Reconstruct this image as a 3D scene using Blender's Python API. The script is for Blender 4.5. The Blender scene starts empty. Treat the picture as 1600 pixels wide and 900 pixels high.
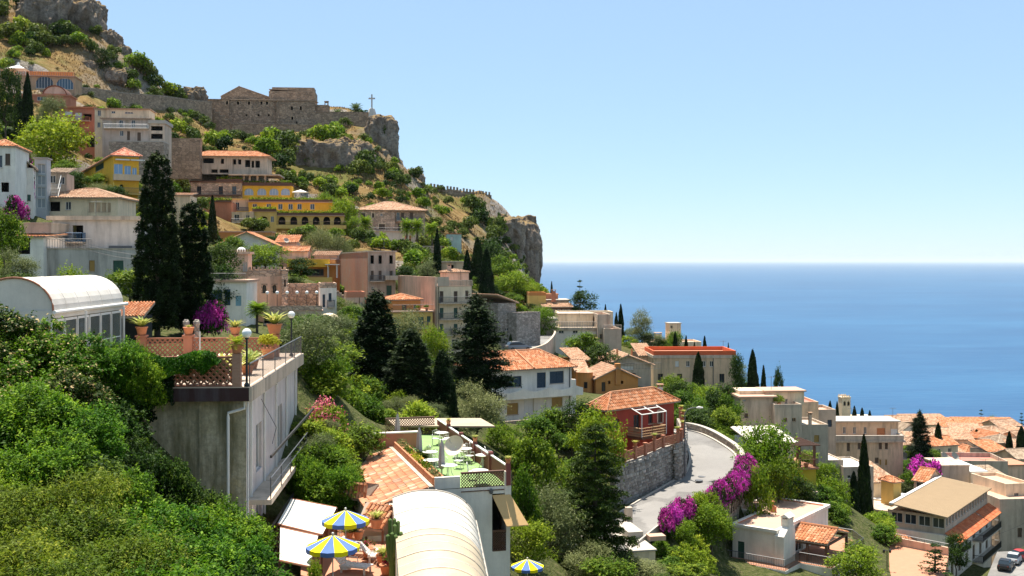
import bpy, math, random
import numpy as np
from mathutils import Vector, Matrix, noise as mnoise
random.seed(7)
RNG = np.random.default_rng(7)
SC = bpy.context.scene
COL = SC.collection
# ---------------------------------------------------------------- camera
F = 1700.0            # focal length in pixels of the 1600 px wide photograph
CZ = 200.0            # eye height above the sea (m)
HV = 407.0            # pixel row of the horizon
cam_d = bpy.data.cameras.new('camera')
cam = bpy.data.objects.new('camera', cam_d)
COL.objects.link(cam)
cam.location = (0, 0, CZ)
cam.rotation_euler = (math.radians(90), 0, 0)
cam_d.sensor_width = 36.0
cam_d.lens = 36.0 * F / 1600.0
cam_d.shift_y = -(450.0 - HV) / 1600.0
cam_d.clip_start = 0.5
cam_d.clip_end = 400000.0
SC.camera = cam
# ---------------------------------------------------------------- sky and sun
SUN_EL = math.radians(72.0)
SUN_AZ = math.atan2(-0.38, 0.92)          # towards the sun: left and beyond the hill
world = bpy.data.worlds.new('World')
SC.world = world
world.use_nodes = True
wn = world.node_tree.nodes
sky = wn.new('ShaderNodeTexSky')
sky.sky_type = 'NISHITA'
sky.sun_disc = False
sky.sun_elevation = SUN_EL
sky.sun_rotation = SUN_AZ
sky.altitude = 0.0
sky.air_density = 0.85
sky.dust_density = 0.1
sky.ozone_density = 6.0
bg = wn['Background']
bg.inputs['Strength'].default_value = 0.093
tint = wn.new('ShaderNodeMix'); tint.data_type = 'RGBA'      # summer haze: the whole sky is a little paler
tint.inputs[0].default_value = 0.60
tint.inputs[7].default_value = (2.55, 3.6, 4.5, 1)
world.node_tree.links.new(sky.outputs[0], tint.inputs[6])
world.node_tree.links.new(tint.outputs[2], bg.inputs['Color'])
sun_d = bpy.data.lights.new('sun', 'SUN')
sun_d.energy = 5.0
sun_d.angle = math.radians(0.53)
sun_d.color = (1.0, 0.94, 0.84)
sun = bpy.data.objects.new('sun', sun_d)
COL.objects.link(sun)
sdir = Vector((math.sin(SUN_AZ) * math.cos(SUN_EL), math.cos(SUN_AZ) * math.cos(SUN_EL), math.sin(SUN_EL)))
sun.rotation_euler = sdir.to_track_quat('Z', 'Y').to_euler()
sun.location = (0, 0, 400)
SC.view_settings.view_transform = 'Standard'
SC.view_settings.look = 'None'
SC.view_settings.gamma = 1.0
SC.view_settings.use_curve_mapping = False
SC.view_settings.exposure = 1.1
SC.render.engine = 'CYCLES'
SC.cycles.use_denoising = True
SC.cycles.max_bounces = 6
SC.cycles.diffuse_bounces = 3
SC.cycles.glossy_bounces = 3
SC.cycles.transparent_max_bounces = 8
SC.cycles.transmission_bounces = 4
SC.cycles.volume_bounces = 0
# ---------------------------------------------------------------- helpers
def P(u, v, Y):
 """photo pixel + depth -> world point"""
 return Vector(((u - 800.0) * Y / F, Y, CZ - (v - HV) * Y / F))
def tag(o, label=None, cat=None, group=None, kind=None):
 if label: o['label'] = label
 if cat: o['category'] = cat
 if group: o['group'] = group
 if kind: o['kind'] = kind
 return o
def empty(name, loc, label=None, cat=None, group=None):
 o = bpy.data.objects.new(name, None)
 o.empty_display_size = 0.3
 COL.objects.link(o)
 o.location = loc
 return tag(o, label, cat, group)
def mesh_np(name, V, Fc, mats=(), smooth=False, attr=None, midx=None):
 V = np.asarray(V, dtype=np.float32); Fc = np.asarray(Fc, dtype=np.int32)
 me = bpy.data.meshes.new(name)
 n, k = Fc.shape
 me.vertices.add(len(V)); me.vertices.foreach_set('co', V.ravel())
 me.loops.add(n * k); me.loops.foreach_set('vertex_index', Fc.ravel())
 me.polygons.add(n)
 me.polygons.foreach_set('loop_start', np.arange(0, n * k, k, dtype=np.int32))
 if smooth: me.polygons.foreach_set('use_smooth', np.ones(n, dtype=bool))
 for m in mats: me.materials.append(m)
 if midx is not None: me.polygons.foreach_set('material_index', np.asarray(midx, dtype=np.int32))
 if attr is not None:
  a = me.attributes.new('tv', 'FLOAT', 'FACE'); a.data.foreach_set('value', np.asarray(attr, dtype=np.float32))
 me.update(calc_edges=True)
 return me
def link(name, me, parent=None, loc=None, rz=0.0, sc=None):
 o = bpy.data.objects.new(name, me)
 COL.objects.link(o)
 if parent is not None: o.parent = parent
 if loc is not None: o.location = loc
 if rz: o.rotation_euler = (0, 0, rz)
 if sc is not None: o.scale = sc if hasattr(sc, '__len__') else (sc, sc, sc)
 return o
class MB:
 """collects polygons (in world or local space) into one mesh"""
 def __init__(s): s.v = []; s.f = []; s.t = []; s.sm = False
 def add(s, pts, faces, tv=None):
  b = len(s.v)
  s.v.extend([tuple(p) for p in pts])
  for f in faces:
   s.f.append(tuple(b + i for i in f)); s.t.append(random.random() if tv is None else tv)
  return s
 def quad(s, a, b, c, d): return s.add([a, b, c, d], [(0, 1, 2, 3)])
 def box(s, M, x0, x1, y0, y1, z0, z1):
  p = [M @ Vector(q) for q in ((x0,y0,z0),(x1,y0,z0),(x1,y1,z0),(x0,y1,z0),(x0,y0,z1),(x1,y0,z1),(x1,y1,z1),(x0,y1,z1))]
  return s.add(p, [(3,2,1,0),(4,5,6,7),(0,1,5,4),(1,2,6,5),(2,3,7,6),(3,0,4,7)])
 def hexa(s, p): return s.add(p, [(3,2,1,0),(4,5,6,7),(0,1,5,4),(1,2,6,5),(2,3,7,6),(3,0,4,7)])
 def bar(s, a, b, r):
  return s.tube([a, b], [r, r], 4)
 def tube(s, pts, rad, n=6, cap=True):
  pts = [Vector(p) for p in pts]
  ring = []; base = len(s.v)
  for i, p in enumerate(pts):
   t = (pts[min(i+1, len(pts)-1)] - pts[max(i-1, 0)])
   t = t.normalized() if t.length > 1e-9 else Vector((0,0,1))
   q = t.orthogonal().normalized() if abs(t.z) < 0.95 else (Vector((1,0,0)) - t * t.x).normalized()
   w = t.cross(q)
   for k in range(n):
    a = 2 * math.pi * (k + .5) / n
    s.v.append(tuple(p + (q * math.cos(a) + w * math.sin(a)) * rad[i]))
  for i in range(len(pts) - 1):
   for k in range(n):
    k2 = (k + 1) % n
    s.f.append((base+i*n+k, base+i*n+k2, base+(i+1)*n+k2, base+(i+1)*n+k)); s.t.append(random.random())
  if cap:
   s.f.append(tuple(base + k for k in range(n))[::-1]); s.t.append(.5)
   s.f.append(tuple(base + (len(pts)-1)*n + k for k in range(n))); s.t.append(.5)
  return s
 def lathe(s, c, prof, n=12):
  """prof: list of (r, z)"""
  c = Vector(c)
  return s.tube_z([(c.x, c.y, c.z + z, r) for r, z in prof], n)
 def tube_z(s, rings, n):
  base = len(s.v)
  for (x, y, z, r) in rings:
   for k in range(n):
    a = 2 * math.pi * k / n
    s.v.append((x + r * math.cos(a), y + r * math.sin(a), z))
  for i in range(len(rings) - 1):
   for k in range(n):
    k2 = (k + 1) % n
    s.f.append((base+i*n+k, base+i*n+k2, base+(i+1)*n+k2, base+(i+1)*n+k)); s.t.append(random.random())
  s.f.append(tuple(base + k for k in range(n))[::-1]); s.t.append(.5)
  s.f.append(tuple(base + (len(rings)-1)*n + k for k in range(n))); s.t.append(.5)
  return s
 def build(s, name, mat, parent=None, off=None, smooth=None, kind=None):
  me = bpy.data.meshes.new(name)
  off = Vector(off) if off is not None else (parent.matrix_basis.translation if parent is not None else Vector((0,0,0)))
  if parent is not None and parent.parent is not None:
   off = parent.parent.matrix_basis.translation
   if parent.parent.parent is not None: off = parent.parent.parent.matrix_basis.translation
  me.from_pydata([(x-off.x, y-off.y, z-off.z) for x, y, z in s.v], [], s.f)
  a = me.attributes.new('tv', 'FLOAT', 'FACE'); a.data.foreach_set('value', s.t)
  if smooth or s.sm:
   me.polygons.foreach_set('use_smooth', [True] * len(s.f))
  if mat is not None: me.materials.append(mat)
  me.update()
  o = link(name, me, parent)
  if parent is None: o.location = off
  if kind: o['kind'] = kind
  return o
# ---------------------------------------------------------------- materials
MATS = {}
def new_mat(name):
 m = bpy.data.materials.new(name); m.use_nodes = True
 nt = m.node_tree; b = nt.nodes['Principled BSDF']
 return m, nt, b
def _n(nt, t, **kw):
 n = nt.nodes.new(t)
 for k, v in kw.items():
  if k in n.inputs: n.inputs[k].default_value = v
  else: setattr(n, k, v)
 return n
def _mix(nt, fac, a, b, mode='MIX'):
 n = nt.nodes.new('ShaderNodeMix'); n.data_type = 'RGBA'; n.blend_type = mode
 for sock, val in ((n.inputs[0], fac), (n.inputs[6], a), (n.inputs[7], b)):
  if hasattr(val, 'is_linked') or hasattr(val, 'links'): nt.links.new(val, sock)
  elif hasattr(val, '__len__'): sock.default_value = tuple(val)[:3] + (1,)
  else: sock.default_value = val
 return n.outputs[2]
def _ramp(nt, src, stops):
 r = nt.nodes.new('ShaderNodeValToRGB')
 while len(r.color_ramp.elements) < len(stops): r.color_ramp.elements.new(0.5)
 for e, (p, c) in zip(r.color_ramp.elements, stops):
  e.position = p; e.color = tuple(c)[:3] + (1,) if hasattr(c, '__len__') else (c, c, c, 1)
 nt.links.new(src, r.inputs[0]); return r.outputs[0]
def _coords(nt, scale=(1,1,1), kind='Object'):
 tc = nt.nodes.new('ShaderNodeTexCoord'); mp = nt.nodes.new('ShaderNodeMapping')
 mp.inputs['Scale'].default_value = scale
 nt.links.new(tc.outputs[kind], mp.inputs[0]); return mp.outputs[0]
def _noise(nt, vec, scale, detail=4, rough=.6):
 n = nt.nodes.new('ShaderNodeTexNoise'); n.inputs['Scale'].default_value = scale
 n.inputs['Detail'].default_value = detail; n.inputs['Roughness'].default_value = rough
 if vec is not None: nt.links.new(vec, n.inputs['Vector'])
 return n.outputs[0]
def _bump(nt, b, h, strength, dist):
 n = nt.nodes.new('ShaderNodeBump'); n.inputs['Strength'].default_value = strength
 n.inputs['Distance'].default_value = dist
 nt.links.new(h, n.inputs['Height']); nt.links.new(n.outputs[0], b.inputs['Normal'])
def mul(c, k): return tuple(min(1, x * k) for x in c[:3])
def plaster(name, col, dirt=.35, dark=(.13,.11,.09), rough=.9):
 if name in MATS: return MATS[name]
 m, nt, b = new_mat(name)
 v = _coords(nt); vs = _coords(nt, (1, 1, .12))
 n1 = _noise(nt, v, .45, 5); n2 = _noise(nt, vs, 1.3, 5, .65); n3 = _noise(nt, v, 6, 4)
 c = _mix(nt, _ramp(nt, n1, [(.35, 0), (.7, 1)]), mul(col, .86), mul(col, 1.08))
 f = _ramp(nt, n2, [(.46, 0), (.70, dirt)])
 c = _mix(nt, f, c, dark)
 c = _mix(nt, _ramp(nt, n3, [(.3, .12), (.6, 0)]), c, mul(col, .6))
 nt.links.new(c, b.inputs['Base Color']); b.inputs['Roughness'].default_value = rough
 b.inputs['Specular IOR Level'].default_value = .2
 _bump(nt, b, n3, .35, .03)
 MATS[name] = m; return m
def plain(name, col, rough=.6, metal=0.0, spec=.4, var=.12, scale=3.0):
 if name in MATS: return MATS[name]
 m, nt, b = new_mat(name)
 n = _noise(nt, _coords(nt), scale, 3)
 c = _mix(nt, n, mul(col, 1 - var), mul(col, 1 + var))
 nt.links.new(c, b.inputs['Base Color'])
 b.inputs['Roughness'].default_value = rough; b.inputs['Metallic'].default_value = metal
 b.inputs['Specular IOR Level'].default_value = spec
 MATS[name] = m; return m
def tilemat(name, c0, c1, c2):
 if name in MATS: return MATS[name]
 m, nt, b = new_mat(name)
 a = nt.nodes.new('ShaderNodeAttribute'); a.attribute_name = 'tv'
 c = _ramp(nt, a.outputs['Fac'], [(0.0, c0), (.45, c1), (1.0, c2)])
 n1 = _noise(nt, _coords(nt), .7, 5, .65)
 c = _mix(nt, _ramp(nt, n1, [(.5, 0), (.75, .55)]), c, (.2, .14, .1))
 n2 = _noise(nt, _coords(nt), 9, 3)
 c = _mix(nt, _ramp(nt, n2, [(.35, .3), (.6, 0)]), c, mul(c1, .5))
 nt.links.new(c, b.inputs['Base Color']); b.inputs['Roughness'].default_value = .88
 b.inputs['Specular IOR Level'].default_value = .15
 MATS[name] = m; return m
def stone(name, col, scale=1.6, joint=(.16,.14,.12), squash=(1,1,1.5)):
 if name in MATS: return MATS[name]
 m, nt, b = new_mat(name)
 v = _coords(nt, squash)
 vo = _n(nt, 'ShaderNodeTexVoronoi', Scale=scale); nt.links.new(v, vo.inputs['Vector'])
 ve = _n(nt, 'ShaderNodeTexVoronoi', Scale=scale, feature='DISTANCE_TO_EDGE'); nt.links.new(v, ve.inputs['Vector'])
 hsv = nt.nodes.new('ShaderNodeSeparateColor'); nt.links.new(vo.outputs['Color'], hsv.inputs[0])
 c = _mix(nt, hsv.outputs[0], mul(col, .65), mul(col, 1.3))
 n1 = _noise(nt, _coords(nt), .35, 5)
 c = _mix(nt, _ramp(nt, n1, [(.4, 0), (.7, .5)]), c, mul(col, .6))
 j = _ramp(nt, ve.outputs['Distance'], [(.0, 1), (.06, 0)])
 c = _mix(nt, j, c, joint)
 nt.links.new(c, b.inputs['Base Color']); b.inputs['Roughness'].default_value = .95
 b.inputs['Specular IOR Level'].default_value = .1
 _bump(nt, b, _ramp(nt, ve.outputs['Distance'], [(0, 0), (.15, 1)]), .8, .08)
 MATS[name] = m; return m
def brick(name, c1, c2, mortar, scale=1.0):
 if name in MATS: return MATS[name]
 m, nt, b = new_mat(name)
 tc = nt.nodes.new('ShaderNodeTexCoord')
 sx = nt.nodes.new('ShaderNodeSeparateXYZ'); nt.links.new(tc.outputs['Object'], sx.inputs[0])
 ad = nt.nodes.new('ShaderNodeMath'); ad.operation = 'ADD'
 nt.links.new(sx.outputs[0], ad.inputs[0]); nt.links.new(sx.outputs[1], ad.inputs[1])
 cx = nt.nodes.new('ShaderNodeCombineXYZ'); nt.links.new(ad.outputs[0], cx.inputs[0]); nt.links.new(sx.outputs[2], cx.inputs[1])
 br = _n(nt, 'ShaderNodeTexBrick', Scale=scale); nt.links.new(cx.outputs[0], br.inputs['Vector'])
 br.inputs['Color1'].default_value = c1 + (1,); br.inputs['Color2'].default_value = c2 + (1,); br.inputs['Mortar'].default_value = mortar + (1,)
 br.inputs['Mortar Size'].default_value = .012; br.inputs['Brick Width'].default_value = .3; br.inputs['Row Height'].default_value = .1
 n1 = _noise(nt, _coords(nt), .5, 5)
 c = _mix(nt, _ramp(nt, n1, [(.5, 0), (.68, .6)]), br.outputs['Color'], mul(mortar, .95))
 nt.links.new(c, b.inputs['Base Color']); b.inputs['Roughness'].default_value = .95
 MATS[name] = m; return m
def leafmat(name, col, trans=.35, var=.5, tint=None, rough=.6):
 if name in MATS: return MATS[name]
 m, nt, b = new_mat(name)
 oi = nt.nodes.new('ShaderNodeObjectInfo')
 a = nt.nodes.new('ShaderNodeAttribute'); a.attribute_name = 'tv'
 c = _ramp(nt, a.outputs['Fac'], [(0, mul(col, 1 - var)), (.6, col), (1, tint or mul(col, 1 + var))])
 hs = nt.nodes.new('ShaderNodeHueSaturation')
 mr = nt.nodes.new('ShaderNodeMapRange'); mr.inputs[3].default_value = .475; mr.inputs[4].default_value = .515
 nt.links.new(oi.outputs['Random'], mr.inputs[0]); nt.links.new(mr.outputs[0], hs.inputs['Hue'])
 mr2 = nt.nodes.new('ShaderNodeMapRange'); mr2.inputs[3].default_value = 1.25; mr2.inputs[4].default_value = .8
 nt.links.new(oi.outputs['Random'], mr2.inputs[0]); nt.links.new(mr2.outputs[0], hs.inputs['Value'])
 nt.links.new(c, hs.inputs['Color'])
 nt.links.new(hs.outputs[0], b.inputs['Base Color']); b.inputs['Roughness'].default_value = rough
 b.inputs['Specular IOR Level'].default_value = .12
 tr = nt.nodes.new('ShaderNodeBsdfTranslucent'); nt.links.new(hs.outputs[0], tr.inputs[0])
 mx = nt.nodes.new('ShaderNodeMixShader'); mx.inputs[0].default_value = trans
 nt.links.new(b.outputs[0], mx.inputs[1]); nt.links.new(tr.outputs[0], mx.inputs[2])
 nt.links.new(mx.outputs[0], nt.nodes['Material Output'].inputs['Surface'])
 MATS[name] = m; return m
M_glass = plain('window_glass', (.025,.035,.045), .08, 0, .6, .3)
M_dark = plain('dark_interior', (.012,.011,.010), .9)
M_white = plain('white_paint', (.70,.67,.62), .5)
M_whitewall = plaster('white_plaster', (.84,.76,.66), .3, (.34,.29,.24))
M_cream = plaster('cream_plaster', (.80,.63,.43), .4)
M_beige = plaster('beige_plaster', (.68,.48,.31), .6)
M_grey = plaster('grey_render', (.51,.41,.315), .5)
M_concrete = plaster('raw_concrete', (.57,.45,.34), .6)
M_pink = plaster('pink_plaster', (.74,.49,.35), .45)
M_pinkstone = stone('pink_stone', (.60,.42,.30), 1.4)
M_yellow = plaster('yellow_plaster', (.82,.45,.05), .25, (.3,.18,.06))
M_ochre = plaster('ochre_plaster', (.72,.48,.15), .25, (.3,.2,.08))
M_orange = plaster('orange_plaster', (.58,.25,.08), .25, (.25,.12,.06))
M_red = plaster('red_plaster', (.42,.075,.05), .35, (.18,.05,.04))
M_terra = plaster('terracotta_plaster', (.48,.20,.12), .3, (.2,.1,.07))
M_tile = tilemat('roof_tile', (.35,.12,.05), (.48,.19,.085), (.58,.31,.18))
M_tilepale = tilemat('pale_roof_tile', (.32,.17,.10), (.45,.26,.16), (.53,.36,.24))
M_tileold = tilemat('old_roof_tile', (.24,.14,.09), (.40,.23,.14), (.52,.37,.26))
M_tilebrown = tilemat('brown_roof_tile', (.24,.17,.12), (.36,.26,.18), (.46,.36,.26))
M_castle = stone('fortress_stone', (.38,.27,.185), 1.1, (.13,.11,.09))
M_rubble = stone('rubble_stone', (.38,.33,.28), 2.2, (.2,.18,.15))
M_rockwall = stone('terrace_stone', (.40,.32,.245), 1.6, (.15,.12,.1))
M_brick = brick('brick_wall', (.50,.15,.07), (.58,.21,.10), (.48,.32,.23), 1.0)
M_terrafloor = plain('terracotta_floor', (.42,.20,.12), .8, 0, .2, .12, 2.0)
M_roofpink = plain('roof_paint_pink', (.50,.315,.225), .85, 0, .2, .1, 1.2)
M_wood = plain('dark_wood', (.13,.06,.035), .6)
M_woodlight = plain('tan_wood', (.40,.24,.12), .65)
M_black = plain('black_iron', (.015,.015,.016), .45, 0, .5)
M_iron = plain('grey_iron', (.12,.12,.12), .5, .3)
M_green_sh = plain('green_shutter', (.03,.09,.06), .5)
M_blue_sh = plain('blue_shutter', (.025,.05,.08), .5)
M_brown_sh = plain('brown_shutter', (.11,.07,.045), .55)
M_tan_sh = plain('tan_shutter', (.42,.25,.07), .6)
M_pot = plain('terracotta_pot', (.50,.20,.10), .8, 0, .2)
M_bark = plaster('bark', (.10,.075,.055), .5, (.03,.025,.02))
# ---------------------------------------------------------------- terrain: heights read where things touch the ground
GC = [(-300,900,25),(0,1050,30),(200,1080,30),(400,1150,32),(600,1200,32),(1000,1250,34),(1500,1200,40),(1900,1150,60),(-100,900,38),(200,1000,38),(600,1060,37),
 (100,620,46),(250,700,46),(385,850,47),(470,890,50),(60,545,68),(200,540,70),(330,535,72),(450,552,70),(-200,540,68),
 (540,915,44),(700,925,46),(620,930,40),(790,925,60),(830,950,66),(860,940,70),(640,700,74),(560,660,80),(650,655,84),(700,690,78),
 (480,600,80),(500,565,92),(430,520,105),(250,520,84),(330,500,110),(150,447,112),(30,430,110),(-200,420,112),
 (370,505,145),(450,512,155),(520,500,168),(600,520,160),(680,547,168),(735,550,172),(585,640,93),(700,655,90),(745,625,110),
 (785,658,130),(890,645,136),(860,720,105),(850,800,85),(900,870,80),(830,690,112),(930,690,118),
 (1068,692,127),(1130,707,120),(1150,730,113),(1100,757,107.5),(1040,777,103),(985,812,97),(950,850,90),(1100,690,128),
 (1010,722,108),(1040,714,112),(1000,700,120),(1060,800,100),(1100,800,103),(1130,800,106),
 (940,614,162),(1000,614,162),(1080,645,145),(1080,603,190),(870,553,203),(970,553,203),(830,535,188),(850,490,235),(760,530,185),
 (1020,595,192),(1150,605,195),(1200,700,152),(1250,695,160),(1160,700,145),(1200,725,127),(1230,752,120),(1290,765,125),
 (1160,885,98),(1225,905,94),(1310,885,103),(1110,890,95),(1060,885,88),(1020,865,87),(1400,872,112),(1350,905,100),
 (1530,905,150),(1600,890,150),(1460,885,130),(1400,800,165),(1370,748,190),(1330,758,178),(1290,748,165),(1900,900,160),
 (1500,745,215),(1600,765,210),(1500,705,260),(1600,692,290),(1400,685,280),(1320,658,290),(1250,655,230),(1900,720,290),
 (30,335,150),(20,302,170),(110,345,160),(160,312,180),(210,305,190),(80,262,220),(200,247,253),(270,240,275),(60,192,270),(10,205,255),
 (350,292,283),(300,292,278),(420,287,293),(320,365,245),(430,368,262),(540,368,272),(560,388,280),(660,388,285),
 (380,393,203),(500,398,208),(600,405,225),(640,425,215),(550,472,183),(720,445,212),(760,468,207),(800,475,225),(820,465,265),(838,462,320),
 (700,402,278),(750,405,315),(780,425,335),(330,203,374),(420,207,374),(510,202,377),(590,196,385),(120,142,308),(200,168,328),(300,183,358),
 (270,215,312),(400,243,328),(500,243,343),(480,278,322),(570,278,328),(620,280,348),(640,312,358),(560,312,308),(660,322,348),(700,342,343),
 (640,281,368),(662,290,382),(690,302,395),(765,310,400),(730,308,398),(800,346,408),(832,374,422),(834,452,402),(740,352,368),(780,372,383),
 (0,92,308),(100,102,322),(160,112,333),(250,142,348),(60,60,338),(150,58,343),(100,2,362),(0,0,350),(0,-80,380),(120,-8,366),
 (-250,-100,350),(-250,200,230),(-250,320,160),(-250,80,300)]
_pts = np.array([tuple(P(*g)) for g in GC])
_pts = np.vstack([_pts, [(0,0,197.6),(0,12,191.5),(-10,13,191.5),(12,13,190.5),(-60,-20,200),(60,-20,196)]])
def _tps(r2): return np.where(r2 > 1e-9, .5 * r2 * np.log(np.maximum(r2, 1e-9)), 0)
_S = 100.0
_A = _pts[:, :2] / _S
_K = _tps(((_A[:, None] - _A[None]) ** 2).sum(-1)) + np.eye(len(_A)) * 2e-4
_Q = np.hstack([np.ones((len(_A), 1)), _A])
_sol = np.linalg.solve(np.block([[_K, _Q], [_Q.T, np.zeros((3, 3))]]), np.concatenate([_pts[:, 2], [0, 0, 0]]))
_EU = np.array([-900,-300,0,100,150,195,250,310,510,600,640,662,690,730,765,800,834,842,850,870,900,1000,1150,1200,1240,1300,1400,1600,2600])
_EY = np.array([430,420,400,374,353,351,363,384,402,402,372,385,398,401,403,411,424,424,370,290,270,252,238,215,240,300,318,318,320])
def ground(x, y):
 x = np.atleast_1d(np.asarray(x, float)); y = np.atleast_1d(np.asarray(y, float))
 out = np.empty_like(x)
 yy = np.maximum(y, 1.0)
 u = 800 + F * x / yy
 ed = np.interp(u, _EU, _EY)
 k = np.where(y > ed, ed / yy, 1.0)      # beyond the ridge the height is that of the ridge, falling away
 q = np.stack([x * k, y * k], -1) / _S
 for i in range(0, len(q), 20000):
  s = q[i:i+20000]
  out[i:i+20000] = _tps(((s[:, None] - _A[None]) ** 2).sum(-1)) @ _sol[:len(_A)] + _sol[len(_A)] + s @ _sol[len(_A)+1:]
 over = np.maximum(0, y - ed)
 out -= over * 0.9 + np.minimum(over, 14) * .5
 return np.maximum(out, -6)
def gz(x, y): return float(tz_arr([x], [y])[0]) if TZ is not None else float(ground([x], [y])[0])
FOOT = []
TZ = None
def mat_terrain():
 m, nt, b = new_mat('hillside')
 v = _coords(nt)
 n1 = _noise(nt, v, .045, 6, .6); n2 = _noise(nt, v, .35, 6, .7); n3 = _noise(nt, v, 2.2, 5, .7)
 grass = _ramp(nt, n2, [(.3, (.11,.07,.028)), (.5, (.20,.128,.05)), (.7, (.27,.19,.09))])
 green = _ramp(nt, n3, [(.3, (.035,.055,.015)), (.6, (.10,.13,.03)), (.8, (.2,.19,.06))])
 wa = nt.nodes.new('ShaderNodeAttribute'); wa.attribute_name = 'wild'
 gard = _ramp(nt, n3, [(.3, (.028,.040,.012)), (.5, (.075,.085,.028)), (.72, (.15,.125,.07))])
 c = _mix(nt, _ramp(nt, n1, [(.48, 0), (.62, .7)]), grass, green)
 c = _mix(nt, wa.outputs['Fac'], gard, c)
 rock = _ramp(nt, n3, [(.3, (.13,.11,.09)), (.55, (.30,.26,.22)), (.8, (.42,.37,.32))])
 geo = nt.nodes.new('ShaderNodeNewGeometry'); sp = nt.nodes.new('ShaderNodeSeparateXYZ'); nt.links.new(geo.outputs['True Normal'], sp.inputs[0])
 f = _ramp(nt, sp.outputs[2], [(.55, 1), (.78, 0)])
 fm = nt.nodes.new('ShaderNodeMath'); fm.operation = 'MULTIPLY'; nt.links.new(f, fm.inputs[0]); nt.links.new(wa.outputs['Fac'], fm.inputs[1]); f = fm.outputs[0]
 c = _mix(nt, f, c, rock)
 nt.links.new(c, b.inputs['Base Color']); b.inputs['Roughness'].default_value = 1.0
 b.inputs['Specular IOR Level'].default_value = .05
 _bump(nt, b, n3, 1.0, .35)
 return m
TX = np.arange(-270, 345, 2.0); TY = np.arange(-6, 540, 2.0); TZ = None
def build_terrain():
 """height sheet, graded level where a building stands"""
 global TZ
 X, Y = np.meshgrid(TX, TY)
 Z = ground(X.ravel(), Y.ravel()).reshape(X.shape)
 wild = np.clip((Y - 255) / 60, 0, 1) * np.clip((60 - X) / 60, 0, 1)
 nz = np.array([mnoise.fractal(Vector((x * .07, y * .07, 3.1)), 1.0, 2.0, 4) for x, y in zip(X.ravel(), Y.ravel())]).reshape(X.shape)
 Z = Z + nz * (1.3 * wild) - .12
 for Mi, w, d, zb, below in FOOT:
  A = np.array(Mi); o_ = Mi.inverted().translation
  if below <= 0 or o_.y < 72: continue
  qx = A[0,0]*X + A[0,1]*Y + A[0,3]; qy = A[1,0]*X + A[1,1]*Y + A[1,3]
  dx = np.maximum(0, np.maximum(-qx, qx-w) - 1.2); df = np.maximum(0, -qy - 2.2); db = np.maximum(0, qy - d)
  lim = zb - .1 + .55*np.hypot(dx, df) + 2.5*db
  Z = np.where((dx < 14) & (df < 14) & (db < 8), np.minimum(Z, lim), Z)
 for l, q in zip(ROAD_L, ROAD_R):                      # the road bed
  c = (l+q)*.5; hw = (l-q).length*.5
  dd = np.hypot(X-c.x, Y-c.y); Z = np.where(dd < hw+3.0, np.minimum(Z, c.z-.12), Z); Z = np.where(dd < hw+.2, c.z-.12, Z)
 TZ = Z
 V = np.stack([X, Y, Z], -1).reshape(-1, 3)
 ny, nx = X.shape
 i = np.arange(ny * nx).reshape(ny, nx)
 Fc = np.stack([i[:-1, :-1], i[:-1, 1:], i[1:, 1:], i[1:, :-1]], -1).reshape(-1, 4)
 me = mesh_np('terrain', V, Fc, [mat_terrain()], smooth=True)
 gw = np.clip((Y - 205) / 50, 0, 1) * np.clip((75 - X) / 50, 0, 1)
 at = me.attributes.new('wild', 'FLOAT', 'POINT'); at.data.foreach_set('value', gw.ravel().astype(np.float32))
 tag(link('terrain', me), 'steep dry grassy hillside falling to the sea', 'terrain', kind='structure')
def tz_arr(x, y):
 fx = np.clip((np.asarray(x)-TX[0])/2.0, 0, len(TX)-1.001); fy = np.clip((np.asarray(y)-TY[0])/2.0, 0, len(TY)-1.001)
 i = fx.astype(int); j = fy.astype(int); a = fx-i; b = fy-j
 return TZ[j,i]*(1-a)*(1-b) + TZ[j,i+1]*a*(1-b) + TZ[j+1,i]*(1-a)*b + TZ[j+1,i+1]*a*b
def mat_sea():
 m, nt, b = new_mat('sea_water')
 v = _coords(nt)
 vs = _coords(nt, (.35, 1, 1))
 big = _noise(nt, vs, .0016, 5, .6); sm = _noise(nt, vs, .05, 4, .6); mid = _noise(nt, vs, .008, 4, .6)
 c = _mix(nt, _ramp(nt, big, [(.35, 0), (.65, 1)]), (.010,.060,.145), (.018,.090,.190))
 c = _mix(nt, _ramp(nt, mid, [(.5, 0), (.8, .35)]), c, (.05,.165,.28))
 foam = _ramp(nt, _noise(nt, vs, .022, 6, .75), [(.735, 0), (.80, .5)])
 c = _mix(nt, foam, c, (.5,.6,.7))
 nt.links.new(c, b.inputs['Base Color']); b.inputs['Roughness'].default_value = .42
 b.inputs['IOR'].default_value = 1.33; b.inputs['Specular IOR Level'].default_value = .5
 _bump(nt, b, sm, .55, 3.0)
 return m
def build_sea():
 mb = MB()
 R = [0, 300, 900, 2500, 8000, 30000, 120000, 300000]
 n = 48
 V = [(0, 0, 0)]; Fc = []
 for r in R[1:]:
  for k in range(n):
   V.append((r * math.cos(2*math.pi*k/n), r * math.sin(2*math.pi*k/n), 0))
 for k in range(n): Fc.append((0, 1 + k, 1 + (k+1) % n))
 for j in range(len(R) - 2):
  for k in range(n):
   a = 1 + j*n + k; b2 = 1 + j*n + (k+1) % n
   Fc.append((a, a + n, b2 + n)); Fc.append((a, b2 + n, b2))
 me = mesh_np('sea', np.array(V), np.array(Fc), [mat_sea()])
 tag(link('sea', me), 'open blue sea reaching the horizon', 'sea', kind='structure')
build_sea()
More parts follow.
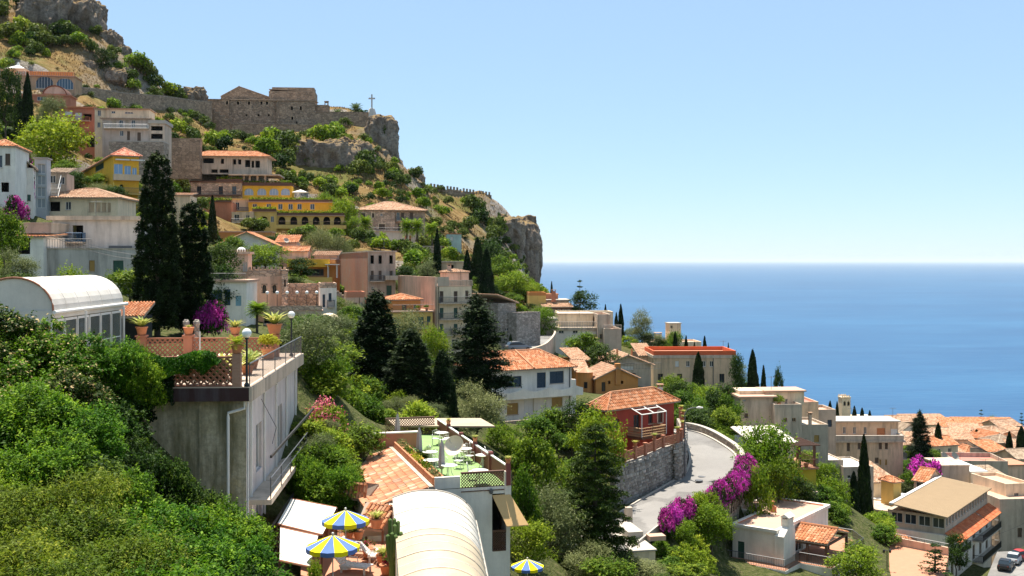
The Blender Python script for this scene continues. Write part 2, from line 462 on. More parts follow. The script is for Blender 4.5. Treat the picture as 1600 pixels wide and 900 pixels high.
# ---------------------------------------------------------------- the bending road
def catmull(pts, n=8):
 pts = [Vector(p) for p in pts]; out = []
 for i in range(len(pts) - 1):
  p0 = pts[max(i-1, 0)]; p1 = pts[i]; p2 = pts[i+1]; p3 = pts[min(i+2, len(pts)-1)]
  for k in range(n):
   t = k / n
   out.append(.5 * ((2*p1) + (p2-p0)*t + (2*p0-5*p1+4*p2-p3)*t*t + (3*p1-p0-3*p2+p3)*t**3))
 out.append(pts[-1]); return out
def PZ(u, v, z):
 """photo pixel on a horizontal plane of height z"""
 Y = (CZ - z) * F / (v - HV)
 return Vector(((u - 800) * Y / F, Y, z))
def mat_road():
 m, nt, b = new_mat('asphalt')
 v = _coords(nt)
 n1 = _noise(nt, v, .25, 5); n2 = _noise(nt, v, 14, 3)
 c = _mix(nt, _ramp(nt, n1, [(.35, 0), (.65, 1)]), (.135,.125,.115), (.21,.197,.18))
 n4 = _noise(nt, _coords(nt), .9, 7, .75); c = _mix(nt, _ramp(nt, n4, [(.485, 0), (.5, .55), (.515, 0)]), c, (.05,.05,.05))
 n5 = _noise(nt, _coords(nt), .13, 3); c = _mix(nt, _ramp(nt, n5, [(.53, 0), (.56, .5)]), c, (.28,.262,.24))
 c = _mix(nt, _ramp(nt, n2, [(.3, .3), (.6, 0)]), c, (.08,.075,.07))
 nt.links.new(c, b.inputs['Base Color']); b.inputs['Roughness'].default_value = .9
 return m
M_road = mat_road()
M_kerb = plain('kerb_stone', (.42,.37,.31), .9)
ROAD = [((1040,672),(1062,672),180.0),((1066,682),(1092,679),179.7),((1073,692),(1122,694),179.4),((1080,712),(1148,714),179.0),((1079,727),(1151,736),178.5),
  ((1070,744),(1135,760),178.1),((1048,757),(1100,783),177.7),((1015,776),(1056,803),177.3),((972,802),(1010,838),176.9),((930,830),(962,880),176.3),((880,860),(905,930),175.4)]
def build_road():
 L = catmull([PZ(*a, z) for a, b, z in ROAD]); R = catmull([PZ(*b, z) for a, b, z in ROAD])
 V = []; Fc = []
 up = Vector((0, 0, .12))
 for l, r in zip(L, R):
  for k in range(7): V.append(tuple(l.lerp(r, k / 6) + up))
 for i in range(len(L) - 1):
  for k in range(6):
   a = i*7+k; Fc.append((a, a+1, a+8, a+7))
 me = mesh_np('road', np.array(V), np.array(Fc), [M_road], smooth=True)
 tag(link('road', me), 'pale grey asphalt road bending round the stone retaining wall', 'road', kind='structure')
 for nm, side, oth in (('kerb', L, R), ('kerb', R, L)):
  mb = MB()
  for i in range(len(side) - 1):
   a, b = side[i], side[i+1]
   da = (a - oth[i]).normalized() * .28; db = (b - oth[i+1]).normalized() * .28
   z0 = Vector((0,0,-.6)); z1 = Vector((0,0,.24))
   mb.hexa([a+z0, b+z0, b+db+z0, a+da+z0, a+z1, b+z1, b+db+z1, a+da+z1])
  tag(mb.build(nm, M_kerb), 'pale stone kerb edging the bending road', 'kerb', kind='structure')
 return L, R
ROAD_L, ROAD_R = build_road()
# ---------------------------------------------------------------- building kit
class Vol:
 """a box-shaped volume of a building. Origin corner at photo pixel (u,v), depth Y; x runs along the front at angle
 rot (degrees, 0 = across the view), y runs away from the viewer. All parts hang on `root`."""
 def __init__(s, root, u, v, Y, rot, w=None, d=None, h=None, uR=None, uL=None, vT=None, z=None, below=3.0):
  s.root = root; a = math.radians(rot)
  s.O = P(u, v, Y)
  if z is not None: s.O.z = z
  s.ex = Vector((math.cos(a), math.sin(a), 0)); s.ey = Vector((-math.sin(a), math.cos(a), 0)); s.ez = Vector((0, 0, 1))
  if uR is not None:
   t = (uR - 800) / F; w = (t * s.O.y - s.O.x) / (s.ex.x - t * s.ex.y)
  if uL is not None:
   t = (uL - 800) / F; d = (t * s.O.y - s.O.x) / (s.ey.x - t * s.ey.y)
  if vT is not None: h = (CZ - (vT - HV) * Y / F) - s.O.z
  s.w, s.d, s.h, s.below = w, d, h, below
  s.holes = {'F': [], 'L': [], 'R': [], 'B': []}
  s.M = Matrix(((s.ex.x, s.ey.x, 0, s.O.x), (s.ex.y, s.ey.y, 0, s.O.y), (0, 0, 1, s.O.z), (0, 0, 0, 1)))
 @classmethod
 def on(cls, base, x, y, z, w, d, h, below=0.0):
  s = cls.__new__(cls); s.root = base.root
  s.ex, s.ey, s.ez = base.ex, base.ey, base.ez
  s.O = base.M @ Vector((x, y, z)); s.w, s.d, s.h, s.below = w, d, h, below
  s.holes = {'F': [], 'L': [], 'R': [], 'B': []}
  s.M = base.M.copy(); s.M.translation = s.O
  return s
 def face(s, f):
  """origin, direction along, outward normal, length"""
  if f == 'F': return s.O, s.ex, -s.ey, s.w
  if f == 'B': return s.O + s.ex*s.w + s.ey*s.d, -s.ex, s.ey, s.w
  if f == 'L': return s.O + s.ey*s.d, -s.ey, -s.ex, s.d
  if f == 'R': return s.O + s.ex*s.w, s.ey, s.ex, s.d
 def px(s, f, u, v):
  o, e, n, L = s.face(f)
  r = Vector(((u - 800) / F, 1, -(v - HV) / F)); c = Vector((0, 0, CZ))
  t = (o - c).dot(n) / r.dot(n); q = c + r * t - o
  return q.dot(e), q.z
 def rect(s, f, u0, v0, u1, v1):
  um, vm = (u0+u1)/2, (v0+v1)/2
  a = s.px(f, u0, vm)[0]; b = s.px(f, u1, vm)[0]
  z1 = s.px(f, um, v0)[1]; z0 = s.px(f, um, v1)[1]
  if a > b: a, b = b, a
  return a, b, z0, z1
 def fm(s, f):
  """matrix of a face: x along, y inwards, z up"""
  o, e, n, L = s.face(f); i = -n
  return Matrix(((e.x, i.x, 0, o.x), (e.y, i.y, 0, o.y), (0, 0, 1, o.z), (0, 0, 0, 1)))
 def win(s, f, u0, v0, u1, v1, kind='glass', **k): return s.winm(f, *s.rect(f, u0, v0, u1, v1), kind=kind, **k)
 def winm(s, f, a, b, z0, z1, kind='glass', fr=None, mat=None, rec=.16, arch=False, sill=True, name=None, surround=None, bars=True):
  L = s.face(f)[3]
  a = max(a, .06); b = min(b, L - .06); z1 = min(z1, s.h - .05)
  if b - a < .15 or z1 - z0 < .15: return None
  for (p, q, r, t) in s.holes[f]:
   if a < q and b > p and z0 < t and z1 > r: return None
  s.holes[f].append((a, b, z0, z1))
  M = s.fm(f)
  if arch:
   mb = MB(); n = 8; c = (a+b)/2; r = (b-a)/2; hh = min(r, (z1-z0)*.45)
   for i in range(n):
    x0 = a + (b-a)*i/n; x1 = a + (b-a)*(i+1)/n
    za = z1 - hh + hh*math.sqrt(max(0, 1-((x0-c)/r)**2)); zb = z1 - hh + hh*math.sqrt(max(0, 1-((x1-c)/r)**2))
    mb.hexa([M @ Vector(q) for q in ((x0,.0,za-.001),(x1,.0,zb-.001),(x1,.3,zb-.001),(x0,.3,za-.001),(x0,.0,z1),(x1,.0,z1),(x1,.3,z1),(x0,.3,z1))])
   mb.build('arch', s.wallmat, s.root)
  o = None
  if kind == 'glass':
   mb = MB(); mb.box(M, a+.001, b-.001, rec+.03, rec+.05, z0+.001, z1-.001)
   o = mb.build(name or 'window', mat or M_glass, s.root)
   t = .07 if (b-a) < 2.5 else .09
   mf = MB()
   mf.box(M, a, a+t, rec-.03, rec+.028, z0, z1); mf.box(M, b-t, b, rec-.03, rec+.028, z0, z1)
   mf.box(M, a+t, b-t, rec-.03, rec+.028, z1-t, z1); mf.box(M, a+t, b-t, rec-.03, rec+.028, z0, z0+t)
   if bars:
    nb = max(1, int(round((b-a)/.75)) - 0)
    for i in range(1, nb + (1 if nb == 1 else 0)):
     x = a + (b-a) * i / (nb if nb > 1 else 2)
     mf.box(M, x-.03, x+.03, rec-.03, rec+.028, z0+t, z1-t)
   mf.build('frame', fr or M_white, o)
  elif kind == 'shut':
   mb = MB(); mm = mat or M_brown_sh
   half = (a+b)/2
   mb.box(M, a+.001, b-.001, rec, rec+.03, z0+.001, z1-.001)
   nl = max(4, int((z1-z0)/.16))
   for i in range(nl):
    zz = z0 + (z1-z0)*(i+.15)/nl
    for (p, q) in ((a+.05, half-.04), (half+.04, b-.05)):
     mb.box(M, p, q, rec-.04, rec-.002, zz, zz+(z1-z0)/nl*.6)
   o = mb.build(name or 'shutter', mm, s.root)
  elif kind == 'door':
   mb = MB(); mb.box(M, a+.001, b-.001, rec, rec+.05, z0, z1-.001)
   for (p, q) in ((a+.12, (a+b)/2-.05), ((a+b)/2+.05, b-.12)):
    mb.box(M, p, q, rec-.03, rec-.002, z0+.25, z0+(z1-z0)*.45); mb.box(M, p, q, rec-.03, rec-.002, z0+(z1-z0)*.52, z1-.2)
   o = mb.build(name or 'door', mat or M_brown_sh, s.root)
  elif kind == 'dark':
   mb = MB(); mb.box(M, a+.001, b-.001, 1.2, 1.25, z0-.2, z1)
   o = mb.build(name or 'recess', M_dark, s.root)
  if sill and kind in ('glass', 'shut') and z0 > .5 and (z1-z0) < 2.0:
   mb = MB(); mb.box(M, a-.08, b+.08, -.07, rec-.05, z0-.07, z0-.002); mb.build('sill', M_concrete, s.root)
  if surround is not None:
   mb = MB(); t = .16
   mb.box(M, a-t, a-.002, -.035, -.002, z0, z1+t); mb.box(M, b+.002, b+t, -.035, -.002, z0, z1+t); mb.box(M, a, b, -.035, -.002, z1+.002, z1+t)
   mb.build('window_surround', surround, s.root)
  return o
 def row(s, f, us, v0, v1, wpx, kind='glass', **k):
  for u in us: s.win(f, u - wpx/2, v0, u + wpx/2, v1, kind, **k)
 def box(s, name, mat, x0, x1, y0, y1, z0, z1, parent=None, kind=None):
  mb = MB(); mb.box(s.M, x0, x1, y0, y1, z0, z1); return mb.build(name, mat, parent or s.root, kind=kind)
 def walls(s, mat, faces='FLRB', top=None):
  s.wallmat = mat
  s._faces = faces
  return s
 def finish(s):
  FOOT.append((s.M.inverted(), s.w, s.d, s.O.z, s.below))
  mb = MB()
  for f in s._faces:
   o, e, n, L = s.face(f); M = s.fm(f); H = s.h; dn = -s.below
   hs = s.holes[f]
   xs = sorted(set([0, L] + [q for h in hs for q in h[:2]])); zs = sorted(set([dn, H] + [q for h in hs for q in h[2:]]))
   zs = [z for z in zs if dn <= z <= H]
   for i in range(len(xs)-1):
    for j in range(len(zs)-1):
     cx, cz = (xs[i]+xs[i+1])/2, (zs[j]+zs[j+1])/2
     if any(a < cx < b and c < cz < d for a, b, c, d in hs): continue
     mb.quad(*[M @ Vector(q) for q in ((xs[i],0,zs[j]),(xs[i+1],0,zs[j]),(xs[i+1],0,zs[j+1]),(xs[i],0,zs[j+1]))])
   for a, b, c, d in hs:
    r = .24
    mb.quad(*[M @ Vector(q) for q in ((a,0,c),(a,r,c),(a,r,d),(a,0,d))])
    mb.quad(*[M @ Vector(q) for q in ((b,0,d),(b,r,d),(b,r,c),(b,0,c))])
    mb.quad(*[M @ Vector(q) for q in ((a,0,d),(a,r,d),(b,r,d),(b,0,d))])
    mb.quad(*[M @ Vector(q) for q in ((b,0,c),(b,r,c),(a,r,c),(a,0,c))])
  mb.quad(*[s.M @ Vector(q) for q in ((.02,.02,s.h-.02),(s.w-.02,.02,s.h-.02),(s.w-.02,s.d-.02,s.h-.02),(.02,s.d-.02,s.h-.02))])
  return mb.build('wall', s.wallmat, s.root)
 def flat(s, mat, par=.5, th=.2, pmat=None, over=0.0, cop=None):
  """flat roof behind a parapet"""
  s.box('roof', mat, th, s.w-th, th, s.d-th, s.h, s.h+.06)
  pm = pmat or s.wallmat
  if par > 0:
   mb = MB(); o = over
   for (a, b, c, d) in ((-o, s.w+o, -o, th), (-o, s.w+o, s.d-th, s.d+o), (-o, th, th, s.d-th), (s.w-th, s.w+o, th, s.d-th)):
    mb.box(s.M, a, b, c, d, s.h+.001, s.h+par)
   p = mb.build('parapet', pm, s.root)
   if cop is not None:
    mb = MB(); o = over + .05; t = th + .05
    for (a, b, c, d) in ((-o, s.w+o, -o, t), (-o, s.w+o, s.d-t, s.d+o), (-o, t, t, s.d-t), (s.w-t, s.w+o, t, s.d-t)):
     mb.box(s.M, a, b, c, d, s.h+par+.001, s.h+par+.07)
    mb.build('coping', cop, s.root)
 def slab(s, mat, over=.4, th=.25, z=None):
  z = s.h if z is None else z
  s.box('roof', mat, -over, s.w+over, -over, s.d+over, z+.001, z+th)
 def hip(s, mat, rise, over=.5, roll=.3, ridge=None, course=.42, name='roof'):
  """hipped roof (ridge along the longer side; ridge=None gives equal pitch)"""
  o = over; X0, X1, Y0, Y1 = -o, s.w+o, -o, s.d+o; W, D = X1-X0, Y1-Y0; z = s.h
  if W >= D:
   k = D/2 if ridge is None else (W-ridge)/2
   A, B = (X0+k, (Y0+Y1)/2), (X1-k, (Y0+Y1)/2)
  else:
   k = W/2 if ridge is None else (D-ridge)/2
   A, B = ((X0+X1)/2, Y0+k), ((X0+X1)/2, Y1-k)
  c = [(X0,Y0),(X1,Y0),(X1,Y1),(X0,Y1)]
  if W >= D: planes = [(c[0],c[1],B,A),(c[1],c[2],B,B),(c[2],c[3],A,B),(c[3],c[0],A,A)]
  else: planes = [(c[0],c[1],A,A),(c[1],c[2],B,A),(c[2],c[3],B,B),(c[3],c[0],A,B)]
  root = None; tiles = MB(); under = MB()
  for (p, q, t, r) in planes:
   V3 = lambda a, h: s.M @ Vector((a[0], a[1], h))
   tile_plane(tiles, V3(p, z), V3(q, z), V3(t, z+rise), V3(r, z+rise), roll, course)
  under.add([s.M @ Vector((x, y, z-.10)) for x, y in c] + [s.M @ Vector((x, y, z-.005)) for x, y in c], [(3,2,1,0),(4,5,6,7),(0,1,5,4),(1,2,6,5),(2,3,7,6),(3,0,4,7)])
  rf = under.build(name, M_eave, s.root)
  tiles.build('tiles', mat, rf, kind='stuff')
  rd = MB()
  for a, b in ((A, B), (c[0], A), (c[3], A if W >= D else B), (c[1], B if W >= D else A), (c[2], B)):
   za = z+rise if a in (A, B) else z
   if a == b: continue
   rd.tube([s.M @ Vector((a[0], a[1], za+.05)), s.M @ Vector((b[0], b[1], z+rise+.05))], [.13, .13], 6)
  rd.build('ridge_tiles', mat, rf)
  return rf
 def gable(s, mat, rise, over=.4, axis='x', roll=.3, course=.42, gmat=None, off=.5, overg=None):
  """gable roof, ridge along x or y, at fraction `off` of the span"""
  o = over; og = over if overg is None else overg; z = s.h
  if axis == 'x':
   X0, X1 = -og, s.w+og; ym = s.d*off
   pl = [((X0,-o),(X1,-o),(X1,ym),(X0,ym), off), ((X1,s.d+o),(X0,s.d+o),(X0,ym),(X1,ym), 1-off)]
   gf = (((0,0),(0,s.d),(0,ym)), ((s.w,0),(s.w,s.d),(s.w,ym)))
   span = s.d
  else:
   Y0, Y1 = -og, s.d+og; xm = s.w*off
   pl = [((-o,Y1),(-o,Y0),(xm,Y0),(xm,Y1), off), ((s.w+o,Y0),(s.w+o,Y1),(xm,Y1),(xm,Y0), 1-off)]
   gf = (((0,0),(s.w,0),(xm,0)), ((0,s.d),(s.w,s.d),(xm,s.d)))
   span = s.w
  tiles = MB(); under = MB()
  for (a, b, c, d, fr) in pl:
   ze = z - rise * o / max(.1, span*fr)
   V3 = lambda q, h: s.M @ Vector((q[0], q[1], h))
   A, B, C, D = V3(a, ze), V3(b, ze), V3(c, z+rise), V3(d, z+rise)
   dn = Vector((0,0,.12)); e = Vector((0,0,.015))
   under.hexa([A-dn, B-dn, C-dn, D-dn, A-e, B-e, C-e, D-e])
   tile_plane(tiles, A, B, C, D, roll, course)
  rf = under.build('roof', M_eave, s.root)
  tiles.build('tiles', mat, rf, kind='stuff')
  rd = MB(); q0, q1 = (pl[0][3], pl[0][2])
  rd.tube([s.M @ Vector((q0[0], q0[1], z+rise+.04)), s.M @ Vector((q1[0], q1[1], z+rise+.04))], [.14, .14], 6)
  rd.build('ridge_tiles', mat, rf)
  for tri in gf:
   g = MB(); p = [s.M @ Vector((tri[0][0], tri[0][1], z)), s.M @ Vector((tri[1][0], tri[1][1], z)), s.M @ Vector((tri[2][0], tri[2][1], z+rise-.12))]
   g.add(p, [(0,1,2)]); g.build('gable_wall', gmat or s.wallmat, s.root)
  return rf
 def shed(s, mat, rise, high='B', over=.4, roll=.3, course=.42, th=.12):
  """single-slope tiled roof; `high` names the high side"""
  o = over; z = s.h
  c = {'B': [(-o,-o),(s.w+o,-o),(s.w+o,s.d+o),(-o,s.d+o)], 'F': [(s.w+o,s.d+o),(-o,s.d+o),(-o,-o),(s.w+o,-o)],
             'R': [(-o,s.d+o),(-o,-o),(s.w+o,-o),(s.w+o,s.d+o)], 'L': [(s.w+o,-o),(s.w+o,s.d+o),(-o,s.d+o),(-o,-o)]}[high]
  A, B = [s.M @ Vector((q[0], q[1], z+.02)) for q in c[:2]]; C, D = [s.M @ Vector((q[0], q[1], z+rise)) for q in c[2:]]
  return tiled_slab(s.root, A, B, C, D, mat, roll, course, th)
 def cornice(s, mat, z0, th=.3, out=.2, name='cornice'):
  mb = MB(); o = out
  for (a, b, c, d) in ((-o, s.w+o, -o, -.002), (-o, s.w+o, s.d+.002, s.d+o), (-o, -.002, 0, s.d), (s.w+.002, s.w+o, 0, s.d)):
   mb.box(s.M, a, b, c, d, z0, z0+th)
  return mb.build(name, mat, s.root)
 def balcony(s, f, a, b, z, out=1.1, h=.95, th=.16, mat=None, rail='bars', rmat=None, step=.14):
  M = s.fm(f)
  mb = MB(); mb.box(M, a, b, -out, -.002, z-th, z); o = mb.build('balcony', mat or M_concrete, s.root)
  if rail == 'bars':
   mb = MB(); r = .022
   pts = [(a+.05, -.05), (a+.05, -out+.05), (b-.05, -out+.05), (b-.05, -.05)]
   for (p, q) in zip(pts[:-1], pts[1:]):
    mb.bar(M @ Vector((p[0], p[1], z+h)), M @ Vector((q[0], q[1], z+h)), .035)
    mb.bar(M @ Vector((p[0], p[1], z+.1)), M @ Vector((q[0], q[1], z+.1)), .025)
    L = math.hypot(q[0]-p[0], q[1]-p[1]); n = max(1, int(L/step))
    for i in range(n+1):
     t = i/n; x = p[0]+(q[0]-p[0])*t; y = p[1]+(q[1]-p[1])*t
     mb.bar(M @ Vector((x, y, z)), M @ Vector((x, y, z+h)), r)
   mb.build('railing', rmat or M_iron, o)
  elif rail == 'solid':
   mb = MB(); t = .14
   mb.box(M, a, b, -out, -out+t, z+.001, z+h); mb.box(M, a, a+t, -out+t, -.003, z+.001, z+h); mb.box(M, b-t, b, -out+t, -.003, z+.001, z+h)
   mb.build('railing', rmat or mat or M_concrete, o)
  return o
 def balc(s, f, u0, u1, v, **k):
  a, z = s.px(f, u0, v); b, _ = s.px(f, u1, v)
  if a > b: a, b = b, a
  return s.balcony(f, a, b, s.px(f, (u0+u1)/2, v)[1], **k)
M_eave = plain('eave_timber', (.36,.27,.2), .8)
def tile_plane(mb, A, B, C, D, roll=.3, course=.42):
 """barrel-tile covering for the slope with eave A-B and upper edge D-C (may shrink to a point for a hip)"""
 e = B - A; L = e.length; e = e / L
 up = ((C + D) * .5 - A); up = up - e * up.dot(e); S = up.length; up = up / S
 nrm = e.cross(up).normalized()
 if nrm.z < 0: nrm = -nrm
 ka = (D - A).dot(e) / S; kb = (B - C).dot(e) / S
 n = max(2, int(L / roll)); w = L / n
 prof = [(0, .0), (.3, .012), (.42, .06), (.65, .085), (.88, .06), (1.0, .0)]
 for i in range(n):
  xc = (i + .5) * w
  s_lim = S
  if ka > 1e-4: s_lim = min(s_lim, (xc + w*.5) / ka)
  if kb > 1e-4: s_lim = min(s_lim, (L - xc + w*.5) / kb)
  m = max(1, int(math.ceil(s_lim / course)))
  jit = random.uniform(-.01, .01)
  for j in range(m):
   s0 = j * course; s1 = min(s_lim, (j+1) * course + .03)
   if s1 - s0 < .03: continue
   tv = random.random(); dz = random.uniform(-.008, .012)
   base = len(mb.v)
   for (px, pz) in prof:
    q = A + e * (i*w + px*w + jit) + up * s0 + nrm * (pz + .045 + dz); mb.v.append(tuple(q))
    q = A + e * (i*w + px*w + jit) + up * s1 + nrm * (pz + .01 + dz); mb.v.append(tuple(q))
   for k in range(len(prof)-1):
    b = base + 2*k; mb.f.append((b, b+2, b+3, b+1)); mb.t.append(tv)
   mb.f.append(tuple(base + 2*k for k in range(len(prof)))[::-1]); mb.t.append(tv)
def tiled_slab(root, A, B, C, D, mat, roll=.3, course=.42, th=.12, name='roof'):
 dn = Vector((0,0,-th)); e = Vector((0,0,-.004))
 u = MB(); u.hexa([A+dn, B+dn, C+dn, D+dn, A+e, B+e, C+e, D+e]); rf = u.build(name, M_eave, root)
 t = MB(); tile_plane(t, A, B, C, D, roll, course); t.build('tiles', mat, rf, kind='stuff')
 return rf
def bld(name, label, u, v, Y, cat='house', group=None):
 return empty(name, P(u, v, Y), label, cat, group)
def rail_path(root, pts, h=1.0, step=.14, mat=None, name='railing', r=.018, posts=True):
 """iron railing along a 3-D polyline"""
 mb = MB(); mat = mat or M_iron
 for a, b in zip(pts[:-1], pts[1:]):
  a, b = Vector(a), Vector(b); up = Vector((0,0,h))
  mb.bar(a+up, b+up, .03); mb.bar(a+Vector((0,0,.1)), b+Vector((0,0,.1)), .02)
  n = max(1, int((b-a).length/step))
  for i in range(n+1):
   q = a.lerp(b, i/n); mb.bar(q, q+up, r)
 return mb.build(name, mat, root)
def chimney(root, c, w=.6, h=1.2, mat=None, cap=None):
 M = Matrix.Translation(c); mb = MB(); mb.box(M, -w/2, w/2, -w/2, w/2, -.5, h)
 o = mb.build('chimney', mat or M_whitewall, root)
 k = MB(); k.box(M, -w/2-.1, w/2+.1, -w/2-.1, w/2+.1, h+.25, h+.33)
 for sx in (-1, 1):
  for sy in (-1, 1): k.box(M, sx*w/2-.07*sx-.06, sx*w/2-.07*sx+.06, sy*w/2-.07*sy-.06, sy*w/2-.07*sy+.06, h+.001, h+.25)
 k.build('chimney_cap', cap or M_tilepale, o)
 return o
# ---------------------------------------------------------------- plants
L_green = leafmat('leaf_green', (.085,.165,.008), .4, .65, (.24,.32,.025))
L_bright = leafmat('leaf_bright', (.145,.245,.010), .42, .6, (.32,.39,.03))
L_dark = leafmat('leaf_dark', (.030,.068,.007), .3, .65, (.085,.145,.014))
L_olive = leafmat('leaf_olive', (.135,.165,.055), .3, .5, (.27,.285,.12))
L_cyp = leafmat('leaf_cypress', (.012,.028,.006), .12, .6, (.036,.064,.010), .7)
L_conif = leafmat('leaf_conifer', (.026,.058,.006), .15, .65, (.095,.145,.016), .65)
L_scrub = leafmat('leaf_scrub', (.085,.130,.014), .3, .6, (.20,.23,.045))
L_dry = leafmat('leaf_dry', (.30,.225,.095), .3, .4, (.45,.36,.18))
L_gold = leafmat('leaf_gold', (.10,.14,.022), .35, .6, (.42,.34,.09))
L_magenta = leafmat('petal_magenta', (.50,.035,.30), .4, .45, (.78,.14,.55))
L_pinkfl = leafmat('petal_pink', (.55,.10,.13), .35, .45, (.75,.28,.30))
L_lime = leafmat('leaf_lime', (.34,.36,.02), .4, .4, (.55,.55,.06))
L_palm = leafmat('leaf_palm', (.075,.125,.022), .25, .5, (.18,.22,.06))
L_white = leafmat('petal_white', (.5,.5,.42), .3, .4, (.75,.74,.66))
def leaves_np(pos, nor, size, asp=.55, seed=0, up=None, updir=.0):
 """diamond leaf per position; nor = rough facing; returns V,F"""
 g = np.random.default_rng(seed); n = len(pos)
 r = g.normal(size=(n, 3));
 t = np.cross(nor, r); t /= np.linalg.norm(t, axis=1, keepdims=True) + 1e-9
 if updir:
  t = t * (1 - updir) + np.array([0, 0, 1.0]) * updir + g.normal(size=(n, 3)) * .12
  t /= np.linalg.norm(t, axis=1, keepdims=True) + 1e-9
 b = np.cross(nor, t); b /= np.linalg.norm(b, axis=1, keepdims=True) + 1e-9
 L = (size * g.uniform(.65, 1.35, size=(n, 1))) * .5; W = L * asp
 fold = nor * L * .25
 V = np.stack([pos - t*L, pos + b*W + fold*.5, pos + t*L + fold*.2, pos - b*W + fold*.5], 1).reshape(-1, 3)
 Fc = np.arange(4 * n).reshape(n, 4)
 return V, Fc
def blob_leaves(blobs, n_tot, size, seed, asp=.55, hollow=.5, upb=.35, rnd=.75, updir=0.0):
 g = np.random.default_rng(seed)
 B = np.array(blobs, float); ar = (B[:, 3]*B[:, 4] + B[:, 4]*B[:, 5] + B[:, 3]*B[:, 5]); pr = ar / ar.sum()
 k = g.choice(len(B), n_tot, p=pr)
 d = g.normal(size=(n_tot, 3)); d /= np.linalg.norm(d, axis=1, keepdims=True)
 d[:, 2] = np.where(d[:, 2] < -.3, -d[:, 2]*g.uniform(0, 1, n_tot), d[:, 2])
 d /= np.linalg.norm(d, axis=1, keepdims=True)
 rr = hollow + (1 - hollow) * g.uniform(0, 1, n_tot) ** .6
 rr *= 1 + g.normal(size=n_tot) * .07
 pos = B[k, :3] + d * B[k, 3:6] * rr[:, None]
 nor = d + np.array([0, 0, upb]) + g.normal(size=(n_tot, 3)) * rnd
 nor /= np.linalg.norm(nor, axis=1, keepdims=True)
 V, Fc = leaves_np(pos, nor, size, asp, seed + 1, updir=updir)
 tv = np.clip(.5 + (g.uniform(-1, 1, len(B)) * .22)[k] + g.normal(size=n_tot) * .2, 0, 1)
 return V, Fc, tv
def trunk_mesh(name, h, r, limbs, seed, lean=.3):
 g = random.Random(seed); mb = MB()
 pts = [Vector((0, 0, -.5))]; rad = [r*1.3]
 n = 5
 for i in range(1, n+1):
  pts.append(Vector((g.uniform(-lean, lean)*i/n, g.uniform(-lean, lean)*i/n, h*i/n))); rad.append(r*(1-.5*i/n))
 mb.tube(pts, rad, 7)
 for (x, y, z) in limbs:
  a = pts[-2].lerp(pts[-1], g.uniform(0, 1)); c = Vector((x, y, z)); m = a.lerp(c, .5) + Vector((0, 0, .15*c.length*.3))
  mb.tube([a, m, c], [r*.5, r*.35, r*.12], 5)
 me = bpy.data.meshes.new(name); me.from_pydata(mb.v, [], mb.f); me.materials.append(M_bark)
 me.polygons.foreach_set('use_smooth', [True]*len(mb.f)); me.update()
 return me
KINDS = {}
def sprig_leaves(blobs, ns, per, leaf, slen, seed, asp=.5, upb=.45):
 """leafy shoots growing outwards from clumps: an uneven, twiggy outline"""
 g = np.random.default_rng(seed); B = np.array(blobs, float); ar = B[:, 3]*B[:, 4]; k = g.choice(len(B), ns, p=ar/ar.sum())
 d = g.normal(size=(ns, 3)); d[:, 2] = np.abs(d[:, 2])*.9 - .25; d /= np.linalg.norm(d, axis=1, keepdims=True)
 base = B[k, :3] + d*B[k, 3:6]*g.uniform(.55, 1.0, (ns, 1))
 ax = d*.8 + np.array([0, 0, upb]) + g.normal(size=(ns, 3))*.45; ax /= np.linalg.norm(ax, axis=1, keepdims=True)
 L = slen*g.uniform(.5, 1.5, (ns, 1)); br = np.clip(.5 + (g.uniform(-1, 1, len(B))*.2)[k] + g.normal(size=ns)*.18, 0, 1)
 P_, N_, T_ = [], [], []
 for j in range(per):
  t = (j+.5)/per; sd = g.normal(size=(ns, 3)); sd -= ax*(sd*ax).sum(1, keepdims=True); sd /= np.linalg.norm(sd, axis=1, keepdims=True)
  P_.append(base + ax*L*t + sd*leaf*.45 - np.array([0, 0, 1])*L*.18*t*t); n_ = sd*.35 + np.array([0, 0, .75]) + g.normal(size=(ns, 3))*.4 + ax*.3; N_.append(n_/np.linalg.norm(n_, axis=1, keepdims=True)); T_.append(np.clip(br + (t-.5)*.3 + g.normal(size=ns)*.08, 0, 1))
 V, Fc = leaves_np(np.concatenate(P_), np.concatenate(N_), leaf, asp, seed+1)
 return V, Fc, np.concatenate(T_)
def mk_sprig(k, mat, H, R, ns, per, leaf, slen, seed, nb=26, asp=.5, flowers=None, ff=.1):
 g = random.Random(seed); blobs = []
 for i in range(nb):
  a = g.uniform(0, 6.283); q = R*math.sqrt(g.uniform(0, .75)); br = R*g.uniform(.16, .34); z = H*(1-.55*(q/R)**2)*g.uniform(.55, .9)
  blobs.append((q*math.cos(a), q*math.sin(a), z, br, br, br*g.uniform(.7, 1.2)))
 for i in range(8):
  a = 6.283*i/8; blobs.append((R*.6*math.cos(a), R*.6*math.sin(a), H*.22, R*.34, R*.34, H*.22))
 V, Fc, tv = sprig_leaves(blobs, ns, per, leaf, slen, seed, asp); mats = [mat]; mi = None
 if flowers is not None: mats = [mat, flowers]; mi = (np.random.default_rng(seed+3).uniform(0, 1, len(Fc)) < ff).astype(int)
 cr = mesh_np(k + '_crown', V, Fc, mats, attr=tv, midx=mi)
 kind_reg(k, trunk_mesh(k + '_trunk', H*.35, max(.04, H*.025), [(b[0], b[1], b[2]) for b in blobs[:14]], seed), cr, H, R)
def kind_reg(k, trunk, crown, H, R, extra=None): KINDS.setdefault(k, []).append((trunk, crown, H, R, extra))
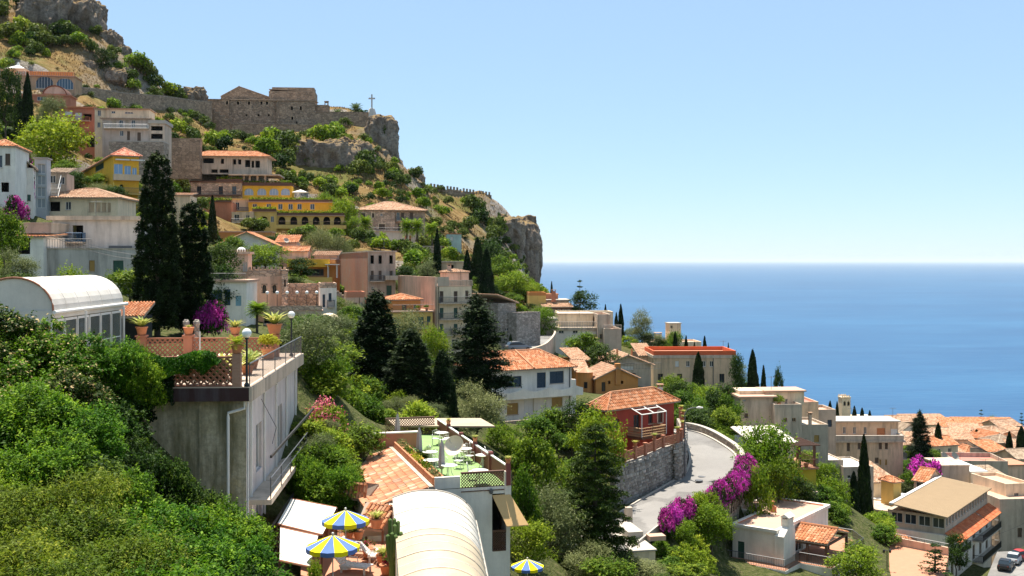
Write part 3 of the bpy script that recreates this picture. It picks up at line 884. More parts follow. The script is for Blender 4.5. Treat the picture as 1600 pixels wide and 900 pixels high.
def mk_broad(k, mat, H, R, n, leaf, seed, nb=16, low=.28, asp=.55, flat=1.0, bl=.36):
 g = random.Random(seed); blobs = []
 zc = H*(low + (1-low)*.5); hz = H*(1-low)*.5
 for i in range(nb):
  a = g.uniform(0, 6.283); e = g.uniform(-.75, 1); q = g.uniform(.45, .78)
  c = math.sqrt(max(0, 1-e*e))
  br = R * bl * g.uniform(.7, 1.25)
  blobs.append((R*q*c*math.cos(a), R*q*c*math.sin(a), zc + hz*.78*e*flat, br, br, br*.8))
 blobs.append((0, 0, zc, R*.55, R*.55, hz*.7))
 V, Fc, tv = blob_leaves(blobs, int(n*.45), leaf, seed, asp)
 V2, F2, t2 = sprig_leaves([(b[0], b[1], b[2], b[3], b[4], b[5]) for b in blobs], int(n*.13), 5, leaf*.95, R*.26, seed+9, asp)
 V, Fc, tv = np.vstack([V, V2]), np.vstack([Fc, F2+len(V)]), np.concatenate([tv, t2])
 cr = mesh_np(k + '_crown', V, Fc, [mat], attr=tv)
 tr = trunk_mesh(k + '_trunk', H*(low+.25), max(.09, H*.028), [b[:3] for b in blobs[:7]], seed)
 kind_reg(k, tr, cr, H, R)
def mk_bush(k, mat, H, R, n, leaf, seed, nb=9, asp=.55, flowers=None, ff=.0):
 g = random.Random(seed); blobs = []
 for i in range(nb):
  a = g.uniform(0, 6.283); q = R * g.uniform(.1, .62); br = R*g.uniform(.32, .52)
  z = H*g.uniform(.3, .66) * (1 - .45*(q/R))
  blobs.append((q*math.cos(a), q*math.sin(a), z, br, br, max(.2*H, H*.36*g.uniform(.8, 1.2))))
 V, Fc, tv = blob_leaves(blobs, n, leaf, seed, asp, hollow=.55)
 mats = [mat]; mi = None
 if flowers is not None:
  mats = [mat, flowers]; gg = np.random.default_rng(seed+5)
  pos = V[::4]; w = np.array([mnoise.noise(Vector(p) * (1.6/R)) for p in pos])
  mi = ((w + gg.normal(size=len(pos))*.25) > (np.quantile(w, 1-ff))).astype(int)
 cr = mesh_np(k + '_crown', V, Fc, mats, attr=tv, midx=mi)
 tr = trunk_mesh(k + '_trunk', H*.35, max(.04, H*.03), [(b[0]*.7, b[1]*.7, b[2]) for b in blobs[:5]], seed)
 kind_reg(k, tr, cr, H, R)
def mk_cypress(k, H, R, n, leaf, seed, mat=None, taper=.75, ragged=.12, base=.04, power=.6, lobes_n=60, lobe_w=.45, lobe_h=.055):
 """columnar cypress: upward sprays over a lumpy spindle"""
 g = np.random.default_rng(seed); gr = random.Random(seed)
 lobes = [(gr.uniform(0, 6.283), gr.uniform(.02, .95), gr.uniform(.5, 1)) for _ in range(lobes_n)]
 t = g.uniform(0, 1, n) ** .9; th = g.uniform(0, 2*np.pi, n)
 def prof(t): return R * np.minimum(1, (np.clip((1-t), 0, 1)/taper)**power) * np.minimum(1, .55 + t*4)
 lump = np.zeros(n)
 for a, z, s in lobes:
  da = np.angle(np.exp(1j*(th-a))); lump += s*np.exp(-(da/lobe_w)**2 - ((t-z)/lobe_h)**2)
 r = prof(t) * (1 - ragged + ragged*1.6*np.clip(lump, 0, 1.3) ) * (1 - .35*g.uniform(0, 1, n)**2.5)
 pos = np.stack([r*np.cos(th), r*np.sin(th), H*(base + (1-base)*t) + g.normal(size=n)*.12], -1)
 nor = np.stack([np.cos(th), np.sin(th), np.full(n, .25)], -1) + g.normal(size=(n, 3))*.45
 nor /= np.linalg.norm(nor, axis=1, keepdims=True)
 V, Fc = leaves_np(pos, nor, leaf, .42, seed+1, updir=.72)
 tv = np.clip(.25 + .35*np.clip(lump, 0, 1) + g.normal(size=n)*.2, 0, 1)
 cr = mesh_np(k + '_crown', V, Fc, [mat or L_cyp], attr=tv)
 tr = trunk_mesh(k + '_trunk', H*.85, R*.32, [], seed, .05)
 kind_reg(k, tr, cr, H, R)
def mk_tufted(k, H, R, n, leaf, seed, tufts=150, mat=None, power=.6, tr=.5, base=.03, up=.35, flat=.7, spread=.3):
 """dense conifer: dark core under a ragged coat of drooping or rising tufts"""
 gr = random.Random(seed); blobs = []
 for i in range(tufts):
  t = gr.uniform(0, 1)**.85; a = gr.uniform(0, 6.283); rr = R*(1-t)**power*min(1, .6+t*4)
  q = rr*gr.uniform(1-spread, 1.06); b = tr*gr.uniform(.55, 1.2)*(.45+.55*(1-t))
  blobs.append((q*math.cos(a), q*math.sin(a), H*(base+(1-base)*t)*.97, b, b, b*flat*gr.uniform(.8, 1.3)))
 for i in range(9): t = i/9; blobs.append((0, 0, H*(.06+.86*t), R*.62*(1-t)**power+.1, R*.62*(1-t)**power+.1, H*.09))
 blobs.append((0, 0, H*.97, .16, .16, H*.05))
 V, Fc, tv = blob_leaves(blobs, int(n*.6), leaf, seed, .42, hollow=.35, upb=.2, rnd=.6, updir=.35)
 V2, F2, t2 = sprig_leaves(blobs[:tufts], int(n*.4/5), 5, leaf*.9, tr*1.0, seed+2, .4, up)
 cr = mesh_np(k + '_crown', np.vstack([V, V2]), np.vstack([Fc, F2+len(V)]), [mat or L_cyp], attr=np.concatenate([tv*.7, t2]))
 kind_reg(k, trunk_mesh(k + '_trunk', H*.8, R*.12, [], seed, .05), cr, H, R)
def mk_conifer(k, H, R, n, leaf, seed, tiers=13, mat=None, droop=-.05, base=.08, power=.85, clump=.55, gap=.0):
 """tiered conifer with horizontal boughs carrying tufts"""
 gr = random.Random(seed); blobs = []; limbs = MB()
 limbs.tube([(0,0,-.5), (0,0,H*.5), (0,0,H*.98)], [H*.022, H*.014, .02], 6)
 for i in range(tiers):
  t = base + (1-base)*i/(tiers-.3); z = H*t; rr = R*(1-t)**power + .12
  nb = max(3, int(5 + 4*(1-t)))
  for j in range(nb):
   a = 6.283*j/nb + gr.uniform(-.35, .35) + i*.7; L = rr*gr.uniform(.72, 1.12)
   e = Vector((math.cos(a)*L, math.sin(a)*L, z + L*droop + gr.uniform(-.15, .15)))
   limbs.tube([(0,0,z), tuple(Vector((0,0,z)).lerp(e, .5)+Vector((0,0,.05*L))), tuple(e)], [.05+.02*L, .04, .015], 4, cap=False)
   m = max(2, int(L/.75))
   for q in range(m):
    s = (q+1)/m; p = Vector((0,0,z)).lerp(e, s)
    br = clump*gr.uniform(.65, 1.15)*(.55+.45*(1-t))
    blobs.append((p.x+gr.uniform(-.2,.2), p.y+gr.uniform(-.2,.2), p.z+.1, br, br, br*(.55-gap)))
 V, Fc, tv = blob_leaves(blobs, n, leaf, seed, .35, hollow=.3, upb=.5)
 cr = mesh_np(k + '_crown', V, Fc, [mat or L_conif], attr=tv)
 me = bpy.data.meshes.new(k + '_trunk'); me.from_pydata(limbs.v, [], limbs.f); me.materials.append(M_bark); me.update()
 kind_reg(k, me, cr, H, R)
def frond(mb, base, az, el, L, droop, w, nl=16, fold=.5):
 """one feather frond: arching rib with leaflets"""
 d = Vector((math.cos(az), math.sin(az), 0)); sd = Vector((-math.sin(az), math.cos(az), 0))
 pts = []
 for i in range(nl+1):
  t = i/nl; x = L*t*math.cos(el*(1-t*.3)); z = L*t*math.sin(el) - droop*L*t*t
  pts.append(Vector(base) + d*x + Vector((0,0,z)))
 for i in range(1, nl):
  t = i/nl; ww = w*math.sin(math.pi*min(1, .12+t*.88))**.6; p = pts[i]; tang = (pts[i+1]-pts[i-1]).normalized()
  for sgn in (-1, 1):
   tip = p + sd*sgn*ww + tang*ww*.55 - Vector((0,0,fold*ww*.5)); q = tang*(L/nl*.42)
   mb.add([p-q, p+q, tip], [(0,1,2)], tv=random.random())
 return pts
def mk_palm(k, H, R, n, seed, mat=None, fan=False, trunk_r=.16):
 random.seed(seed); mb = MB()
 for i in range(n):
  az = 6.283*i*.618; el = 1.25 - 1.5*(i/n); frond(mb, (0,0,H), az, el, R*random.uniform(.85,1.1), .28+.25*i/n, R*(.34 if fan else .26), 11)
 cr = mesh_np(k+'_crown', np.array(mb.v), np.array(mb.f), [mat or L_palm], attr=mb.t)
 t = MB();
 t.tube([(0,0,-.6),(0.05,0,H*.5),(0,0,H)], [trunk_r*1.2, trunk_r, trunk_r*1.25], 8)
 me = bpy.data.meshes.new(k+'_trunk'); me.from_pydata(t.v, [], t.f); me.materials.append(M_bark); me.update()
 kind_reg(k, me, cr, H+R*.75, R)
def plant(k, name, label, cat, x, y, h=None, r=None, z=None, group=None, var=None, rz=None, sink=.15, parts=('trunk', 'crown')):
 """place one plant of kind k: h = height, r = half width (m)"""
 vs = KINDS[k]; i = random.randrange(len(vs)) if var is None else var % len(vs)
 tr, cr, H, R, _ = vs[i]
 sz = (h / H) if h else (r / R)
 sx = (r / R) if r else sz
 z = gz(x, y) if z is None else z
 e = empty(name, (x, y, z - sink), label, cat, group)
 e.rotation_euler = (0, 0, random.uniform(0, 6.283) if rz is None else rz); e.scale = (sx, sx, sz)
 if tr is not None: link(parts[0], tr, e)
 link(parts[1], cr, e)
 return e
def plant_px(k, name, label, cat, u, vtop, Y, wpx, group=None, var=None, base_v=None, rz=None, sink=.15):
 """place a plant whose top is at photo row vtop, at depth Y, wpx pixels wide, standing on the ground"""
 x = (u - 800) * Y / F; z0 = gz(x, Y) if base_v is None else CZ - (base_v - HV) * Y / F
 zt = CZ - (vtop - HV) * Y / F
 return plant(k, name, label, cat, x, Y, h=max(.6, zt - z0 + sink), r=wpx * .5 * Y / F, z=z0, group=group, var=var, rz=rz, sink=sink)
mk_broad('broad', L_green, 7, 3.2, 5200, .30, 11, 22)
mk_broad('broad', L_green, 7, 3.2, 5200, .30, 12, 18)
mk_broad('broad', L_green, 6.5, 3.0, 5200, .28, 13, 24)
mk_broad('bright', L_bright, 6.5, 3.2, 6500, .26, 21, 22, .15)
mk_broad('bright', L_bright, 6.5, 3.2, 6500, .26, 22, 26, .15)
mk_broad('darktree', L_dark, 7, 3.0, 5200, .28, 31, 20, .15)
mk_broad('darktree', L_dark, 7, 3.0, 5200, .28, 32, 20, .15)
mk_broad('olive', L_olive, 5, 2.6, 9000, .17, 41, 24, .12, .38)
mk_broad('olive', L_olive, 5, 2.6, 9000, .17, 42, 20, .12, .38)
for i in range(3): mk_bush('scrub', L_scrub, 2.4, 1.8, 900, .38, 51+i, 8)
for i in range(2): mk_bush('scrubbright', L_bright, 2.4, 1.8, 1000, .36, 56+i, 8)
for i in range(2): mk_bush('scrubdark', L_dark, 2.4, 1.8, 900, .36, 59+i, 8)
for i in range(3): mk_bush('drybush', L_dry, 1.2, 1.3, 700, .30, 61+i, 6, .25)
for i in range(3): mk_sprig('shrub', L_green, 2.2, 1.5, 620, 6, .19, .42, 71+i, 14)
for i in range(3): mk_sprig('shrubbright', L_bright, 2.2, 1.5, 620, 6, .19, .42, 76+i, 14)
for i in range(2): mk_bush('boug', L_dark, 2.2, 1.6, 4200, .15, 77+i, 10, .8, L_magenta, .72)
mk_bush('oleander', L_bright, 2.6, 1.6, 6000, .13, 81, 10, .5, L_pinkfl, .42)
mk_bush('hedgebox', L_bright, 1.4, 1.2, 2600, .14, 85, 9)
mk_cypress('cypress', 12, 1.25, 6500, .42, 91, taper=.8)
mk_cypress('cypress', 12, 1.25, 6500, .42, 92, taper=.7)
mk_tufted('bigcypress', 15, 1.8, 42000, .27, 93, 300, L_cyp, .27, .32, up=1.2, flat=2.8, spread=.16)
mk_tufted('bigcypress', 15, 1.8, 42000, .27, 94, 280, L_cyp, .32, .34, up=1.2, flat=2.6, spread=.18)
mk_tufted('conecypress', 10, 1.9, 26000, .26, 95, 170, L_cyp, .55, .42, up=.9, flat=1.5)
mk_tufted('conecypress', 10, 1.9, 26000, .26, 96, 190, L_cyp, .48, .38, up=.9, flat=1.6)
mk_cypress('thin', 9, .6, 4200, .3, 97, taper=.6, ragged=.06)
mk_tufted('shaggy', 10, 2.4, 30000, .26, 101, 130, L_cyp, .55, .62, up=.2, flat=.6, spread=.4)
mk_tufted('shaggy', 10, 2.4, 30000, .26, 108, 120, L_cyp, .5, .6, up=.2, flat=.6, spread=.4)
mk_conifer('norfolk', 11.5, 2.9, 52000, .24, 102, 19, L_conif, -.13, .02, .55, .80, .06)
mk_conifer('norfolk_open', 9, 2.2, 2600, .30, 103, 8, L_dark, .05, .15, .8, .5, .2)
mk_palm('palm', 4.0, 2.0, 46, 111, L_bright, fan=True)
mk_palm('datepalm', 1.6, 2.3, 40, 112, trunk_r=.28)
mk_palm('cycad', .35, .85, 36, 113, trunk_r=.14)
random.seed(7)
# ================================================================ centre and right: houses around the road
def white_villa():
 r = bld('white_villa', 'two-storey white villa with orange tiled roof, dark blue shutters and scalloped balcony', 770, 658, 133)
 b = Vol(r, 768, 660, 132, 30, uR=893, d=8.5, vT=580); b.walls(M_whitewall)
 b.win('F', 791, 588, 815, 605, 'shut', mat=M_blue_sh); b.win('F', 839, 582, 853, 606, 'shut', mat=M_blue_sh, sill=False); b.win('F', 859, 580, 881, 599, 'shut', mat=M_blue_sh)
 b.win('F', 792, 630, 810, 648, 'shut', mat=M_tan_sh); b.win('F', 862, 621, 879, 636, 'shut', mat=M_tan_sh); b.win('F', 819, 620, 834, 645, 'door', mat=M_white)
 b.finish()
 b.hip(M_tile, 1.9, .55, .28, ridge=b.w-4.5)
 x = b.w*.5; mb = MB(); mb.tube([b.M @ Vector((x, -.5, b.h+.14)), b.M @ Vector((x, b.d*.5, b.h+2.02))], [.12, .12], 6); mb.build('verge_tiles', M_tile, r)
 zb = b.px('F', 840, 617)[1]; out = 1.3
 sl = MB(); sl.box(b.M, -.2, b.w+.9, -out, -.002, zb-.2, zb); bal = sl.build('balcony', M_whitewall, r)
 n = 60; mb = MB(); W = b.w + 1.1
 def top(x):
  t = (x / W * 3.3) % 1.0
  return .62 + .45 * abs(2*t-1)**1.7
 for i in range(n):
  x0 = -.2 + W*i/n; x1 = -.2 + W*(i+1)/n; h0, h1 = top(x0+.2), top(x1+.2)
  mb.hexa([b.M @ Vector(q) for q in ((x0,-out,zb+.001),(x1,-out,zb+.001),(x1,-out+.16,zb+.001),(x0,-out+.16,zb+.001),(x0,-out,zb+h0),(x1,-out,zb+h1),(x1,-out+.16,zb+h1),(x0,-out+.16,zb+h0))])
 mb.build('parapet', M_whitewall, bal)
 b.box('drainpipe', M_iron, b.w-.35, b.w-.25, -.1, -.003, -1, b.h-.1)
 b.box('garden_wall', M_rockwall, -2, b.w+1, -3.2, -2.9, -3, .5)
 g = Vol.on(b, b.w-.5, 2.0, 0, 2.5, 5, 3.4, 3); g.walls(M_whitewall); g.finish(); g.flat(M_roofpink, .9, .15)
white_villa()
def red_house():
 r = bld('red_house', 'dark red house with tiled roof and glazed pergola balcony above the stone wall', 947, 722, 111)
 b = Vol(r, 947, 724, 111, 42, uR=1053, uL=920, vT=641); b.walls(M_red)
 b.win('F', 1028, 642, 1035, 660, 'shut', mat=M_brown_sh, surround=M_pink)
 b.win('F', 1013, 645, 1020, 662, 'glass', fr=M_brown_sh); b.win('F', 990, 648, 1000, 676, 'glass', fr=M_wood, sill=False)
 b.win('F', 958, 655, 968, 672, 'shut', mat=M_brown_sh)
 b.finish(); b.hip(M_tile, 1.5, .5, .27, ridge=b.w-4.0)
 zb = b.px('F', 1000, 677)[1]
 a, c = b.w*.30, b.w*.66
 o = b.balcony('F', a, c, zb, out=2.0, th=.25, mat=M_wood, rail=None)
 mb = MB()
 M = b.fm('F')
 for (p, q) in (((a,-.05),(a,-1.95)), ((a,-1.95),(c,-1.95)), ((c,-1.95),(c,-.05))):
  for k in range(13):
   t = k/12; x = p[0]+(q[0]-p[0])*t; y = p[1]+(q[1]-p[1])*t
   mb.bar(M @ Vector((x,y,zb)), M @ Vector((x,y,zb+.9)), .035)
  for z in (.06, .32, .6, .9): mb.bar(M @ Vector((p[0],p[1],zb+z)), M @ Vector((q[0],q[1],zb+z)), .045)
 mb.build('railing', M_woodlight, o)
 pg = MB(); zt, zf = zb+3.05, zb+2.35
 for x in (a, (a+c)/2, c):
  pg.bar(M @ Vector((x,-.02,zt)), M @ Vector((x,-2.0,zf)), .06)
  if x != (a+c)/2: pg.bar(M @ Vector((x,-2.0,zb)), M @ Vector((x,-2.0,zf)), .06)
 for y, z in ((-.02, zt), (-1.0, (zt+zf)/2), (-2.0, zf)): pg.bar(M @ Vector((a,y,z)), M @ Vector((c,y,z)), .06)
 pg.build('pergola', M_white, r)
 st = MB(); st.box(b.M, a+.2, c-.2, -1.5, -.003, -2.5, zb-.26); st.build('ground_floor_bay', M_red, r)
 chimney(r, b.M @ Vector((b.w-.9, 1.2, b.h+.6)), .55, .9, M_whitewall)
 b.box('step_wall', M_red, -3.0, b.w*.28, -2.6, -2.3, -2.5, .7)
red_house()
def stone_retaining_wall():
 zb = [177.0, 177.2, 177.6, 178.0, 178.2]
 px = [(962, 790), (1010, 774), (1050, 755), (1056, 750), (1069, 744)]
 base = [PZ(u, v, z) for (u, v), z in zip(px, zb)]
 base += [PZ(1072.5, 727, 178.4), PZ(1072, 708, 179.0), PZ(1067, 691, 179.4)]
 tops = [180.6, 181.0, 181.5, 181.6, 181.75, 181.9, 182.0, 182.1]
 r = empty('stone_retaining_wall', base[2], 'tall curved grey rubble retaining wall beside the road', 'wall')
 core = MB(); st = MB()
 rnd = random.Random(5)
 pts = catmull(base, 5); tp = np.interp(np.linspace(0, len(tops)-1, len(pts)), range(len(tops)), tops)
 for i in range(len(pts)-1):
  a, b = pts[i], pts[i+1]; e = (b-a).normalized(); n = Vector((e.y, -e.x, 0)); bk = -n*.7
  za, zc = tp[i], tp[i+1]
  A = Vector((a.x,a.y,a.z-1)); B = Vector((b.x,b.y,b.z-1))
  core.hexa([A, B, B+bk, A+bk, Vector((a.x,a.y,za)), Vector((b.x,b.y,zc)), Vector((b.x,b.y,zc))+bk, Vector((a.x,a.y,za))+bk])
 L = [0]
 for i in range(len(pts)-1): L.append(L[-1] + (Vector((pts[i+1].x-pts[i].x, pts[i+1].y-pts[i].y, 0))).length)
 def at(s):
  i = min(len(pts)-2, max(0, int(np.searchsorted(L, s)) - 1)); t = (s-L[i])/max(1e-6, L[i+1]-L[i])
  a, b = pts[i], pts[i+1]; e = Vector((b.x-a.x, b.y-a.y, 0)).normalized()
  return a.lerp(b, t), Vector((e.y, -e.x, 0)), e, tp[i]+(tp[i+1]-tp[i])*t
 z = -.6
 while z < 5.2:
  hgt = rnd.uniform(.24, .42); s = rnd.uniform(0, .3)
  while s < L[-1]-.3:
   w = rnd.uniform(.28, .75); c, n, e, zt = at(s + w/2)
   z0 = c.z + z;
   if z0 + hgt < zt + .02:
    g = .03; o = rnd.uniform(.03, .13); j = lambda: rnd.uniform(-.04, .04)
    p = [c - e*(w/2-g) + Vector((0,0,z+g)), c + e*(w/2-g) + Vector((0,0,z+g)), c + e*(w/2-g+j()) + Vector((0,0,z+hgt-g+j())), c - e*(w/2-g+j()) + Vector((0,0,z+hgt-g+j()))]
    f = [q + n*o + (c + Vector((0,0,z+hgt/2)) - q)*.22 for q in p]
    st.add(p + f, [(4,5,6,7),(0,1,5,4),(1,2,6,5),(2,3,7,6),(3,0,4,7)], tv=rnd.random())
   s += w
  z += hgt
 core.build('wall', M_rubble, r)
 m, nt, bb = new_mat('rubble_blocks'); a = nt.nodes.new('ShaderNodeAttribute'); a.attribute_name = 'tv'
 c = _ramp(nt, a.outputs['Fac'], [(0, (.17,.15,.13)), (.5, (.31,.285,.25)), (1, (.44,.41,.36))]); n1 = _noise(nt, _coords(nt), 5, 4)
 c = _mix(nt, _ramp(nt, n1, [(.4, .4), (.65, 0)]), c, (.12,.11,.09)); nt.links.new(c, bb.inputs['Base Color']); bb.inputs['Roughness'].default_value = .95
 st.build('stones', m, r, kind='stuff')
 f = empty('terrace_fence', pts[5], 'brown wooden terrace fence along the top of the stone retaining wall', 'fence')
 n = int(L[-1]/1.7)
 for i in range(n+1):
  c, nn, e, zt = at(min(L[-1]-.01, L[-1]*i/n)); c = Vector((c.x, c.y, zt)) - nn*.3
  mb = MB(); Mx = Matrix(((e.x, -nn.x, 0, c.x), (e.y, -nn.y, 0, c.y), (0, 0, 1, c.z), (0,0,0,1)))
  mb.box(Mx, -.14, .14, -.14, .14, 0, 1.15); mb.box(Mx, -.19, .19, -.19, .19, 1.151, 1.23); mb.build('post', M_terra, f)
  if i < n:
   d, n2, e2, z2 = at(min(L[-1]-.01, L[-1]*(i+1)/n)); d = Vector((d.x, d.y, z2)) - n2*.3
   for k in range(5):
    mb = MB(); q0 = c.lerp(d, .09) + Vector((0,0,.1+.19*k)); q1 = c.lerp(d, .91) + Vector((0,0,.1+.19*k)); t = -nn*.06; u = Vector((0,0,.15))
    mb.hexa([q0, q1, q1+t, q0+t, q0+u, q1+u, q1+u+t, q0+u+t]); mb.build('slat', M_woodfence, f)
  if i % 2 == 0 and i > 0:
   potted(c + Vector((0,0,1.23)), .2, 'agavepot', 'small potted succulent on a post of the brown terrace fence', 'pots on the terrace fence')
M_woodfence = plain('terrace_fence_wood', (.36,.14,.07), .7)
# ---- pots with plants
def mk_rosette(k, mat, R, n, seed, up=.9):
 random.seed(seed); mb = MB()
 for i in range(n):
  az = 6.283*i*.618; el = up*(1-.75*i/n)+.15; d = Vector((math.cos(az), math.sin(az), 0)); s = Vector((-d.y, d.x, 0)); L = R*random.uniform(.8, 1.15)
  p0 = Vector((0,0,0)); p1 = d*L*.5*math.cos(el)+Vector((0,0,L*.55*math.sin(el)+.03)); p2 = d*L*math.cos(el*.75)+Vector((0,0,L*math.sin(el)*.85)); w = R*.07
  mb.add([p0-s*w*.6, p0+s*w*.6, p1+s*w, p1-s*w, p2], [(0,1,2,3),], tv=random.random()); mb.add([p1-s*w, p1+s*w, p2, p2], [(0,1,2,3)], tv=random.random())
 me = bpy.data.meshes.new(k); me.from_pydata(mb.v, [], [f if len(set(f)) == len(f) else f[:3] for f in mb.f]); me.materials.append(mat)
 a = me.attributes.new('tv', 'FLOAT', 'FACE'); a.data.foreach_set('value', mb.t); me.update(); return me
L_agave = leafmat('leaf_agave', (.28,.33,.06), .3, .4, (.6,.55,.16))
ROS = mk_rosette('rosette_leaves', L_agave, 1.0, 34, 3)
_pot = MB(); _pot.lathe((0,0,0), [(.62,0),(.72,.3),(.95,1.25),(1.0,1.28),(1.06,1.3),(1.06,1.5),(.92,1.5),(.88,1.35)], 14)
def _pm(mat, nm):
 me = bpy.data.meshes.new(nm); me.from_pydata(_pot.v, [], _pot.f); me.materials.append(mat); me.polygons.foreach_set('use_smooth', [True]*len(_pot.f)); me.update(); return me
POT = _pm(M_pot, 'pot_body')
def potted(c, r, k, label, group=None, leafR=None, name='potted_plant', crown=None, potmesh=None):
 """flower pot of radius r standing at c with a plant in it"""
 e = empty(name, c, label, 'potted plant', group); e.rotation_euler = (0, 0, random.uniform(0, 6.28))
 link('pot', potmesh or POT, e, sc=r)
 L = leafR or r*2.4
 if crown:
  me, H, R = KINDS[crown][0][1], KINDS[crown][0][2], KINDS[crown][0][3]; link('leaves', me, e, (0,0,r*1.3), 0, (L/R, L/R, L/R))
 else: link('leaves', ROS, e, (0, 0, r*1.35), 0, L)
 return e
stone_retaining_wall()
def poly_prism(mb, M, pts, z0, z1):
 n = len(pts); b = [M @ Vector((x, y, z0)) for x, y in pts]; t = [M @ Vector((x, y, z1)) for x, y in pts]
 mb.add(b + t, [tuple(range(n))[::-1], tuple(range(n, 2*n))] + [(i, (i+1) % n, n+(i+1) % n, n+i) for i in range(n)])
def porch_house():
 r = bld('white_porch_house', 'single-storey white house with flat pink roof and a tiled porch on wooden posts', 1212, 878, 100)
 b = Vol(r, 1212, 882, 100, 53, w=13.0, d=4.3, vT=833); b.walls(M_whitewall, 'FLR')
 b.win('L', 1152, 846, 1163, 876, 'shut', mat=M_green_sh, sill=False)
 b.winm('F', 4.2, 6.4, .05, 2.3, 'glass', fr=M_white); b.winm('F', 7.2, 8.6, .9, 2.2, 'glass')
 b.finish()
 w1 = Vol.on(b, 5.9, 4.3, 0, 7.1, 2.4, b.h, 3); w1.walls(M_whitewall, 'LRB'); w1.finish()
 w2 = Vol.on(b, 5.9, 6.7, 0, 4.3, 1.4, b.h, 3); w2.walls(M_whitewall, 'LRB'); w2.finish()
 out = [(0,0),(13,0),(13,6.7),(10.2,6.7),(10.2,8.1),(5.9,8.1),(5.9,4.3),(0,4.3)]
 mb = MB(); poly_prism(mb, b.M, out, b.h-.02, b.h+.16); mb.build('roof', M_roofpink, r)
 rim = MB()
 for i in range(len(out)):
  p, q = Vector(out[i]+(0,)), Vector(out[(i+1) % len(out)]+(0,)); e = (q-p).normalized(); n = Vector((e.y, -e.x, 0))
  a0, a1 = p + n*.18 - e*.18, q + n*.18 + e*.18; b0, b1 = p - n*.16 + e*.16, q - n*.16 - e*.16
  rim.hexa([b.M @ Vector((v.x, v.y, z)) for z in (b.h+.0+.004*(i % 2), b.h+.30+.004*(i % 2)) for v in (a0, a1, b1, b0)])
 rim.build('parapet', M_whitewall, r)
 M_trim = plain('terracotta_trim', (.50,.20,.11), .8)
 tr = MB()
 for i in range(len(out)):
  p, q = Vector(out[i]+(0,)), Vector(out[(i+1) % len(out)]+(0,)); e = (q-p).normalized(); n = Vector((e.y, -e.x, 0))
  a0, a1 = p - n*.165 + e*.165, q - n*.165 - e*.165; b0, b1 = p - n*.30 + e*.30, q - n*.30 - e*.30
  tr.hexa([b.M @ Vector((v.x, v.y, z)) for z in (b.h+.161, b.h+.24) for v in (a0, a1, b1, b0)])
 tr.build('roof_edge', M_trim, r)
 v = MB(); c = b.M @ Vector((7.2, 3.4, b.h+.16)); v.box(Matrix.Translation(c), -.28, .28, -.28, .28, 0, .55); v.lathe(c+Vector((0,0,.55)), [(.1,0),(.1,.4),(.17,.4),(.17,.5),(.05,.55)], 8); v.build('roof_vent', M_pot, r)
 ch = MB(); M = b.M
 ch.hexa([M @ Vector(q) for q in ((-.25,-.9,-.2),(2.4,-.9,-.2),(2.4,-.003,-.2),(-.25,-.003,-.2),(-.25,-.9,b.h-.2),(2.4,-.9,b.h-.2),(2.4,-.003,b.h-.2),(-.25,-.003,b.h-.2))])
 ch.hexa([M @ Vector(q) for q in ((-.25,-.9,b.h-.2),(2.4,-.9,b.h-.2),(2.4,-.003,b.h-.2),(-.25,-.003,b.h-.2),(.95,-.85,b.h+.45),(2.3,-.85,b.h+.45),(2.3,-.06,b.h+.45),(.95,-.06,b.h+.45))])
 ch.box(M, 1.0, 2.2, -.82, -.1, b.h+.452, b.h+1.15)
 co = ch.build('chimney', M_whitewall, r)
 cp = MB(); cp.hexa([M @ Vector(q) for q in ((.9,-.92,b.h+1.3),(2.3,-.92,b.h+1.3),(2.3,0,b.h+1.3),(.9,0,b.h+1.3),(.9,-.5,b.h+1.6),(2.3,-.5,b.h+1.6),(2.3,-.42,b.h+1.6),(.9,-.42,b.h+1.6))])
 for x in (1.05, 2.1):
  for y in (-.78, -.2): cp.box(M, x-.08, x+.08, y-.08, y+.08, b.h+1.151, b.h+1.3)
 cp.build('chimney_cap', M_whitewall, co)
 zr, ze = b.h-.15, b.h-1.0; x0, xm, x1, oy = 2.6, 5.3, 8.3, -3.9
 V = lambda x, y, z: M @ Vector((x, y, z))
 a = tiled_slab(r, V(x0,-.1,ze), V(x0,oy,ze), V(xm,oy,zr), V(xm,-.1,zr), M_tile, .3, .4, .1, 'porch_roof')
 tiled_slab(r, V(x1,oy,ze), V(x1,-.1,ze), V(xm,-.1,zr), V(xm,oy,zr), M_tile, .3, .4, .1, 'porch_roof')
 rd = MB(); rd.tube([V(xm,-.1,zr+.1), V(xm,oy,zr+.1)], [.14,.14], 6); rd.build('ridge_tiles', M_tile, a)
 for x in (x0+.25, x1-.25):
  for y in (oy+.2, -1.9):
   mb = MB(); mb.box(M, x-.11, x+.11, y-.11, y+.11, 0, ze-.1); mb.build('post', M_wood, r)
 bm = MB(); bm.box(M, x0+.1, x1-.1, oy+.12, oy+.3, ze-.3, ze-.101); bm.box(M, x0+.14, x0+.32, oy+.3, -.1, ze-.3, ze-.101); bm.box(M, x1-.32, x1-.14, oy+.3, -.1, ze-.3, ze-.101); bm.build('beam', M_wood, r)
 tp = [(-1.5,4.3),(-1.5,-1.6),(1.8,-1.6),(1.8,-4.6),(10.5,-4.6),(13.2,-2.5),(13.2,0),(0,0),(0,4.3)]
 mb = MB(); poly_prism(mb, M, tp, -3.6, -.02); mb.build('terrace_wall', M_whitewall, r)
 fl = MB(); poly_prism(fl, M, [(-1.45,4.3),(-1.45,-1.55),(1.85,-1.55),(1.85,-4.55),(10.5,-4.55),(13.15,-2.5),(13.15,-.01),(-.01,-.01),(-.01,4.3)], -.019, .02); fl.build('terrace_floor', M_terrafloor, r)
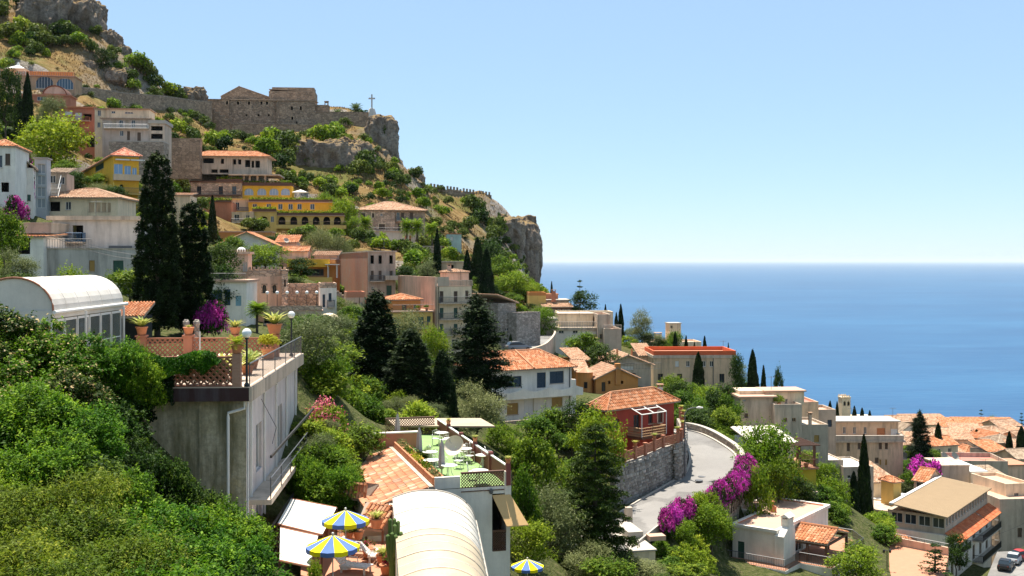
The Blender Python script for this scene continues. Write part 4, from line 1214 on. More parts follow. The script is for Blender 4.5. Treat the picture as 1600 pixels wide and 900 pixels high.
 rail_path(r, [V(x, y, .02) for x, y in ((-1.4,4.3),(-1.4,-1.5),(1.9,-1.5),(1.9,-4.5),(10.5,-4.5),(13.1,-2.5),(13.1,-.3))], .95, .16, M_iron)
 s = empty('garden_stairs', b.M @ Vector((-3, 3, 0)), 'flight of pink garden steps beside the white porch house', 'stairs')
 for i in range(12):
  p = PZ(1092+5.2*i, 856+4.4*i, 173.6-.17*i); mb = MB(); Mx = Matrix.Translation(p) @ Matrix.Rotation(math.radians(-35), 4, 'Z')
  mb.box(Mx, -.7, .7, -.22, .24, -.5, .0); mb.build('step', M_roofpink, s)
 k = bld('tiled_shed', 'small shed with old tiled lean-to roof beside the white porch house', 1135, 852, 104, 'shed')
 q = Vol(k, 1128, 865, 104, 35, uR=1150, d=2.6, vT=838, below=2); q.walls(M_beige); q.win('F', 1138, 848, 1143, 858, 'glass'); q.finish(); q.shed(M_tileold, .9, 'B', .3, .28)
porch_house()
def road_furniture():
 r = empty('road_parapet', ROAD_R[10], 'low pale stone parapet along the outer edge of the road bend', 'wall')
 mb = MB(); cp = MB()
 for i in range(1, 42):
  a, b = ROAD_R[i], ROAD_R[i+1]; da = (a-ROAD_L[i]).normalized(); db = (b-ROAD_L[i+1]).normalized()
  a0, b0, a1, b1 = a+da*.32, b+db*.32, a+da*.75, b+db*.75; lo = Vector((0,0,-5.5)); hi = Vector((0,0,.85))
  mb.hexa([a0+lo, b0+lo, b1+lo, a1+lo, a0+hi, b0+hi, b1+hi, a1+hi])
  cp.hexa([a0-da*.05+hi+Vector((0,0,.003)), b0-db*.05+hi+Vector((0,0,.003)), b1+db*.05+hi+Vector((0,0,.003)), a1+da*.05+hi+Vector((0,0,.003)), a0-da*.05+hi*1.12, b0-db*.05+hi*1.12, b1+db*.05+hi*1.12, a1+da*.05+hi*1.12])
 mb.build('wall', M_rockwall, r); cp.build('coping', M_kerb, r)
 c = PZ(1070, 744, 178.3)
 l = empty('street_lamp', c, 'tall grey street lamp with a curved arm at the corner of the stone wall', 'street lamp')
 top = c + Vector((0, 0, 6.3))
 mb = MB(); mb.tube([c, c+Vector((0,0,3)), top], [.09, .075, .06], 8); mb.build('pole', M_iron, l)
 mb = MB(); mb.tube([top, top+Vector((.35,0,.45)), top+Vector((.8,-.05,.6)), top+Vector((1.25,-.1,.62))], [.05,.045,.04,.04], 6); mb.build('arm', M_iron, l)
 mb = MB(); q = top+Vector((1.5,-.12,.6)); mb.tube([q-Vector((.35,0,0)), q-Vector((.1,0,-.03)), q+Vector((.3,-.03,0))], [.06,.13,.08], 8); mb.build('lamp_head', M_white, l)
 for (u, v) in ((1097, 746), (1092, 752)):  # dark discs stand in for the lamp head's shadow on the road
  mb = MB(); p = PZ(u, v, 178.2); p.z = 178.17+.12; mb.tube_z([(p.x, p.y, p.z-.05, .4), (p.x, p.y, p.z+.02, .4)], 12)
  tag(mb.build('lamp_shadow_disc', M_iron), 'dark disc standing in for the street lamp shadow on the road', 'painted shadow', 'lamp shadow discs on the road')
 g = bld('garden_landing', 'pale concrete landing with low steps below the bougainvillea', 1000, 850, 90, 'terrace')
 b = Vol(g, 990, 872, 87, 12, uR=1024, d=7.5, h=.5, below=3); b.walls(M_cream); b.finish(); b.box('floor', M_kerb, -.1, b.w+.1, -.1, b.d, b.h+.002, b.h+.12)
 b.box('bench', M_kerb, .6, 1.9, 3.2, 6.8, b.h+.122, b.h+.75); b.box('step', M_roofpink, 2.2, 3.6, 2.4, 3.4, b.h+.122, b.h+.5)
 b.box('gate_pillar', M_concrete, 1.6, 2.2, 6.9, 7.4, b.h+.122, b.h+1.9)
road_furniture()
def pumpkin_house():
 r = bld('orange_chapel_house', 'burnt orange house with round turret and shallow gable roof', 935, 612, 160)
 b = Vol(r, 931, 613, 160, 12, uR=997, d=8, vT=591); b.walls(M_orange)
 for u in (952, 972): b.win('F', u-1.8, 595, u+1.8, 600, 'dark')
 b.win('F', 940, 597, 946, 612, 'glass', fr=M_wood, sill=False)
 b.finish(); b.gable(M_tilepale, 1.5, .35, 'y', .35, .5)
 b.box('chimney', M_orange, b.w*.46, b.w*.46+.75, -.25, .5, b.h-1, b.h+2.1)
 t = MB(); c = b.M @ Vector((-1.2, 1.5, 0)); t.tube_z([(c.x,c.y,c.z-3,1.15),(c.x,c.y,c.z+2.9,1.15)], 18); tu = t.build('turret', M_orange, r)
 t = MB(); t.tube_z([(c.x,c.y,c.z+2.9,1.4),(c.x,c.y,c.z+3.6,.1)], 18); t.build('turret_roof', M_tilepale, tu)
 t = MB(); t.box(Matrix.Translation(c), -.25, .25, -1.2, -1.12, .6, 1.5); t.build('window', M_dark, tu)
 w = Vol(r, 900, 600, 166, 8, uR=918, d=7, vT=578); w.walls(M_orange); w.win('F', 905, 584, 911, 594, 'glass', fr=M_wood); w.finish(); w.gable(M_tilepale, 1.2, .3, 'x', .35, .5)
 w2 = Vol(r, 898, 578, 172, 15, uR=922, d=7, vT=564, below=6); w2.walls(M_orange); w2.finish(); w2.shed(M_tilepale, 1.5, 'B', .3, .35)
pumpkin_house()
def grey_gable():
 r = bld('grey_gabled_house', 'unfinished grey house with pale gabled tile roof and scaffold rails', 950, 590, 178)
 b = Vol(r, 947, 598, 178, 8, uR=1017, d=9, vT=569); b.walls(M_grey)
 b.win('F', 965, 572, 990, 578, 'shut', mat=M_white, sill=False); b.win('F', 955, 584, 962, 594, 'dark'); b.win('F', 985, 583, 993, 594, 'dark'); b.finish()
 b.gable(M_tilepale, 1.5, .6, 'y', .35, .5, off=.48)
 rail_path(r, [b.M @ Vector((-.3,-.9,2.2)), b.M @ Vector((b.w+1.5,-.9,2.2))], 1.0, .5, M_iron, 'scaffold_rail')
 for x in (.33, .66): b.box('chimney', M_tile, b.w*x, b.w*x+.25, 3, 3.25, b.h+.3, b.h+2.2)
grey_gable()
def long_beige():
 r = bld('long_beige_building', 'long beige building with red parapet roof standing above the sea', 1022, 598, 192, 'building')
 b = Vol(r, 1021, 606, 192, 2, uR=1150, d=10, vT=555); b.walls(M_beige)
 for u in (1058, 1075, 1100, 1112): b.win('F', u-3, 564, u+3, 573, 'shut' if u == 1058 else 'glass', mat=M_white if u == 1058 else None)
 for u in (1032, 1062, 1090, 1128): b.win('F', u-4, 584, u+4, 598, 'glass', fr=M_brown_sh)
 b.finish(); b.flat(M_terrafloor, .75, .25, plaster('red_parapet', (.62,.13,.05), .1))
 b.cornice(M_concrete, b.h-.55, .5, .15)
 b.box('drainpipe', M_iron, b.w*.72, b.w*.72+.1, -.12, -.003, 0, b.h)
 a = Vol(r, 1000, 583, 198, 2, uR=1022, d=10, vT=556); a.walls(M_pink); a.finish(); a.shed(M_tilepale, 1.5, 'B', .3, .4)
long_beige()
def sea_tower():
 r = bld('sea_tower_house', 'pale house with a square tower and chimney against the sea', 1050, 535, 255, 'house')
 b = Vol(r, 1046, 545, 255, 8, uR=1064, d=3.4, vT=506); b.walls(M_cream); b.win('F', 1048, 509, 1051, 513, 'dark'); b.finish(); b.slab(M_kerb, .15, .2)
 c = Vol(r, 1015, 556, 252, 4, uR=1096, d=8, vT=537); c.walls(M_cream); c.win('F', 1078, 541, 1084, 546, 'glass'); c.finish(); c.flat(M_roofpink, .4)
 chimney(r, P(1028, 535, 254), 1.6, 2.0, M_cream, M_brick)
sea_tower()
def villa_block():
 r = bld('white_terraced_villa', 'rambling whitewashed villa with flat roof terraces and balustrades by the parking', 880, 550, 205, 'villa')
 a = Vol(r, 868, 556, 203, 4, uR=934, d=9, vT=516); a.walls(M_whitewall)
 for u in (877, 899): a.win('F', u-4, 514+1, u+4, 521, 'glass')
 a.finish(); a.slab(M_concrete, .35, .5)
 b = Vol.on(a, 1.0, 3.0, a.h+.5, a.w-1.5, 6, 2.3); b.walls(M_cream); b.finish(); b.slab(M_concrete, .2, .2)
 rail_path(r, [a.M @ Vector((-.2,-.2,a.h+.5)), a.M @ Vector((a.w+.2,-.2,a.h+.5))], 1.1, .3, M_kerb, 'balustrade', .07)
 c = Vol(r, 934, 552, 202, 4, uR=954, d=9, vT=497); c.walls(M_concrete); c.win('F', 937, 522, 944, 530, 'glass', fr=M_woodlight); c.finish(); c.flat(M_roofpink, .7)
 d = Vol(r, 944, 553, 200, 4, uR=971, d=9, vT=518); d.walls(M_grey); d.finish(); d.flat(M_roofpink, .5)
 e = Vol(r, 872, 497, 214, 4, uR=958, d=6, vT=490, below=6); e.walls(M_cream); e.finish(); e.flat(M_kerb, .35)
 f = Vol.on(a, a.w-2.6, -1.2, a.h*.35, 2.4, 1.2, 1.6); f.walls(M_cream); f.win('F', 936, 523, 943, 530, 'glass', fr=M_woodlight); f.finish(); f.shed(M_tilepale, .7, 'B', .2)
 rail_path(r, [d.M @ Vector((-.1,-.1,d.h+.5)), d.M @ Vector((d.w,-.1,d.h+.5))], .7, .25, M_kerb, 'balustrade', .06)
villa_block()
def orange_sea_house():
 r = bld('orange_seaview_house', 'ochre and orange house with sunroom and red parapet on the headland', 830, 485, 232)
 a = Vol(r, 827, 497, 232, 5, uR=853, d=7, vT=462); a.walls(M_ochre); a.finish(); a.flat(M_terrafloor, .7, .2, M_orange)
 b = Vol(r, 852, 492, 234, 5, uR=889, d=7, vT=470); b.walls(M_cream); b.win('F', 862, 474, 870, 480, 'glass'); b.finish(); b.slab(M_kerb, .3, .25)
 c = Vol(r, 850, 495, 229, 5, uR=893, d=3.5, vT=480); c.walls(M_wood)
 c.row('F', (857, 865, 873, 881, 888), 483, 488.5, 5.5); c.finish(); c.shed(M_tilepale, .7, 'B', .4)
 d = Vol(r, 853, 470, 237, 5, uR=872, d=4, vT=461, below=4); d.walls(M_terra); d.finish(); d.slab(M_tile, .1, .3)
 chimney(r, P(865, 468, 233), .9, 1.8, M_terra)
orange_sea_house()
def parking():
 r = PZ(840, 520, 186.2)
 mb = MB(); pts = [PZ(808, 516, 186.6), PZ(845, 511, 186.6), PZ(868, 525, 186.5), PZ(856, 545, 186.4), PZ(830, 556, 186.3), PZ(800, 545, 186.4)]
 mb.add([p+Vector((0,0,.1)) for p in pts] + [p-Vector((0,0,3)) for p in pts], [(0,1,2,3,4,5)[::-1], (6,7,8,9,10,11)] + [(i, (i+1) % 6, 6+(i+1) % 6, 6+i) for i in range(6)])
 tag(mb.build('parking_court', M_road), 'pale paved parking court between the grey stone house and the villa', 'pavement', kind='structure')
 w = empty('court_wall', pts[3], 'low curved wall round the paved parking court', 'wall')
 mb = MB()
 cc = catmull([pts[2]+Vector((-3,2,0)), pts[2], pts[3], pts[4]], 6)
 for a, b in zip(cc[:-1], cc[1:]):
  e = (b-a).normalized(); n = Vector((e.y,-e.x,0))*.3; lo = Vector((0,0,-2)); hi = Vector((0,0,1.0))
  mb.hexa([a+lo, b+lo, b+n+lo, a+n+lo, a+hi, b+hi, b+n+hi, a+n+hi])
 mb.build('wall', M_concrete, w)
 g = bld('dark_garage', 'low concrete garage with a dark opening beside the parking court', 835, 515, 198, 'garage')
 b = Vol(g, 826, 520, 196, 3, uR=868, d=6, vT=501); b.walls(M_concrete); b.win('F', 829, 505, 846, 520, 'dark', sill=False); b.finish(); b.slab(M_kerb, .3, .4)
parking()
def stone_hall():
 r = bld('grey_stone_house', 'tall grey stone house with a pale tiled roof behind the dark conifer', 760, 530, 178)
 b = Vol(r, 778, 533, 172, 40, uR=806, uL=733, vT=474); b.walls(stone('ashlar_grey', (.36,.32,.28), 1.8))
 b.win('L', 766, 485, 772, 492, 'shut', mat=M_white); b.win('F', 790, 512, 795, 517, 'glass'); b.win('L', 745, 500, 751, 512, 'glass')
 b.finish(); b.shed(M_tilepale, 1.4, 'L', .4, .35)
 c = Vol.on(b, 2.0, -2.2, 0, 5, 2.2, 4.0, 3); c.walls(stone('ashlar_grey', (.36,.32,.28), 1.8)); c.win('F', 789, 512, 795, 518, 'glass'); c.finish(); c.flat(M_concrete, .5)
stone_hall()
def apartment():
 r = bld('cream_apartment_block', 'four-storey cream apartment block with a blank pink side wall and iron balconies', 680, 546, 168, 'building')
 b = Vol(r, 680, 550, 168, 22, uR=737, uL=622, vT=448); b.walls(M_cream, 'FRB')
 fl = [(455, 472, 473), (481, 497, 498), (506, 522, 523)]
 for i, (v0, v1, vb) in enumerate(fl):
  for u in (690, 712):
   b.win('F', u-3, v0, u+3, v1, 'shut', mat=(M_brown_sh if i == 0 else M_green_sh), sill=False)
  b.win('F', 727, v0-1, 732, v1-5, 'glass' if i else 'shut')
  b.balc('F', 685, 733 if i != 2 else 704, vb, out=1.1)
  if i == 2: b.balc('F', 708, 733, vb-2, out=1.1)
 b.win('F', 683, 531, 697, 545, 'shut', mat=M_blue_sh, sill=False); b.win('F', 706, 530, 717, 546, 'glass', sill=False)
 b.finish()
 m = MB(); m.box(b.M, -.003, .35, .0, b.d, -3, b.h+1.5); m.build('side_wall', M_pink, r)
 b.box('roof', M_roofpink, .36, b.w, 0, b.d, b.h, b.h+.1)
 ba = MB();
 for k in range(26):
  x = .4 + (b.w-.4)*k/25; ba.box(b.M, x, x+.14, -.05, .05, b.h+.1, b.h+.85)
 ba.box(b.M, .36, b.w+.1, -.1, .1, b.h+.86, b.h+1.0); ba.box(b.M, .36, 2.2, -.08, -.052, b.h+.1, b.h+1.5); ba.build('balustrade', M_concrete, r)
 p = Vol.on(b, 2.8, 2.5, b.h, 3.6, 3.5, 2.2); p.walls(M_pink); p.finish(); p.hip(M_tilepale, .4, .15, .35)
 chimney(r, p.M @ Vector((.6,.8,2.2)), .6, 1.0, M_pink)
 b.box('drainpipe', M_brown_sh, .5, .6, -.1, -.003, 0, b.h)
apartment()
def small_yellow():
 r = bld('yellow_corner_house', 'small yellow house with tiled hip roof, balcony and green shutters', 640, 512, 163)
 b = Vol(r, 612, 530, 166, 18, uR=676, d=7, vT=488); b.walls(M_ochre)
 b.win('F', 653, 495, 662, 510, 'shut', mat=M_green_sh, sill=False); b.win('F', 667, 494, 673, 503, 'shut', mat=M_green_sh); b.win('F', 640, 500, 648, 508, 'glass')
 b.win('F', 618, 498, 626, 512, 'glass'); b.balc('F', 650, 668, 512, out=.8); b.finish()
 b.box('roof_terrace', M_roofpink, -.1, b.w+.1, -.5, b.d, b.h+.001, b.h+.18)
 rail_path(r, [b.M @ Vector((.1,-.4,b.h+.18)), b.M @ Vector((b.w,-.4,b.h+.18))], .95, .16)
 u = Vol.on(b, -.2, 1.3, b.h+.1, b.w*.78, 5.2, 1.75); u.walls(M_orange); u.win('F', 628, 476, 635, 487, 'shut', sill=False); u.win('F', 646, 476, 651, 483, 'glass'); u.finish(); u.hip(M_tile, .8, .35, .32)
 potted(b.M @ Vector((b.w*.62, -.1, b.h+.18)), .25, 'x', 'potted shrub on the balcony of the small yellow house', 'pots on the yellow house terrace', .5, crown='hedgebox')
 potted(b.M @ Vector((b.w*.85, -.1, b.h+.18)), .25, 'x', 'potted shrub on the balcony of the small yellow house', 'pots on the yellow house terrace', .55, crown='hedgebox')
small_yellow()
def brick_ruin():
 r = bld('brick_tenement', 'weathered three-storey brick and plaster tenement with empty top windows', 570, 465, 188, 'building')
 b = Vol(r, 575, 474, 185, 14, uR=618, uL=526, vT=394); b.walls(plaster('stained_plaster', (.48,.37,.29), .6), 'FRB')
 for u in (581.5, 594, 611): b.win('F', u-2.6, 399, u+2.6, 412, 'dark', sill=False)
 for u in (581.5, 594, 611): b.win('F', u-2.3, 423, u+2.3, 437, 'shut', mat=M_brown_sh, sill=False)
 b.balc('F', 578, 600, 439, out=.8); b.win('F', 580, 447, 584, 454, 'glass'); b.win('F', 604, 446, 612, 462, 'shut', mat=M_green_sh); b.finish()
 b.balc('F', 601, 620, 436, out=1.6, rail='solid', h=.6)
 m = MB(); m.box(b.M, -.15, .0, 0, b.d, -3, b.h+.25); m.build('brick_side_wall', M_brick, r)
 b.slab(M_concrete, .2, .25)
 b.box('drainpipe', M_concrete, -.05, .06, -.14, -.003, 0, b.h)
 st = MB()
 for i in range(8):
  st.box(b.M, -6.5+.45*i, -6.05+.45*i, -3.2, -1.6, -3, .6+.32*(7-i))
 st.build('outside_stair', M_rockwall, r)
brick_ruin()
def small_pink():
 r = bld('small_pink_house', 'narrow pink house with a roof terrace of red brick parapet', 552, 495, 172)
 b = Vol(r, 541, 500, 172, 12, uR=570, d=6, vT=465); b.walls(M_pink)
 b.win('F', 550, 473, 558, 485, 'shut', mat=M_brown_sh, sill=False); b.balc('F', 549, 559, 486, out=.6); b.win('F', 549, 490, 560, 499, 'shut'); b.win('F', 563, 472, 567, 480, 'glass'); b.finish()
 b.flat(M_terrafloor, .9, .2, M_brick)
 b.box('drainpipe', M_brown_sh, b.w-.9, b.w-.8, -.1, -.003, 0, b.h)
small_pink()
def ochre_block():
 r = bld('ochre_modern_house', 'ochre yellow modern house with broad balcony bands and orange recess', 490, 445, 196)
 b = Vol(r, 452, 452, 194, 4, uR=524, d=9, vT=406); b.walls(M_orange)
 b.win('F', 475, 420, 506, 431, 'glass', fr=M_wood); b.win('F', 458, 421, 468, 431, 'dark'); b.finish(); b.slab(M_roofpink, .1, .2)
 b.box('upper_band', M_yellow, -.2, b.w*.88, -1.4, -.003, b.px('F', 480, 417)[1], b.px('F', 480, 405)[1])
 b.box('lower_band', M_ochre, b.w*.15, b.w*.95, -1.9, -.003, b.px('F', 480, 444)[1], b.px('F', 480, 433)[1])
 a = Vol.on(b, -1.5, 2, b.h, b.w*.55, 5, 1.6); a.walls(M_pink); a.finish(); a.gable(M_tile, .8, .3, 'x', .35)
 c = Vol.on(b, b.w*.5, 3, b.h-.5, b.w*.5, 5, 1.3); c.walls(M_pink); c.finish(); c.shed(M_tilepale, .8, 'B', .4, .35)
 p = MB(); zf = b.px('F', 514, 434)[1]
 for x in (b.w*.86, b.w*1.05):
  for y in (-2.0, -.5): p.box(b.M, x-.06, x+.06, y-.06, y+.06, zf, zf+2.3)
 p.box(b.M, b.w*.80, b.w*1.1, -2.2, -.2, zf+2.301, zf+2.42); p.build('white_canopy', M_white, r)
ochre_block()
# ================================================================ the town on the right
def grey_concrete_house():
 r = bld('grey_concrete_house', 'raw grey concrete house of stacked flat-roofed blocks with small square windows', 1160, 690, 152)
 a = Vol(r, 1157, 700, 150, 4, uR=1211, d=8, vT=622); a.walls(M_concrete)
 a.win('F', 1163, 646, 1169, 653, 'shut'); a.win('F', 1161, 624, 1165, 627, 'glass'); a.finish()
 a.slab(M_roofpink, .3, .25); a.box('roof_step', M_cream, .4, a.w+3, 2, 6, a.h+.26, a.h+.75)
 b = Vol(r, 1210, 700, 149, 4, uR=1253, d=7, vT=637); b.walls(M_concrete)
 for u in (1227, 1240.5): b.win('F', u-3, 653, u+3, 659, 'glass', fr=M_woodlight)
 b.finish(); b.flat(M_roofpink, .45, .2, M_grey)
 c = Vol.on(b, -.3, 3.0, b.h, 5.5, 4, 1.8); c.walls(M_cream); c.win('F', 1226, 623, 1231, 632, 'glass'); c.finish(); c.slab(M_roofpink, .25, .2)
 for x in (1.2, 2.6): chimney(r, c.M @ Vector((x+1.5, .5, .0)), .45, 1.4, M_cream)
 d = Vol(r, 1253, 712, 151, 5, uR=1294, d=7, vT=668); d.walls(M_grey); d.win('F', 1272, 680, 1280, 691, 'shut', mat=M_tan_sh); d.win('F', 1239+17, 684, 1260, 692, 'glass'); d.finish(); d.flat(M_concrete, .4, .2)
 chimney(r, d.M @ Vector((1.6, 1.2, d.h)), .4, 1.6, M_concrete)
 e = Vol(r, 1157, 720, 146, 4, uR=1225, d=5, vT=680); e.walls(M_cream); e.finish(); e.slab(M_concrete, .1, .2)
 potted(b.M @ Vector((1.0, 1.2, b.h+.1)), .3, 'x', 'leafy potted shrub on the roof of the grey concrete house', None, .8, crown='shrub')
grey_concrete_house()
def simple(name, label, u, v, Y, rot, mat, vT, uR=None, uL=None, w=None, d=6, roof='flat', rmat=None, wins=(), rise=1.2, cat='house', below=4, axis='x', over=.3, par=.4, wk='glass'):
 r = bld(name, label, u, v, Y, cat)
 b = Vol(r, u, v, Y, rot, uR=uR, uL=uL, w=w, d=d, vT=vT, below=below); b.walls(mat)
 for wd in wins: b.win(wd[0], *wd[1:5], wd[5] if len(wd) > 5 else wk, mat=(wd[6] if len(wd) > 6 else None))
 b.finish()
 if roof == 'flat': b.flat(rmat or M_roofpink, par, .2)
 elif roof == 'slab': b.slab(rmat or M_concrete, over, .22)
 elif roof == 'hip': b.hip(rmat or M_tile, rise, over, .36, course=.5)
 elif roof == 'gable': b.gable(rmat or M_tile, rise, over, axis, .36, .5)
 elif roof[:4] == 'shed': b.shed(rmat or M_tile, rise, roof[4], over, .36, .5)
 return b
simple('brown_block_house', 'brownish square house with pink flat roof behind the grey concrete house', 1251, 665, 172, 4, M_beige, 632, uR=1279, d=7, rmat=plain('roof_red_paint', (.5,.16,.12), .8))
simple('grey_seaside_house', 'low grey house with a small roof terrace below the church tower', 1256, 672, 178, 4, M_grey, 645, uR=1306, d=6, par=.5, wins=[('F',1293,656,1300,667,'shut',M_blue_sh)])
def church_tower():
 r = bld('church_tower', 'slender pale stone bell tower with battlements against the sea', 1322, 650, 300, 'tower')
 b = Vol(r, 1316, 665, 300, 8, uR=1329, d=2.6, vT=622); b.walls(M_cream)
 b.win('F', 1318, 627, 1321.5, 634, 'dark', arch=True); b.win('F', 1324, 627, 1327.5, 634, 'dark', arch=True); b.finish(); b.slab(M_cream, .12, .25)
 for i in range(4):
  for y in (0, b.d-.3): b.box('merlon', M_cream, b.w*i/4+.05, b.w*i/4+.35, y, y+.3, b.h+.251, b.h+.75)
 simple('pale_church_hall', 'pale cream hall roof beside the bell tower', 1337, 668, 298, 4, M_cream, 654, uR=1366, d=6, roof='slab', rmat=M_cream)
church_tower()
def beige_palazzo():
 r = bld('beige_palazzo', 'long weathered beige three-storey building with a set-back attic and cornice', 1303, 748, 188, 'building')
 b = Vol(r, 1303, 760, 187, 1, uR=1411, d=9, vT=688); b.walls(M_beige)
 for u in (1325.5, 1342.5, 1375.5, 1385): b.win('F', u-2.5, 692, u+2.5, 705 if u < 1330 else 702, 'shut', mat=M_brown_sh)
 b.win('F', 1320, 712, 1331, 718, 'glass'); b.win('F', 1367, 715, 1373, 724, 'door'); b.win('F', 1374, 718, 1377, 727, 'shut', mat=M_tan_sh); b.win('F', 1383, 718, 1386, 727, 'shut', mat=M_tan_sh)
 b.winm('R', 1, 2.2, 5, 7, 'shut'); b.winm('R', 4, 5.2, 5, 7, 'shut'); b.winm('R', 1, 2.2, 1.4, 3.4, 'shut'); b.winm('R', 4, 5.2, 1.4, 3.4, 'shut'); b.finish()
 b.cornice(M_concrete, b.h-.35, .34, .35); b.flat(M_roofpink, .75, .2, M_concrete, .1, M_kerb)
 for z in (4.6, 1.2): b.balcony('R', .4, 6.2, z, out=.9)
 t = Vol.on(b, .3, 2.2, b.h+.06, b.w-.3, 5.5, 2.75); t.walls(M_beige)
 for u in (1319.5, 1335.5, 1352): t.win('F', u-2.4, 667, u+2.4, 678, 'glass')
 t.win('F', 1370, 669, 1383, 681, 'shut', mat=plain('orange_blind', (.5,.2,.08), .7), sill=False); t.win('F', 1392, 670, 1406, 681, 'shut', mat=M_white, sill=False)
 t.finish(); t.slab(M_kerb, .35, .22)
beige_palazzo()
simple('white_roofed_annex', 'grey annex with a flat white roof in front of the beige palazzo', 1277, 765, 158, 6, M_grey, 722, uR=1318, d=8, rmat=M_white, par=.25, wins=[('F',1306,744,1312,752)])
simple('low_white_annex', 'low grey annex with bright roof next to the twin cypresses', 1318, 772, 157, 6, M_grey, 733, uR=1365, d=8, rmat=M_white, par=.3, wins=[('F',1324,742,1336,748),('F',1316+4,752,1326,768,'door')])
simple('old_tiled_cottage', 'small cottage with a mottled old tiled roof below the beige palazzo', 1366, 772, 165, 12, M_cream, 754, uR=1402, d=8, roof='shedB', rmat=M_tileold, rise=1.6)
simple('cottage_porch', 'narrow ochre porch with a scrap of tiled roof next to the cottage', 1396, 785, 160, 25, M_ochre, 754, uR=1408, d=2.5, roof='hip', rise=.6)
simple('salmon_gable_house', 'small house with a salmon gabled roof and dark garage front', 1448, 775, 172, 40, M_pink, 752, uR=1472, uL=1428, roof='gable', rmat=M_tile, rise=1.6, axis='y', wins=[('L',1431,754,1446,771,'glass')])
simple('grey_cube_house', 'square grey cement house with pipes on its flat roof', 1472, 765, 182, 3, M_grey, 729, uR=1515, d=7, roof='slab', rmat=M_concrete, over=.05, wins=[('F',1482,750,1494,757,'shut',M_white)])
simple('white_flat_house', 'small house with a bright white flat roof between grey houses', 1516, 756, 185, 3, M_cream, 738, uR=1540, d=10, roof='slab', rmat=M_white, over=.3)
simple('long_grey_hall', 'long low grey hall with parapet and red terrace floor', 1494, 745, 205, -4, M_grey, 727, uR=1575, d=9, rmat=plain('roof_red_paint', (.5,.16,.12), .8), par=.9)
simple('orange_hip_house', 'little cream house with a bright orange hipped roof among the town roofs', 1508, 728, 232, 8, M_cream, 711, uR=1534, d=6, roof='hip', rise=1.6, wins=[('F',1517,712,1521,717),('F',1524,712,1528,717)])
simple('awning_shack', 'low shack under weathered white awnings beside the little hip-roofed house', 1474, 722, 232, 4, M_brown_sh, 708, uR=1511, d=6, roof='shedB', rmat=M_tilepale, rise=.8)
simple('long_tiled_house', 'long house with an orange tiled roof on the seaward edge of town', 1515, 695, 292, -3, M_cream, 676, uR=1610, d=14, roof='shedB', rmat=M_tile, rise=2.2, wins=[('F',1530+12*i,679,1533+12*i,684) for i in range(6)])
simple('pink_tiled_roof_house', 'pink house with short orange roof next to the long seaward house', 1489, 690, 296, 2, M_pink, 672, uR=1521, d=10, roof='shedB', rmat=M_tile, rise=2.0, wins=[('F',1495,676,1498,682),('F',1508,676,1511,682)])
simple('pale_tiled_house', 'seaward cream house under a pale tiled roof behind the dark conifer', 1425, 685, 300, 2, M_cream, 664, uR=1492, d=10, roof='shedB', rmat=M_tilepale, rise=1.6, wins=[('F',1455+9*i,668,1458+9*i,674) for i in range(4)])
simple('broken_roof_house', 'low seaward house with broken tiled roof at the edge of the sea', 1392, 680, 300, 6, M_pink, 659, uR=1432, d=7, roof='gable', rmat=M_tileold, rise=1.2, wins=[('F',1398,662,1404,670,'dark'),('F',1412,663,1417,670,'dark')])
rt = random.Random(3)
_lab = [('tan_town_house','pale tan house under old tiles in the crowded town quarter'),('cream_town_house','cream house with low pitched roof in the crowded town quarter')]
def cluster():
 spots = [(1470,702,268,'gable'),(1488,700,262,'shedB'),(1506,694,275,'gable'),(1530,700,262,'shedB'),(1548,704,255,'hip'),(1566,700,268,'gable'),(1582,706,255,'shedB'),(1540,716,240,'gable'),(1560,722,236,'hip'),(1580,724,232,'shedB'),
             (1446,700,262,'hip'),(1425,716,238,'shedB'),(1456,728,222,'gable'),(1395,704,255,'hip'),(1562,688,286,'gable'),(1410,722,228,'hip'),(1480,716,240,'shedB'),(1545,728,222,'shedB'),(1590,738,215,'gable'),(1530,708,250,'shedB'),(1596,716,240,'gable'),(1596,700,270,'hip'),(1480,690,282,'shedB'),(1410,698,270,'gable')]
 for i, (u, v, Y, rf) in enumerate(spots):
  nm, lb = _lab[i % 2]; w = rt.uniform(4.5, 8)
  r = bld(nm, lb, u, v, Y, 'house', 'small houses packed in the town quarter')
  b = Vol(r, u, v, Y, rt.uniform(-12, 22), w=w, d=rt.uniform(5, 7), h=rt.uniform(2.6, 4.2), below=6); b.walls([M_cream, M_pink, M_beige, M_whitewall][i % 4])
  for x in (.22, .62): b.winm('F', b.w*x, b.w*x+.8, b.h-1.9, b.h-.7, ['glass', 'shut'][i % 2])
  b.finish(); rm = [M_tileold, M_tilepale, M_tile, M_tilebrown, M_tileold][i % 5]
  if rf == 'gable': b.gable(rm, 1.3, .3, 'xy'[i % 2], .36, .5)
  elif rf == 'hip': b.hip(rm, 1.3, .3, .36, course=.5)
  else: b.shed(rm, 1.4, 'B', .3, .36, .5)
cluster()
simple('brown_roof_shed', 'shed with a brown tiled lean-to roof and clutter below it', 1545, 770, 186, 10, M_grey, 752, uR=1582, d=7, roof='shedB', rmat=M_tilebrown, rise=1.3, wins=[('F',1552,757,1561,767,'dark')])
simple('patched_terrace_house', 'patched cream house with roof terrace at the edge of the street', 1572, 790, 172, 12, M_cream, 762, uR=1612, d=9, par=.6, wins=[('F',1585,770,1592,778)])
simple('brick_chimney_house', 'low house with brick chimney stack on a flat terracotta roof', 1560, 742, 205, 6, M_pink, 728, uR=1606, d=6, roof='slab', rmat=M_terrafloor)
